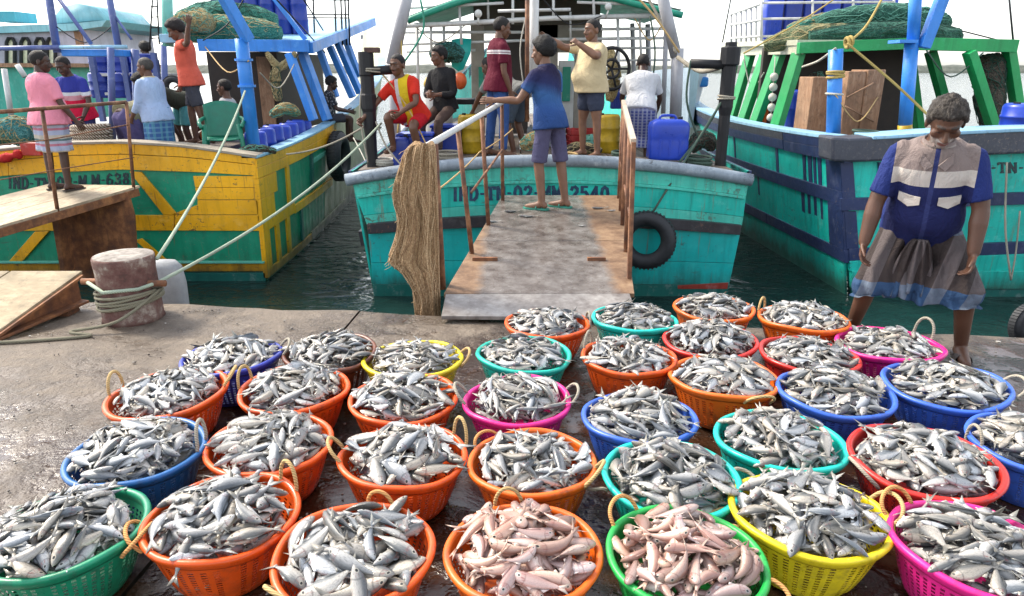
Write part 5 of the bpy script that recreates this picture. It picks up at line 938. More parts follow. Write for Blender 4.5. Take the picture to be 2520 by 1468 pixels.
mb = MB().prism(pp([(152, 518), (313, 473), (329, 533), (336, 640), (300, 690), (215, 690), (176, 663)], YPp), (0, .05, 0)); obj('skirt_plate', mb, RUST, G1, bevel=.006)
mb = MB().prism(pp([(152, 518), (176, 663), (186, 662), (166, 516)], YPp - .03), (0, -.22, 0)); obj('skirt_flange', mb, RUST, G1)
# low steel ramp end at the left edge
RB = thing('steel_ramp', 'low steel ramp end with pale worn top and rusty channel beams at the left edge', 'ramp', (-4, 4.5, 0))
tp, tn = at(204, 667, Z=.30), at(-30, 834, Z=.035); lw = np.array([-2.2, .0, 0]); PW2 = wood('grimy_ochre_planks', (.36, .28, .17), (.52, .43, .28), .75, (2, 5, 5))
for k in range(4): a, b = k / 4 + .003, (k + 1) / 4 - .003; mb = MB(); mb.loft([[p + lw * a, p + lw * b, p + lw * b - (0, 0, .02), p + lw * a - (0, 0, .02)] for p in (tp, tn)]); obj('top_plate', mb, PW2, RB, bevel=.003)
mb = MB(); mb.prism([tp + (-.05, -.01, -.022), tn + (-.05, 0, -.022), tn + (-.05, 0, -.034), tp + (-.05, -.01, -.24)], (-.02, 0, 0)); obj('beam_web', mb, RUST, RB)
obj('beam_flange', MB().beam(tp + (-.03, -.01, -.032), tn + (-.03, 0, -.026), .10, .018), RUST, RB); obj('beam_flange', MB().beam(tp + (-.03, -.01, -.235), tn + (-.03, 0, -.03), .11, .02), RUST, RB, bevel=.003)
obj('end_beam', MB().box(tp + (-1.12, .0, -.13), (2.1, .04, .2)), RUST, RB, bevel=.004)
for dx in (-.12, -2.05): obj('foot', MB().box((tp[0] + dx, tp[1] - .12, .03), (.14, .14, .06)), RUST, RB)

# ------------------------------------------------------------------ people: clothes
def fg_shirt(t, b):
    X, Y_, Z = t.sep(b); c = t.ramp(t.rng(Z, -1, 1), [(0, (.012, .017, .085)), ((1 + .315) / 2, (.52, .47, .42)), ((1 + .405) / 2, (.24, .19, .175))], 'CONSTANT'); ax = t.math('ABSOLUTE', X); c = t.mix(t.math('GREATER_THAN', ax, .205), c, (.016, .03, .15)); c = t.mix(t.math('MULTIPLY', t.math('GREATER_THAN', .012, t.math('ABSOLUTE', t.math('SUBTRACT', X, .0))), t.math('GREATER_THAN', Y_, 0.)), c, (.03, .04, .14)); return c
def fg_lungi(t, b):
    X, Y_, Z = t.sep(b); u = t.math('FRACT', t.math('MULTIPLY', t.math('ADD', X, t.math('MULTIPLY', Z, .25)), 5.5)); c = t.mix(t.math('MULTIPLY', t.math('GREATER_THAN', u, .55), .8), (.045, .034, .032), (.12, .10, .10)); v = t.ramp(t.rng(Z, -1, 1), [(0, (1, 1, 1)), ((1 - .35) / 2, (0, 0, 0)), ((1 - .05) / 2, (1, 1, 1)), ((1 + .0) / 2, (0, 0, 0))], 'CONSTANT')
    return t.mix(v, c, t.mix(t.math('GREATER_THAN', u, .55), (.03, .07, .15), (.12, .15, .20)))
def jersey(t, b):
    X, Y_, Z = t.sep(b); ax = t.math('ABSOLUTE', X); xs = t.math('ADD', X, t.math('MULTIPLY', Z, .12)); c = t.mix(t.math('GREATER_THAN', xs, -.055), (.62, .03, .012), (.74, .52, .02)); c = t.mix(t.math('GREATER_THAN', xs, .06), c, (.62, .56, .57)); c = t.mix(t.math('GREATER_THAN', xs, .115), c, (.62, .03, .015)); c = t.mix(t.math('GREATER_THAN', ax, .19), c, (.62, .03, .015)); return c
def blue_polo(t, b):
    X, Y_, Z = t.sep(b); c = t.ramp(t.rng(t.math('ADD', Z, t.math('MULTIPLY', X, .3)), -1, 1), [(0, (.018, .018, .055)), (.53, (.025, .075, .24)), (.6, (.04, .12, .31)), (.66, (.025, .032, .11)), (.72, (.018, .015, .05))]); return t.mix(t.math('GREATER_THAN', X, .15), c, (.04, .13, .32))
def maroon_f(t, b):
    Z = t.sep(b)[2]; return t.ramp(t.rng(Z, -1, 1), [(0, (.11, .006, .022)), ((1.345) / 2, (.62, .58, .58)), ((1.36) / 2, (.11, .006, .022)), ((1.375) / 2, (.62, .58, .58)), ((1.395) / 2, (.11, .006, .022))], 'CONSTANT')
def redblue(t, b):
    Z = t.sep(b)[2]; return t.ramp(t.rng(Z, -1, 1), [(0, (.62, .012, .06)), ((1.20) / 2, (.6, .3, .36)), ((1.27) / 2, (.6, .62, .66)), ((1.32) / 2, (.03, .04, .28))], 'CONSTANT')
BROWN, DARKS, MIDS = (.135, .062, .036), (.065, .03, .02), (.20, .10, .06)
SAND = plain('dark_sandal', (.035, .025, .022), .6); SANDG = plain('green_slipper', (.03, .22, .16), .6)
PQ = 'men working on the boats and gangways'
fgm, F_ = person('person', 'bearded grey-haired man in navy and cream shirt and checked lungi bending at the quay edge', (2.57, 4.27, 0), R(153), 1.76, 21, 0, 0, (36, 6), ((.30, .12, -1), (.12, .22, -1), (.0, .25, -1)), ((-.30, .12, -1), (-.02, .20, -1), (.05, .3, -1)),
   ((.37, .52, -1), (.16, -.48, -1)), ((-.55, .60, -1), (-.14, -.34, -1)), (35, -8), 1.10, .032, (.105, .048, .028), 'curly', (.03, .024, .02), dict(mat=cloth('navy_cream_shirt', fg_shirt), sleeve=.86, hem=-.08, flare=.02, collar=cloth('taupe_collar', solid((.24, .19, .175)))), dict(kind='dhoti', mat=cloth('checked_grey_lungi', fg_lungi)), SAND, (.55, .6), PQ, .0062, 1., 'slide', 1.22, 1.12)
def deco(F_, nm, pts, mat, off=.02):
    """flat piece sewn on a garment: outline given in chest coordinates"""
    SB = F_['SB']; pts = [(x, (lambda m: SB[m, 1].max() + .006 if m.any() else y)((np.abs(SB[:, 0] - x) < .02) & (np.abs(SB[:, 2] - z) < .02)), z) for x, y, z in pts]
    V = [F_['pel'] + (F_['X'] * x + F_['S'] * z + F_['F'] * y) * F_['s'] for x, y, z in pts]; n = len(V); V2 = [v - F_['F'] * off for v in V]; return F_['child'](nm, V + V2, [tuple(range(n)), tuple(range(2 * n - 1, n - 1, -1))] + [(i, i + n, (i + 1) % n + n, (i + 1) % n) for i in range(n)], mat, np.zeros((2 * n, 3)) + .35, False)
CRM = cloth('cream_pocket_flap', solid((.52, .47, .42)))
for sg in (1, -1):
    yy = lambda x, z: .168 - .9 * (abs(x) - .0) ** 2 - .15 * max(0, z - .22); deco(F_, 'pocket_flap', [(sg * x, yy(x, z), z) for x, z in ((.045, .265), (.155, .265), (.155, .225), (.10, .205), (.045, .225))], CRM)
    nk = F_['nk']; mbc = [(sg * .012, .098, .44), (sg * .075, .070, .50), (sg * .082, .085, .455), (sg * .05, .115, .415)]; deco(F_, 'collar_wing', mbc, MATS['taupe_collar'], .012)
mb = MB(); rings = []
for u in np.linspace(0, 1, 12):
    c_ = F_['pel'] + F_['F'] * (.20 - .02 * u) * F_['s'] + np.array([.02 * u, .03 * u, -.005 - .36 * u]); hw = .045 + .10 * u ** .7; ring = []
    for j in range(60):
        th = 2 * math.pi * j / 60; ring.append(c_ + np.array([hw * math.cos(th), (.035 + .012 * u) * math.sin(th) * (1 + .55 * math.sin(math.cos(th) * 13 + 2 * u)), (.03 * math.cos(th * 3 + 1) * u)]))
    rings.append(ring)
mb.loft(rings); V = np.array(mb.v); F_['child']('lungi_fold', V, mb.f, MATS['checked_grey_lungi'], np.column_stack([V[:, 0] * 1.6, V[:, 1], V[:, 2] - F_['pel'][2]]))
def sit(px_, py_, Y): return at(px_, py_, Y)
gb = at(1350, 497, Y=7.62); gb[2] = gz(7.62)
person('person', 'man with thick black hair and blue polo walking up the central gangway, seen from behind', gb, R(48), 1.76, 8, 0, 0, (6, 15), ((.2, .1, -1), (.1, .5, -.8)), ((-.5, .5, -1), (-.72, 1, -.02)), ((.06, -.14, -1), (.02, -.16, -1)), ((-.05, .12, -1), (.0, -.12, -1)), (-15, -20), .92, 0, MIDS, 'thick', (.008, .007, .007), dict(mat=cloth('blue_panel_polo', blue_polo), sleeve=.62, hem=-.13, collar=cloth('navy_collar', solid((.03, .035, .09)))), dict(kind='shorts', len=.98, mat=cloth('purple_grey_shorts', solid((.09, .085, .16)))), SANDG, (.5, .3), PQ)
dzc = .655
person('person', 'stout man in cream T-shirt and dark shorts pointing left on the centre boat', (at(1450, 385, 9.2)[0], 9.2, dzc), R(112), 1.66, 0, 0, 0, (2, 8), ((.25, .85, .10), (.0, 1, .45)), ((-.62, .5, -.25), (.55, .75, .62)), ((.12, .1, -1), (.02, -.05, -1)), ((-.1, -.05, -1), (-.02, -.05, -1)), (15, -10), 1.25, .05, MIDS, 'short', (.012, .01, .009), dict(mat=cloth('cream_tshirt', solid((.62, .50, .30))), sleeve=.75, hem=-.09), dict(kind='shorts', len=.72, mat=cloth('slate_shorts', solid((.045, .055, .09)))), SAND, (.3, 1.1), PQ, armr=1.25)
person('person', 'man in maroon polo with white chest stripe and jeans standing on the centre boat', (at(1226, 385, 9.3)[0], 9.3, dzc), R(-72), 1.70, 2, 0, 0, (12, 0), ((.15, .0, -1), (.0, .35, -1)), ((-.15, .1, -1), (.1, .4, -1)), ((.05, .12, -1), (.0, -.05, -1)), ((-.06, -.12, -1), (0, -.1, -1)), (0, 0), 1.06, .015, BROWN, 'short', (.012, .01, .009), dict(mat=cloth('maroon_polo', maroon_f), sleeve=.7, hem=-.1, collar=cloth('maroon_collar', solid((.09, .006, .02)))), dict(kind='jeans', len=1.93, mat=cloth('blue_jeans', solid((.035, .085, .25)))), SAND, (.5, .5), PQ)
person('person', 'smiling man in red, yellow and white jersey squatting on the centre boat', (at(1022, 350, 9.0)[0], 9.05, .64), R(160), 1.66, 24, 8, 0, (6, -8), ((.75, .55, -1), (.5, .55, -.75)), ((-.35, .6, -1), (.55, .8, -.55)), ((.16, .95, .05), (.05, -.35, -1)), ((-.2, .95, -.2), (-.05, -.3, -1)), (10, -10), 1., 0, BROWN, 'short', (.01, .008, .008), dict(mat=cloth('red_yellow_jersey', jersey), sleeve=.7), dict(kind='shorts', len=.85, mat=cloth('red_shorts', solid((.52, .01, .02)))), None, (1.1, 1.1), PQ)
person('person', 'slim youth in black shirt sitting with folded arms on the centre boat', (at(1098, 330, 9.6)[0], 9.6, .62), R(150), 1.6, 3, 4, 0, (6, -25), ((.25, .2, -1), (-.6, .7, .1)), ((-.25, .2, -1), (.6, .75, -.05)), ((.12, .8, -.45), (.0, .1, -1)), ((-.12, .85, -.4), (.0, .05, -1)), (0, 0), .88, 0, BROWN, 'curly', (.008, .007, .007), dict(mat=cloth('black_shirt', solid((.016, .016, .018))), sleeve=1.7), dict(kind='jeans', len=1.9, mat=cloth('brown_trousers', solid((.085, .055, .045)))), None, (.8, .8), PQ)
person('person', 'man in white shirt and blue checked lungi stooping beside the blue jerrycan, back turned', (at(1568, 360, 9.5)[0], 9.45, .45), R(-12), 1.6, 26, 0, 0, (30, 0), ((.3, .4, -1), (-.1, .6, -.7)), ((-.35, .4, -1), (.1, .7, -.6)), ((.08, .45, -1), (.02, -.35, -1)), ((-.08, .45, -1), (-.02, -.35, -1)), (0, 0), 1.15, 0, DARKS, 'short', (.01, .008, .008), dict(mat=cloth('white_shirt', solid((.60, .61, .64))), sleeve=.8), dict(kind='lungi', len=1.35, flare=.0, mat=cloth('blue_check_lungi', checks((.07, .09, .28), (.4, .42, .52), (.36, .38, .5), 22.))), None, (.6, .6), PQ)
person('person', 'stooping man in grey shirt half hidden behind the man in the blue polo', (at(1276, 372, 9.9)[0], 9.9, .6), R(55), 1.62, 62, 0, 0, (20, 0), ((.1, .7, -1), (0, .6, -1)), ((-.1, .7, -1), (0, .6, -1)), ((.1, .3, -1), (.02, -.3, -1)), ((-.1, .3, -1), (-.02, -.3, -1)), (0, 0), 1.05, 0, BROWN, 'short', (.01, .008, .008), dict(mat=cloth('grey_shirt', solid((.24, .24, .23))), sleeve=.8), dict(kind='shorts', len=.95, mat=cloth('steel_shorts', solid((.08, .11, .15)))), None, (.6, .6), PQ)
# on and in front of the left boat
pm = at(155, 466, Y=8.55); pm[2] = q(8.55)[2]
person('person', 'man in pink shirt and striped lungi on the left gangway, seen from behind', pm, R(-28), 1.60, 2, -3, 0, (8, -35), ((.35, .1, -1), (.35, .45, -1)), ((-.3, .0, -1), (-.1, .3, -1)), ((.1, .05, -1), (.03, -.06, -1)), ((-.1, -.05, -1), (-.02, -.05, -1)), (0, 10), 1.16, .03, DARKS, 'short', (.012, .009, .008), dict(mat=cloth('pink_shirt', solid((.78, .27, .36))), sleeve=.85, hem=-.10, flare=.07), dict(kind='lungi', len=.95, flare=.02, mat=cloth('striped_lungi', lambda t, b: t.ramp(t.math('FRACT', t.math('MULTIPLY', t.sep(b)[2], 5.2)), [(0, (.36, .40, .54)), (.3, (.42, .16, .22)), (.45, (.38, .40, .50)), (.62, (.10, .16, .17)), (.75, (.46, .42, .36))], 'CONSTANT'))), SAND, (.5, .5), PQ)
person('person', 'man in blue and red jersey working over a rope coil on the left boat', (at(210, 330, 10.2)[0], 10.2, .3), R(175), 1.64, 14, 0, 0, (22, 0), ((.35, .2, -1), (-.05, .6, -.8)), ((-.35, .2, -1), (.05, .6, -.8)), ((.1, .2, -1), (.02, -.2, -1)), ((-.1, .2, -1), (-.02, -.2, -1)), (0, 0), 1., 0, DARKS, 'short', (.01, .008, .008), dict(mat=cloth('blue_red_jersey', redblue), sleeve=.8, hem=-.12), dict(kind='shorts', len=1., mat=cloth('navy_shorts', solid((.03, .035, .12)))), None, (.8, .8), PQ)
person('person', 'man bent double in khaki shirt and violet lungi on the left boat', (at(320, 330, 10.0)[0], 10.0, .3), R(-28), 1.6, 74, 0, 0, (20, 0), ((.1, .5, -1), (0, .6, -1)), ((-.1, .5, -1), (0, .6, -1)), ((.14, .18, -1), (.04, -.2, -1)), ((-.14, .18, -1), (-.04, -.2, -1)), (0, 0), 1.2, .02, DARKS, 'short', (.01, .008, .008), dict(mat=cloth('khaki_shirt', solid((.26, .24, .14))), sleeve=.7), dict(kind='lungi', len=1.1, flare=.02, mat=cloth('violet_lungi', solid((.10, .085, .2)))), None, (.7, .7), PQ)
_, F2_ = person('person', 'elderly man in pale blue shirt with cream towel round his neck on the left boat', (at(396, 340, 9.8)[0], 9.8, .3), R(72), 1.58, 6, 0, 0, (4, 18), ((.2, .45, -1), (-.1, .7, .75)), ((-.2, .2, -1), (.1, .6, -.7)), ((.08, .12, -1), (.0, -.1, -1)), ((-.08, -.05, -1), (.0, -.05, -1)), (0, 0), 1.12, .03, BROWN, 'short', (.05, .045, .04), dict(mat=cloth('pale_blue_shirt', solid((.38, .50, .72))), sleeve=1.6, hem=-.1), dict(kind='lungi', len=1.4, flare=.0, mat=cloth('blue_plaid_lungi', checks((.05, .13, .33), (.10, .30, .42), (.16, .34, .5), 14.))), None, (.9, .6), PQ)
mb = MB().torus(F2_['pel'] + F2_['S'] * .50 * F2_['s'], F2_['S'], .078, .03, 24, 8, 1.2); F2_['child']('towel', mb.v, mb.f, cloth('cream_towel', solid((.58, .50, .32))), np.zeros((len(mb.v), 3)))
person('person', 'tall man in coral red T-shirt and grey shorts standing on the left boat, arm raised', (at(492, 356, 10.35)[0], 10.35, .70), R(98), 1.70, 4, 0, 0, (26, 12), ((.12, .35, -1), (.05, .35, -1)), ((-.75, -.5, .1), (-.25, -.3, 1)), ((.05, .2, -1), (.0, -.02, -1)), ((-.05, -.22, -1), (-.02, -.25, -1)), (0, 0), 1., 0, BROWN, 'thick', (.014, .01, .009), dict(mat=cloth('coral_tshirt', solid((.66, .115, .07))), sleeve=.75, hem=-.1), dict(kind='shorts', len=.85, mat=cloth('charcoal_shorts', solid((.06, .06, .075)))), None, (.9, .9), PQ)
person('person', 'bearded man in grey T-shirt sitting behind the green chair', (at(562, 320, 11.0)[0], 11.0, .3), R(85), 1.66, -4, 0, 0, (2, 0), ((.2, .4, -1), (0, .8, -.3)), ((-.2, .4, -1), (0, .8, -.3)), ((.1, 1, -.1), (.0, .1, -1)), ((-.1, 1, -.1), (0, .1, -1)), (0, 0), 1., 0, BROWN, 'short', (.012, .01, .009), dict(mat=cloth('light_grey_tshirt', solid((.42, .43, .45))), sleeve=.75), dict(kind='shorts', len=.9, mat=cloth('orange_cloth', solid((.6, .13, .03)))), None, (.6, .6), PQ)
person('person', 'youth in dark patterned shirt sitting on the side of the left boat between blue struts', (at(806, 270, 13.2)[0], 13.2, .45), R(-70), 1.55, 8, 0, 0, (14, 0), ((.2, .4, -1), (0, .9, -.2)), ((-.2, .4, -1), (0, .9, -.2)), ((.15, 1, .0), (.0, .0, -1)), ((-.15, 1, .0), (0, -.1, -1)), (0, 0), .95, 0, DARKS, 'curly', (.01, .008, .008), dict(mat=cloth('dark_print_shirt', lambda t, b: t.mix(t.rng(t.noise(b, 22, 2), .55, .6), (.03, .035, .045), (.3, .3, .32))), sleeve=.75), dict(kind='shorts', len=.8, mat=MATS['charcoal_shorts']), None, (.6, .6), PQ)
person('person', 'stooping man in teal shorts half hidden behind the man in the coral T-shirt', (at(462, 352, 10.9)[0], 10.9, .45), R(140), 1.6, 70, 0, 0, (30, 0), ((.1, .4, -1), (0, .4, -1)), ((-.1, .4, -1), (0, .4, -1)), ((.12, .2, -1), (.02, -.2, -1)), ((-.12, .2, -1), (-.02, -.2, -1)), (0, 0), 1., 0, DARKS, 'thick', (.008, .007, .007), dict(mat=cloth('dark_olive_shirt', solid((.05, .055, .04))), sleeve=.7), dict(kind='shorts', len=.9, mat=cloth('teal_shorts', solid((.10, .34, .36)))), None, (.6, .6), PQ)
person('person', 'man in dark navy shirt standing far back among the blue drums', (at(376, 200, 14.5)[0], 14.5, .62), R(60), 1.62, 6, 0, 0, (10, 0), ((.2, .3, -1), (0, .6, -.8)), ((-.2, .3, -1), (0, .6, -.8)), group=PQ, skin=DARKS, hair='thick', top=dict(mat=cloth('dark_navy_shirt', solid((.025, .035, .075))), sleeve=.8), bottom=dict(kind='shorts', len=1., mat=MATS['navy_shorts']))
# ------------------------------------------------------------------ hatch the coral-shirted man stands on
mb = MB().box((at(500, 356, 10.4)[0], 10.45, .5), (1.0, .7, .4)); obj('hatch', mb, DECK, BL, bevel=.01)

for x, Y, z, w_, lab in ((1026, 9.12, .64, .42, 'low blue box the squatting man sits on'), (1100, 9.72, .64, .4, 'dark blue box the youth in black sits on'), (570, 11.1, .3, .42, 'grey box the bearded man sits on')):
    p = at(x, 340, Y); hh = {1026: .34, 1100: .40, 570: .42}[x]; bx_ = thing('storage_box', lab, 'box', (p[0], Y, z)); obj('shell', MB().box((p[0], Y, z + hh * .45), (w_, .34, hh * .9)), BBLUE2 if x > 600 else GREYP, bx_, bevel=.02); obj('lid', MB().box((p[0], Y, z + hh * .95), (w_ + .03, .37, hh * .1 - .004)), BBLUE if x > 600 else GREYP, bx_, bevel=.01)
# ------------------------------------------------------------------ bollard, mooring ropes
bp = at(304, 800, Z=0); bc = bp + (0, .15, 0); rb = .205
t = NT('bollard_concrete', .8); v = t.co('Object'); n = t.noise(v, 5, 7, .7); c = t.ramp(n, [(.33, (.045, .028, .022)), (.45, (.13, .055, .045)), (.54, (.17, .10, .08)), (.62, (.33, .27, .22)), (.72, (.48, .43, .37))]); t.col(c).bump(t.noise(v, 35, 6, .75), .6, .015); BOLM = t.m
BO = thing('bollard', 'squat round concrete mooring bollard with rope wound round it on the quay', 'bollard', (bc[0], bc[1], 0))
mb = MB(); rings = []
for r_, z in ((1.04, 0), (1.0, .03), (.98, .2), (.97, .38), (1.0, .44), (1.0, .47), (.97, .482)): rings.append([bc * (1, 1, 0) + np.array([rb * r_ * math.cos(a) * (1 + .02 * mnoise.noise((math.cos(a) * 3, math.sin(a) * 3, z * 6))), rb * r_ * math.sin(a), z]) for a in np.arange(40) * 2 * math.pi / 40])
mb.loft(rings); obj('drum', mb, BOLM, BO, True).data.polygons[-1].use_smooth = False
t = NT('bollard_top', .85); v = t.co('Object'); t.col(t.ramp(t.noise(v, 14, 6, .7), [(.35, (.15, .125, .105)), (.6, (.34, .31, .275))])).bump(t.noise(v, 60, 4), .3, .005)
obj('top_face', MB().lathe(bc * (1, 1, 0) + (0, 0, .480), [(.0, .003), (rb * .5, .006), (rb * .94, .004), (rb * .955, .0)], 40, False), t.m, BO, True)
obj('crossbar', MB().tube([bc * (1, 1, 0) + (-rb - .09, -.06, .30), bc * (1, 1, 0) + (rb + .1, -.06, .285)], .024, 12), RUST, BO, True)
def coil(zs, rr, k=60, tilt=0, ph=0): return [bc * (1, 1, 0) + np.array([rr * math.cos(a + ph), rr * math.sin(a + ph), z + tilt * math.cos(a + ph)]) for a, z in zip(np.linspace(0, 2 * math.pi * (len(zs) - 1), k), np.interp(np.linspace(0, len(zs) - 1, k), range(len(zs)), zs))]
rp = coil([.13, .17, .13, .22, .18, .25], rb + .014, 150, .025, -2.2) + smoothpts([bc * (1, 1, 0) + (rb + .05, -.02, .24), bc * (1, 1, 0) + (.05, -rb - .09, .08), bc * (1, 1, 0) + (-.25, -rb - .16, .03), at(225, 826, Z=.018), at(120, 836, Z=.014), at(0, 843, Z=.014), at(-120, 842, Z=.014)], 6)
tag(obj('mooring_rope', MB().tube(rp, .0115, 8), ropemat('olive_mooring_rope', (.24, .22, .15)), None, True), 'grey mooring rope wound round the bollard and trailing left over the quay', 'rope')
attach = bc * (1, 1, 0) + np.array([rb + .01, .05, .44])
tag(obj('mooring_rope', MB().tube(sag(attach, at(603, 225, 9.75), .10), .0135, 8), ROPE_P, None, True), 'pale green mooring rope running steeply from the bollard to the blue king post', 'rope')
tag(obj('mooring_rope', MB().tube([bc * (1, 1, 0) + (-rb - .03, -.09, .3), bc * (1, 1, 0) + (-.05, -rb - .03, .27), bc * (1, 1, 0) + (rb * .75, -rb * .75, .27)] + sag(bc * (1, 1, 0) + (rb + .04, -.05, .29), at(938, 304, 8.75), .14), .0135, 8), ROPE_P, None, True), 'pale mooring rope rising to the right from the bollard to the centre boat', 'rope')
tag(obj('mooring_rope', MB().tube(sag(at(705, 380, 9.6), at(905, 306, 9.3), .08), .012, 8), ROPE_G, None, True), 'thin rope slung between the left boat and the black mooring post', 'rope')
tag(obj('fender_rope', MB().tube(sag(at(1607, 522, 8.42), at(1786, 235, 9.0), .0), .014, 8), ROPE_D, None, True), 'dark green rope from the truck tyre up to the right mooring post', 'rope')
tag(obj('rail_rope', MB().tube(sag(at(1074, 470, 5.4), at(1180, 375, 7.6), .02) + sag(at(1180, 375, 7.6), at(1262, 318, 8.5), .02)[1:], .007, 6), ROPE_C, None, True), 'thin cream line tied along the left side of the central gangway', 'rope')
mb = MB(); mb.loft([ell(at(408, 700, 5.36) * (1, 1, 0) + np.array([0, 0, z]), np.array([1., 0, 0]), np.array([0, 1., 0]), r_, r_ * .6, 20, .6) for z, r_ in ((-.5, .10), (-.1, .15), (.1, .155), (.24, .14), (.29, .10))]); tag(obj('concrete_fender', mb, plain('pale_grey_concrete', (.30, .31, .32), .8, bump=.3), None, True), 'pale grey rounded fender block behind the bollard at the quay edge', 'fender')

# ------------------------------------------------------------------ tyres
def tyre(c, ax, R0, r0, lab):
    o = thing('truck_tyre', lab, 'tyre', c, 'tyres hung as fenders'); obj('tread', MB().torus(c, ax, R0, r0, 44, 14, 1.05), RUBBER, o, True); d = norm(ax); a, b = frame(d); mb = MB()
    for k in range(44):
        th = 2 * math.pi * k / 44; e = a * math.cos(th) + b * math.sin(th); mb.beam(np.asarray(c) + e * (R0 + r0 * .93) - d * r0 * .55, np.asarray(c) + e * (R0 + r0 * .93) + d * r0 * .55, .022, .02, e)
    obj('tread_blocks', mb, RUBBER, o); obj('bead', MB().torus(c, ax, R0 - r0 * .75, r0 * .22, 36, 8), RUBBER, o, True); return o
tyre(at(1590, 592, 8.36), (-.25, -1, .06), .27, .095, 'big black truck tyre hung on the stern of the centre boat beside the gangway')
tyre(at(834, 385, 12.75), (1, -.05, 0), .33, .12, 'black truck tyre hanging on the side of the left boat')
tyre(at(2534, 800, 5.7), (.2, -1, .1), .13, .06, 'black tyre just above the water at the right edge')
tyre(at(428, 215, 11.3), (.1, -1, 0), .12, .05, 'small tyre hanging inside the left boat behind the coral T-shirt')

# ------------------------------------------------------------------ mooring posts of the centre boat
MP = thing('mooring_post', 'blackened wooden mooring post with crossbar left on the centre boat', 'mooring post', at(915, 420, 8.9), 'black mooring posts')
mb = MB(); pt = at(916, 128, 8.9); pb_ = at(918, 425, 8.9); pb_[2] = .45; obj('post', MB().lathe(pb_ * (1, 1, 0) + (0, 0, .45), [(.07, 0), (.072, .5), (.085, .62), (.085, .8), (.098, .84), (.098, 1.0), (.085, 1.02), (.085, 1.22), (.095, 1.24), (.095, pt[2] - .45)], 14), BLACK, MP, False, .006)
obj('crossbar', MB().tube([at(888, 178, 8.9), at(988, 170, 8.9)], .055, 12), BLACK, MP, True); obj('cap', MB().box(at(916, 124, 8.9), (.17, .17, .06)), wood('dark_red_wood', (.10, .05, .04), (.18, .1, .07)), MP, bevel=.008)
obj('lashing', MB().torus(at(917, 170, 8.9) , (0, 0, 1), .105, .012, 24, 6).torus(at(917, 176, 8.9), (.1, 0, 1), .106, .012, 24, 6), ROPE_G, MP, True)
MP2 = thing('mooring_post', 'blackened wooden mooring post with heavy head right on the centre boat', 'mooring post', at(1772, 380, 9.0), 'black mooring posts')
b0 = at(1774, 385, 9.0); h0 = at(1775, 104, 9.0)[2] - .45; obj('post', MB().lathe(b0 * (1, 1, 0) + (0, 0, .45), [(.07, 0), (.07, .75), (.09, .85), (.09, h0 - .28), (.12, h0 - .26), (.12, h0 - .06), (.07, h0 - .05), (.07, h0)], 14), BLACK, MP2, False, .006); obj('crossbar', MB().tube([at(1700, 157, 9.0), at(1792, 160, 9.0)], .055, 12), BLACK, MP2, True)
obj('lashing', MB().torus(b0 * (1, 1, 0) + (0, 0, 1.4), (0, .1, 1), .1, .013, 24, 6).torus(b0 * (1, 1, 0) + (0, 0, 1.43), (.1, 0, 1), .1, .013, 24, 6), ROPE_G, MP2, True)

# ------------------------------------------------------------------ drums, cans and containers
def drum(c, r, h, lab, grp, mat=BBLUE, ax=(0, 0, 1), nm='plastic_drum'):
    o = thing(nm, lab, 'drum', c, grp); pr = [(r * .9, 0), (r * .97, h * .03), (r, h * .08), (r, h * .28), (r * 1.04, h * .30), (r * 1.04, h * .34), (r, h * .36), (r, h * .62), (r * 1.04, h * .64), (r * 1.04, h * .68), (r, h * .70), (r, h * .90), (r * .95, h * .96), (r * .86, h), (r * .8, h * .985), (0.001, h * .985)]
    obj('shell', MB().lathe(c, pr, 28, True, None if ax == (0, 0, 1) else ax), mat, o, True); d = norm(ax); a, b = frame(d); obj('bung', MB().lathe(np.asarray(c) + d * h * .98 + a * r * .5, [(r * .16, 0), (r * .16, .03), (.001, .03)], 12, True, d), BLACK, o); return o
def can(c, sx, sy, h, lab, grp, mat=BBLUE, rz=0):
    o = thing('jerrycan', lab, 'jerrycan', c, grp); c = np.asarray(c, float); mb = MB(); cr, sr = math.cos(rz), math.sin(rz); A, B = np.array([cr, sr, 0]), np.array([-sr, cr, 0]); rings = []
    for z, k in ((0, .90), (.03, .98), (.08, 1), (.45, .985), (.5, .97), (.55, .985), (.82, 1), (.92, .94), (1.0, .62)): rings.append(ell(c + (0, 0, z * h), A, B, sx / 2 * k, sy / 2 * k, 28, .35))
    mb.loft(rings); obj('body', mb, mat, o, True); obj('handle', MB().tube(smoothpts([c + A * -sx * .25 + (0, 0, h * .97), c + A * -sx * .2 + (0, 0, h * 1.08), c + A * sx * .12 + (0, 0, h * 1.08), c + A * sx * .17 + (0, 0, h * .97)], 4), .016, 8), mat, o, True); obj('cap', MB().lathe(c + A * sx * .28 + (0, 0, h * .96), [(.03, 0), (.03, .05), (.001, .05)], 12), BLACK, o)
    for k in (-.25, 0, .25): obj('rib', MB().box(c + A * sx * k - B * sy * .495 + (0, 0, h * .32), (.03, .012, h * .4), rz), mat, o, bevel=.005)
    return o
GB = 'blue plastic jerrycans and drums'
p = at(1641, 384, 9.0); can((p[0], 9.0, .655), .50, .30, .50, 'big royal blue jerrycan standing on the stern of the centre boat', GB, BBLUE)
p = at(988, 390, 8.9); can((p[0] + .0, 8.95, .58), .22, .2, .36, 'blue jerrycan below the squatting man', GB, BBLUE2)
p = at(1520, 240, 10.4); can((p[0], 10.4, .66 + .55), .2, .16, .24, 'small blue jerrycan between cream T-shirt and white shirt', GB, BBLUE2)
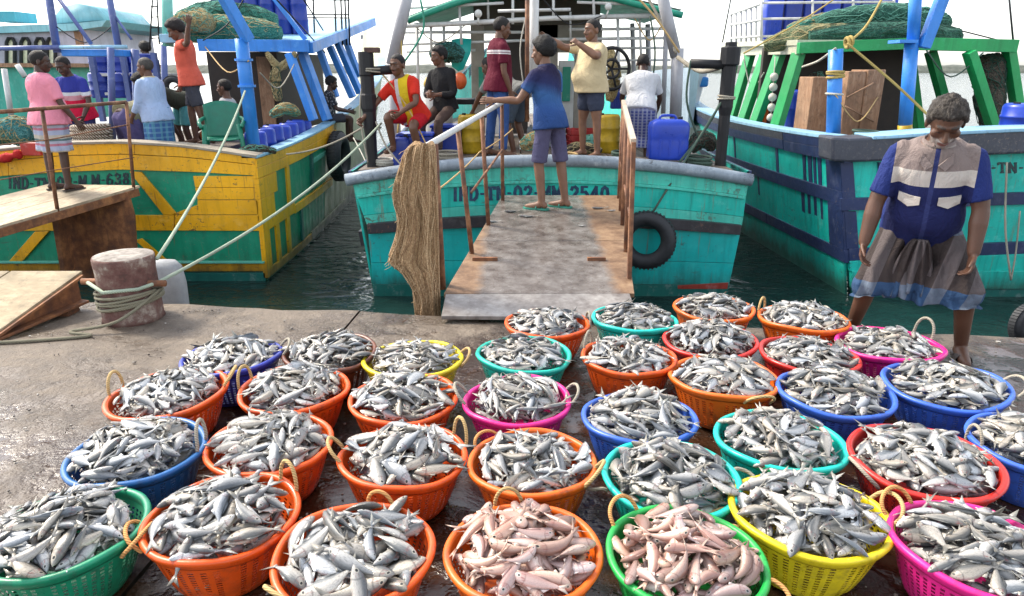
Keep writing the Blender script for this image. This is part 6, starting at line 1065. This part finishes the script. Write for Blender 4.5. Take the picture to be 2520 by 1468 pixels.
for k in range(7): c0 = np.array([lfx(10.2 + k * .36, 0) - .33, 10.2 + k * .36, .32]); drum(c0, .155, .58 + .02 * (k % 3), ['nearest blue drum of the row along the left boat\'s side', 'second blue drum of the row along the left boat\'s side', 'third blue drum of the row along the left boat\'s side', 'fourth blue drum of the row along the left boat\'s side', 'fifth blue drum of the row along the left boat\'s side', 'sixth blue drum of the row along the left boat\'s side', 'farthest blue drum of the row along the left boat\'s side'][k], 'blue drums lined up on the left boat', BBLUE)
words = ['leftmost', 'second', 'third', 'fourth', 'fifth', 'rightmost']
for k in range(6): p = at(548 + k * 38, 60, 14.6); drum((p[0], 14.6, 2.4), .16, .85, '%s blue drum on the roof of the left boat behind the nets' % words[k], 'blue drums on the left boat roof', BBLUE2)
for k in range(7): p = at(1900 + k * 46, 90, 13.2); can((p[0], 13.3, 2.2), .31, .3, .85, '%s blue can on the roof of the right boat behind white rails' % (['leftmost', 'second', 'third', 'fourth', 'fifth', 'sixth', 'rightmost'][k]), 'blue cans on the right boat roof', BBLUE2 if k % 3 else BBLUE)
p = at(1953, 330, 11.6); drum((p[0], 11.6, .58), .19, .86, 'blue drum on the right boat beside the front green roof leg', GB)
p = at(2490, 330, 10.0); drum((p[0] + .12, 10.0, .78), .28, .52, 'wide blue drum at the right edge on the right boat', GB)
k = 0
for yy, Yd in ((165, 13.0), (212, 12.6)):
    for x in (250, 300, 350):
        p = at(x, yy, Yd); k += 1; drum((p[0], Yd, p[2] - .2), .19, .42, '%s blue drum stacked behind the men on the left boat' % (['upper left', 'upper middle', 'upper right', 'lower left', 'lower middle', 'lower right'][k - 1]), 'blue drums stacked at the back', BBLUE2)
mb = MB()
RK = thing('storage_rack', 'dull blue rack with white shelves holding drums on the left boat', 'rack', at(310, 280, 13.0))
for y in (181, 228): bxp(mb, 232, 392, y, y + 7, 12.45, .9)
obj('shelf', mb, WHITEP, RK)
for x in (236, 312, 388): mb = MB(); bxp(mb, x - 6, x + 6, 130, 300, 12.4, .08); obj('upright', mb, DBLUE, RK)
for x, lab in ((1158, 'yellow drum lashed at the left under the work bench of the centre boat'), (1494, 'yellow drum standing behind the cream T-shirt man')):
    p = at(x, 350, 9.85); drum((p[0], 9.85, .64), .17, .52, lab, 'yellow drums', YELP)
p = at(1078, 240, 10.2); jug = thing('water_barrel', 'white water barrel with yellow lid behind the youth in black', 'barrel', (p[0], 10.2, .66)); obj('shell', MB().lathe((p[0], 10.2, .66), [(.16, 0), (.19, .05), (.2, .4), (.2, .78), (.17, .86)], 24), plain('white_plastic', (.6, .6, .56), .4), jug, True); obj('lid', MB().lathe((p[0], 10.2, 1.51), [(.19, 0), (.2, .05), (.17, .13), (.06, .17), (.001, .17)], 24), YELP, jug, True)
p = at(1132, 200, 10.5); tag(obj('buoy', MB().ball(p, (.1, .1, .12), 16, 12), plain('orange_float', (.75, .13, .03), .45), None, True), 'orange float hanging by the wheelhouse of the centre boat', 'buoy')

# ------------------------------------------------------------------ nets
TW = [ropemat('green_twine', (.16, .42, .32)), ropemat('straw_twine', (.5, .42, .22)), ropemat('dark_twine', (.03, .10, .07))]
def roll(pts, r, mat, lab, nm='net_roll', lump=.22, seed=0, grp='nets stowed on the roofs', flat=.8):
    P = smoothpts([np.asarray(p) for p in pts], 8); mb = MB(); rings = []; n = 26
    for i, p in enumerate(P):
        d = norm(P[min(i + 1, len(P) - 1)] - P[max(i - 1, 0)]); a, b = frame(d); e = math.sin(math.pi * min(1, max(0.04, (i + .3) / len(P)))) ** .35; ring = []
        for j in range(n):
            u = 2 * math.pi * j / n; q_ = p * 4 + np.array([seed, math.cos(u) * 1.6, math.sin(u) * 1.6]); k_ = 1 + lump * mnoise.noise(tuple(q_)) + lump * .6 * mnoise.noise(tuple(q_ * 2.7)); ring.append(p + (a * math.cos(u) + b * flat * math.sin(u)) * r * e * k_)
        rings.append(ring)
    mb.loft(rings); o = tag(obj(nm, mb, mat, None, True), lab, 'net', grp); sf = lambda u, v: P[int(v * (len(P) - 1))] + (np.asarray(rings[int(v * (len(P) - 1))][int(u * n) % n]) - P[int(v * (len(P) - 1))]) * 1.03
    strands(o, sf, 60 if r > .15 else 26, .006, TW[seed % 3], .25, np.random.default_rng(seed)); return o
roll([at(425, 80, 12.9), at(560, 72, 13), at(690, 84, 13)], .29, NETG, 'lower green net roll on the left boat roof', seed=1)
roll([at(440, 46, 13.3), at(560, 36, 13.4), at(680, 54, 13.4)], .28, NETG, 'upper green net roll on the left boat roof, in front of blue drums', seed=2)
roll([at(425, 62, 12.6), at(480, 50, 12.6), at(525, 64, 12.6)], .23, NETY, 'small sand-coloured net bundle at the left end of the roof', seed=3)
roll([at(1880, 112, 11.9), at(2000, 88, 11.7), at(2120, 86, 11.6)], .2, netmat('straw_green_net', (.10, .15, .08), (.34, .34, .17)), 'straw and green net heap at the left of the right boat roof', seed=4, lump=.3)
roll([at(1990, 92, 11.5), at(2150, 84, 11.4), at(2280, 86, 11.5), at(2360, 90, 11.6)], .21, NETD, 'lower dark green net roll on the right boat roof', seed=5)
roll([at(2010, 58, 11.9), at(2140, 38, 11.8), at(2270, 48, 11.8), at(2330, 64, 11.9)], .22, NETD, 'upper dark green net roll on the right boat roof', seed=6)
roll([at(1940, 76, 12.2), at(2050, 54, 12.2), at(2150, 64, 12.2)], .2, NETG, 'lighter green net roll between heap and upper roll on the right', seed=7)
roll([at(2440, 135, 11.5), at(2436, 220, 11.4), at(2444, 330, 11.4)], .22, NETB, 'brown net bundle hanging under the right boat roof', 'hanging_net', .3, 8, 'hanging nets', 1.)
roll([at(2008, 180, 11.9), at(2012, 260, 11.8), at(2010, 330, 11.8)], .18, NETB, 'brown net hanging beside the blue drum on the right boat', 'hanging_net', .3, 9, 'hanging nets', 1.)
roll([at(656, 130, 12.3), at(690, 166, 12.3), at(728, 130, 12.3)], .06, NETY, 'straw net swag hanging beside the blue king post', 'hanging_net', .4, 10, 'hanging nets', 1.)
roll([at(684, 158, 12.3), at(678, 205, 12.3), at(686, 250, 12.3)], .09, NETY, 'straw net bundle dangling from the swag beside the king post', 'hanging_net', .45, 11, 'hanging nets', 1.)
roll([at(668, 285, 10.4), at(700, 268, 10.4), at(735, 280, 10.6)], .10, YELP if False else NETY, 'straw net heap lying on the drums', 'net_heap', .4, 12)
roll([at(-40, 338, 9.9), at(30, 322, 9.9), at(84, 340, 9.9)], .24, NETT, 'teal net heap at the left end of the left boat stern', 'net_heap', .25, 13)
roll([at(1060, 140, 10.8), at(1105, 128, 10.8), at(1140, 140, 10.8)], .17, NETT, 'teal net bundle behind the water barrel', 'net_heap', .3, 14)
roll([at(1285, 362, 9.3), at(1315, 345, 9.4), at(1345, 362, 9.4)], .12, NETY, 'straw net heap on the deck behind the blue polo', 'net_heap', .45, 15)
roll([at(1395, 372, 9.5), at(1430, 360, 9.6), at(1480, 372, 9.5)], .08, NETB, 'brown net strip on deck behind the cream T-shirt man', 'net_heap', .45, 16)
roll([at(1700, 372, 9.3), at(1730, 340, 9.3), at(1760, 365, 9.3)], .12, NETB, 'dark net heap at the foot of the right mooring post', 'net_heap', .4, 17)
roll([at(590, 372, 9.5), at(630, 366, 9.6), at(680, 374, 9.7)], .06, NETB, 'rope and net scraps lying at the foot of the king post', 'net_heap', .5, 18)
roll([at(1500, 120, 10.2), at(1512, 190, 10.1), at(1500, 250, 10.1)], .08, NETY, 'pale rope bundle hanging on the winch wheel', 'hanging_net', .5, 19, 'hanging nets', 1.)
mb = MB(); rings = [[at(x, y, 10.9) + (0, .02 * math.sin(x * .3), 0) for x, y in r] for r in ([(1112, 98), (1135, 94), (1160, 96)], [(1108, 130), (1134, 128), (1158, 132)], [(1112, 165), (1128, 176), (1140, 172)])]; mb.loft(rings, False, False); o = obj('tarpaulin', mb, paint('turquoise_tarp', (.02, .5, .44)), None, True); o.modifiers.new('thick', 'SOLIDIFY').thickness = .01; tag(o, 'turquoise tarpaulin hanging left of the wheelhouse', 'tarpaulin')

# ------------------------------------------------------------------ woven coil, chair, red box, odds and ends on the left boat
pc = at(230, 350, 9.75); WB = thing('wicker_coil', 'coiled wicker-like rope basket with pale checks on the left boat stern', 'basket', (pc[0], 9.75, pc[2] - .05)); WK = None
t = NT('wicker', .8); v = t.co('Object'); wv_ = t.wave(t.co('Object', (1, 1, 1), (0, 0, .5)), 14, 3, 2, 'DIAGONAL'); t.col(t.mix(t.rng(wv_, .4, .6), (.16, .10, .06), (.55, .48, .38))).bump(wv_, .8, .02); WK = t.m
for k in range(6): obj('coil', MB().torus(np.array([pc[0], 9.75, pc[2] + .0 + k * .042]), (.03 * (-1) ** k, .02, 1), .235 - .006 * abs(k - 3), .028, 40, 8), WK, WB, True)
def chair(c, rz, lab, mat):
    o = thing('plastic_chair', lab, 'chair', c); c = np.asarray(c, float); A = np.array([math.cos(rz), math.sin(rz), 0]); B = np.array([-math.sin(rz), math.cos(rz), 0]); Z = np.array([0, 0, 1.]); P = lambda x, y, z: c + A * x + B * y + Z * z
    mb = MB(); rings = [[P(x, y, .42 - .02 * math.cos(x * 6)) for x in np.linspace(-.22, .22, 9)] for y in np.linspace(-.2, .22, 7)]; mb.loft(rings, False, False); s_ = obj('seat', mb, mat, o, True); s_.modifiers.new('t', 'SOLIDIFY').thickness = .018
    mb = MB(); rings = []
    for z in np.linspace(.40, .86, 9): rings.append([P(x, -.2 - (z - .4) * .28 - .07 * (1 - (x / .25) ** 2), z + (.05 * (1 - (x / .24) ** 2) if z > .8 else 0)) for x in np.linspace(-.23, .23, 11)])
    mb.loft(rings, False, False); s_ = obj('backrest', mb, mat, o, True); s_.modifiers.new('t', 'SOLIDIFY').thickness = .016
    for sx in (-1, 1):
        obj('armrest', MB().tube(smoothpts([P(sx * .24, -.28, .68), P(sx * .28, -.1, .66), P(sx * .28, .16, .64), P(sx * .25, .22, .58)], 4), .026, 8), mat, o, True)
        for y, yb in ((.18, .24), (-.2, -.3)): obj('leg', MB().loft([ell(P(sx * (.22 + .05 * u), y + (yb - y) * u, .62 * (1 - u) if y > 0 else .42 * (1 - u)), A, B, .035 - .008 * u, .022, 10) for u in (0, .5, 1)]), mat, o, True)
    return o
CH = plain('green_resin', (.006, .17, .10), .4, var=.15); ch = at(545, 352, 9.75); chair((ch[0], 9.85, .42), R(200), 'dark green plastic armchair on the left boat next to the king post', CH)
mb = MB(); bxp(mb, 50, 98, 352, 384, 9.1, .2); tag(obj('red_crate', mb, paint('red_crate_paint', (.45, .03, .02)), None, False, .012), 'red crate on the gunwale by the pink-shirted man\'s legs', 'crate')
pts = [at(-40, 404, 9.1), at(20, 388, 9.1), at(52, 378, 9.1)]; tag(obj('red_cloth', MB().tube(smoothpts(pts, 5), [.05 + .02 * math.sin(i * 1.7) for i in range(11)], 10), cloth('red_rag', solid((.42, .02, .02))), None, True), 'red rag lying along the gunwale at the left edge', 'cloth')
# floats and an orange rag on the right boat
FS = thing('float_string', 'string of white round floats hung inside the green roof legs', 'floats', at(1900, 300, 10.0))
for k in range(5): obj('float', MB().ball(at(1905 - k * 2, 190 + k * 25, 11.6), .065, 14, 10), plain('dirty_white_float', (.55, .52, .45), .6), FS, True)
obj('string', MB().tube([at(1908, 140, 11.6), at(1896, 300, 11.6)], .008, 6), ROPE_W, FS, True)
tag(obj('orange_rag', MB().tube(smoothpts([at(1892, 258, 12.2), at(1882, 280, 12.15), at(1876, 312, 12.1)], 4), [.02, .03, .045, .05, .055, .06, .055, .05, .03], 10), cloth('orange_rag_cloth', solid((.75, .14, .02))), None, True), 'orange rag hanging by the green roof leg of the right boat', 'cloth')
# ropes on the right boat
for pts, r_, mt, lab in (([at(2088, 105, 9.4), at(2135, 60, 9.7), at(2190, -40, 10.3)], .016, ROPE_Y, 'yellow rope from the green roof beam up to the left of the mast'), ([at(2085, 108, 9.3), at(2200, 205, 9.2), at(2290, 290, 9.0)], .016, ROPE_Y, 'yellow rope slanting down behind the bent man\'s head'), ([at(1975, 165, 11.1), at(2015, 150, 10.2), at(2056, 120, 9.3)], .016, ROPE_W, 'white rope tied from the roof leg to the blue post'),
   ([at(1830, 132, 10), at(1960, 60, 10), at(2080, -20, 10)], .010, ROPE_Y, 'thin straw line running up across the net heap'), ([at(2478, 400, 8.45), at(2474, 560, 8.4), at(2488, 690, 8.35)], .012, ROPE_G, 'grey rope hanging down the stern of the right boat'), ([at(2510, 520, 8.42), at(2500, 620, 8.4), at(2488, 690, 8.35)], .010, ROPE_G, 'thin rope hanging at the right edge of the right boat stern'),
   ([at(2340, 70, 11.6), at(2420, 90, 11.3), at(2490, 108, 11.1)], .010, BLACK, 'black cable from the net rolls to the aerial'), ([at(1035, 0, 10.0), at(1040, 80, 10.0), at(975, 180, 9.8)], .014, ropemat('green_cord', (.05, .3, .2)), 'green cord hanging from the left gallows leg'), ([at(1580, -30, 10.5), at(1630, 60, 10.3), at(1664, 132, 10.1)], .02, ROPE_G, 'thick grey rope from the canopy to the right mooring post'), ([at(1545, -30, 10.2), at(1610, 40, 10.1), at(1672, 130, 10.0)], .014, ROPE_C, 'cream rope beside the right gallows leg'), ([at(1668, 142, 10.08), at(1720, 175, 9.6), at(1768, 168, 9.05)], .03, ROPE_G, 'heavy grey rope to the head of the right mooring post'),
   ([at(1672, 400, 8.75), at(1735, 320, 9.0), at(1775, 250, 9.05)], .016, ROPE_D, 'dark rope at the foot of the right mooring post'), ([at(925, 300, 8.8), at(950, 360, 8.7), at(990, 410, 8.6)], .011, ROPE_G, 'thin rope at the foot of the left mooring post'), ([at(870, 340, 10.8), at(900, 400, 10), at(905, 445, 9)], .009, ROPE_W, 'white line from the tyre to the corner of the centre boat')):
    tag(obj('rope', MB().tube(smoothpts(pts, 6), r_, 8), mt, None, True), lab, 'rope')
KN = MB(); obj('knot', MB().torus(at(2085, 106, 9.42), (1, 0, .2), .06, .022, 20, 8).torus(at(2091, 104, 9.42), (1, .2, 0), .06, .022, 20, 8), ROPE_Y, BRt, True)
obj('lashing', MB().torus(at(2056, 178, 9.4), (0, .05, 1), .10, .018, 24, 8).torus(at(2056, 184, 9.4), (.1, 0, 1), .10, .018, 24, 8).torus(at(2056, 190, 9.4), (-.1, 0, 1), .10, .018, 24, 8), ROPE_Y, BRt, True); obj('lashing', MB().torus(at(2053, 232, 9.4), (.05, 0, 1), .10, .014, 24, 8), ROPE_W, BRt, True)

# ------------------------------------------------------------------ loose fish and scraps
def loose(px_, py_, L, ya, kd, lab, Z=None):
    p = at(px_, py_, Z=.02) if Z is None else at(px_, py_, Z=Z); o = bpy.data.objects.new('silver_fish', FME[(kd, 1)]); C.objects.link(o); d = np.array([math.cos(ya), math.sin(ya), 0]); M3 = np.column_stack([d, [0, 0, 1], np.cross(d, [0, 0, 1])]) * L; M4 = Matrix(M3.tolist()).to_4x4(); M4.translation = p.tolist(); o.matrix_world = M4; tag(o, lab, 'fish', 'fish dropped on the gangway and quay')
for k, (x, y, L, ya, lab) in enumerate(((1260, 520, .20, .2, 'loose fish at the upper left of the central gangway'), (1300, 532, .24, -.1, 'longest loose fish lying across the central gangway'), (1475, 512, .2, .1, 'loose fish at the upper right of the central gangway'), (1502, 518, .14, 3.0, 'small loose fish by the right rail of the central gangway'), (1215, 545, .16, .0, 'loose fish at the left edge of the central gangway'), (1430, 555, .12, 2.8, 'tiny loose fish in the middle of the central gangway'))):
    Yg = None; zz = .3
    for _ in range(4): zz = gz(at(x, y, Z=zz)[1]) + .012
    loose(x, y, L, ya, 'sard', lab, zz)
loose(688, 1440, .14, 1.0, 'pink' if False else 'sard', 'squashed fish scrap on the wet ground between the two lower orange baskets')
loose(470, 1455, .12, .3, 'sard', 'small dropped fish on the wet ground beside the dark green basket')

# ------------------------------------------------------------------ boats and works farther off
FB = thing('fishing_boat', 'distant white boat with arched wheelhouse windows and turquoise roof at the left', 'fishing boat', at(90, 290, 22), 'trawlers moored along the quay')
LIL = paint('lilac_white_wall', (.46, .44, .52), amt=.4); LTQ = paint('light_turquoise_roof', (.25, .55, .62), amt=.4)
mb = MB(); bxp(mb, -120, 222, 74, 200, 22, 4); obj('wheelhouse', mb, LIL, FB)
mb = MB(); mb.loft([[at(x, y, 21.8) + (0, d_, 0) for x, y in ((-130, 70), (60, 62), (180, 58), (262, 50), (250, 66), (180, 76), (-130, 86))] for d_ in (0, 4.4)]); obj('roof', mb, LTQ, FB)
mb = MB(); mb.loft([[at(x, y, 22) + (0, d_, 0) for x, y in ((120, 60), (150, 20), (190, 8), (222, 18), (250, 50))] for d_ in (0, 3)], True, True); obj('visor', mb, LTQ, FB, True)
mb = MB(); bxp(mb, -20, 36, 28, 54, 21.7, 1); obj('roof_box', mb, paint('teal_roof_box', (.06, .4, .5)), FB)
for x in (26, 62, 98, 126): 
    w_ = obj('window', MB().prism(pp([(x - 9, 160), (x + 9, 160), (x + 9, 105), (x + 5, 97), (x - 5, 97), (x - 9, 105)], 21.97), (0, .02, 0)), plain('bright_window_pane', (.75, .72, .5), .15), FB); obj('frame', MB().tube(pp([(x - 10, 160), (x - 10, 105), (x - 5, 95), (x + 5, 95), (x + 10, 105), (x + 10, 160)], 21.93), .05, 6), BLACK, w_)
mb = MB(); bxp(mb, 184, 202, 78, 112, 21.95, .06); obj('door', mb, BROWNB, FB)
mb = MB(); bxp(mb, -150, 152, 163, 300, 17.5, 5); obj('hull', mb, paint('mint_hull', (.04, .40, .30)), FB); mb = MB(); bxp(mb, -150, 154, 156, 166, 17.3, 5.2); obj('gunwale', mb, BROWNB, FB)
for a, b in (((10, 170), (30, 300)), ((42, 160), (62, 190))): pipe('white_pole', [(*a, 16.5), (*b, 16.5)], .06, WHITEP, FB)
LT = thing('light_tower', 'faint lattice light tower far off across the harbour', 'tower', at(908, 178, 260)); 
for x in (897, 918): pipe('leg', [(x, 98, 260), (x, 176, 260)], .5, WHITEP, LT, 6)
for y in (98, 115, 132, 150): pipe('brace', [(896, y, 260), (919, y + 1, 260)], .35, WHITEP, LT, 6)
for x in (893, 922): obj('floodlight', MB().box(at(x, 92, 260), (1.6, 1, 1.4)), GREYP, LT)
mb = MB(); bxp(mb, 905, 945, 160, 178, 300, 20); tag(obj('warehouse', mb, paint('dark_green_shed', (.06, .12, .1)), None), 'dark low shed on the far shore behind the left mooring post', 'building')
B2 = thing('fishing_boat', 'pale blue striped skiff between the centre and right boats', 'fishing boat', at(1725, 260, 15)); mb = MB(); rings = []
for s_, hw in ((0, .1), (.25, .55), (.6, .7), (1, .5)): c = at(1705, 235, 15) + (.0, s_ * 4, .25 - .2 * s_); rings.append([c + (-hw, 0, .3), c + (hw, 0, .3), c + (hw * .5, 0, -.9), c + (-hw * .5, 0, -.9)])
mb.loft(rings); obj('hull', mb, paint('pale_blue_skiff', (.45, .56, .66)), B2); mb = MB(); bxp(mb, 1690, 1745, 190, 215, 15.6, 1); obj('cover', mb, BLUE, B2, bevel=.05)

# ------------------------------------------------------------------ more deck clutter
CRB = plain('grey_crate_plastic', (.22, .24, .25), .5)
def crate(c, sx, sy, h, lab, mat, rz=0):
    o = thing('fish_crate', lab, 'crate', c, 'fish crates on deck'); c = np.asarray(c, float); cr, sr = math.cos(rz), math.sin(rz); A, B = np.array([cr, sr, 0]), np.array([-sr, cr, 0])
    for sg in (-1, 1):
        for k in range(3): z = h * (.18 + .3 * k); obj('slat', MB().box(c + B * sg * sy / 2 + (0, 0, z), (sx, .02, h * .22), rz), mat, o, bevel=.004); obj('slat', MB().box(c + A * sg * sx / 2 + (0, 0, z), (.02, sy - .03, h * .22), rz), mat, o, bevel=.004)
        for s2 in (-1, 1): obj('corner_post', MB().box(c + A * sg * (sx / 2 - .02) + B * s2 * (sy / 2 - .02) + (0, 0, h * .5), (.035, .035, h), rz), mat, o)
    obj('floor', MB().box(c + (0, 0, .02), (sx - .03, sy - .03, .02), rz), mat, o)
def ropecoil(c, r, n, mat, lab):
    mb = MB()
    for k in range(n): mb.torus(np.asarray(c) + (.01 * math.sin(k * 2), .01 * math.cos(k * 3), .02 + k * .028), (.04 * math.sin(k), .04 * math.cos(k), 1), r * (1 - .03 * (k % 3)), .016, 30, 6)
    tag(obj('rope_coil', mb, mat, None, True), lab, 'rope', 'rope coils on deck')
def dk(x, Y, z=.655): p = at(x, 360, Y); return (p[0], Y, z)
crate(dk(1130, 10.1), .5, .35, .28, 'blue slatted crate behind the youth in black', BBLUE2, .2); crate(dk(1345, 10.6), .55, .4, .3, 'grey slatted crate at the wheelhouse door', CRB, -.1); crate(dk(1440, 10.4), .5, .36, .3, 'red slatted crate behind the cream T-shirt man', plain('red_crate_plastic', (.42, .03, .03), .5), .15)
crate(dk(1600, 10.9), .5, .4, .3, 'sea-green slatted crate by the right rail of the centre boat', plain('seagreen_crate_plastic', (.05, .35, .26), .5), 0); crate(dk(1470, 9.9), .34, .3, .25, 'mint crate beside the yellow drum', plain('mint_crate_plastic', (.15, .42, .34), .5), .3)
ropecoil(dk(1100, 8.95, .64), .17, 4, ROPE_G, 'grey rope coil on deck below the youth in black'); ropecoil(dk(1395, 8.95, .65), .15, 3, ROPE_C, 'cream rope coil on the stern deck behind the gangway end'); ropecoil(dk(1535, 8.9, .65), .14, 4, ROPE_D, 'dark rope coil behind the right gangway rail'); ropecoil(dk(1720, 8.95, .58), .17, 4, ROPE_D, 'dark rope coil at the right corner of the stern deck'); ropecoil(dk(945, 8.95, .58), .13, 3, ROPE_W, 'white rope coil by the left mooring post')
ropecoil((at(300, 352, 9.5)[0], 9.5, .74), .15, 3, ROPE_G, 'grey rope coil lying on the left boat gunwale'); ropecoil((at(2130, 345, 9.0)[0], 9.0, .93), .16, 3, ROPE_D, 'dark rope coil on the right boat stern timber')
for pts, r_, mt, lab in (([at(1300, 20, 9.9), at(1280, 120, 9.8), at(1290, 220, 9.8)], .009, ROPE_W, 'white line hanging beside the rusty pole'), ([at(1330, -10, 10.2), at(1400, 60, 10.4), at(1480, 40, 10.5)], .008, BLACK, 'black cable slung under the canopy to the right'), ([at(1020, 63, 10.6), at(1080, 105, 10.6), at(1150, 58, 10.6)], .009, ROPE_G, 'grey line looped under the left canopy rail'),
   ([at(1560, 42, 10.6), at(1600, 100, 10.6), at(1640, 40, 10.6)], .009, ROPE_C, 'cream line looped below the right canopy rail'), ([at(1600, 40, 10.3), at(1612, 130, 10.2), at(1602, 230, 10.1)], .012, ROPE_D, 'dark rope hanging from the right canopy rail'), ([at(985, 60, 10.2), at(990, 200, 10.0), at(978, 330, 9.6)], .011, ROPE_Y, 'yellow rope down the left gallows leg'), ([at(612, 150, 9.78), at(560, 178, 11), at(505, 116, 12.33)], .010, ROPE_C, 'cream rope slung left from the king post'),
   ([at(640, 180, 9.8), at(690, 215, 11), at(738, 128, 12.82)], .010, ROPE_G, 'grey rope slung right from the king post'), ([at(610, -20, 10.4), at(560, 60, 11.4), at(500, 100, 12.3)], .010, BLACK, 'black stay above the green nets'), ([at(130, 60, 11.1), at(210, 105, 11.1), at(282, 60, 11.2)], .008, BLACK, 'black cable slung between the dull blue posts'), ([at(2056, 234, 9.3), at(2110, 300, 9.5), at(2160, 240, 9.86)], .009, ROPE_C, 'cream line looped over the brown cabin panels'), ([at(1830, 140, 13.4), at(1850, 220, 13.2), at(1880, 180, 12.4)], .012, ROPE_W, 'white rope looped between the green roof legs'),
   ([at(2280, 125, 11.0), at(2340, 190, 11.0), at(2420, 130, 11.0)], .011, ROPE_D, 'dark rope looped under the right roof beam'), ([at(1700, 150, 9.0), at(1690, 250, 9.0), at(1722, 350, 9.0)], .014, ROPE_D, 'dark rope hanging from the right post crossbar'), ([at(895, 180, 8.88), at(886, 280, 8.85), at(905, 400, 8.8)], .011, ROPE_G, 'grey rope hanging from the left post crossbar'), ([at(930, 170, 8.9), at(1000, 260, 8.8), at(1060, 380, 8.6)], .009, ROPE_C, 'cream line from the left post down to the gunwale')):
    tag(obj('rope', MB().tube(smoothpts(pts, 6), r_, 6), mt, None, True), lab, 'rope')
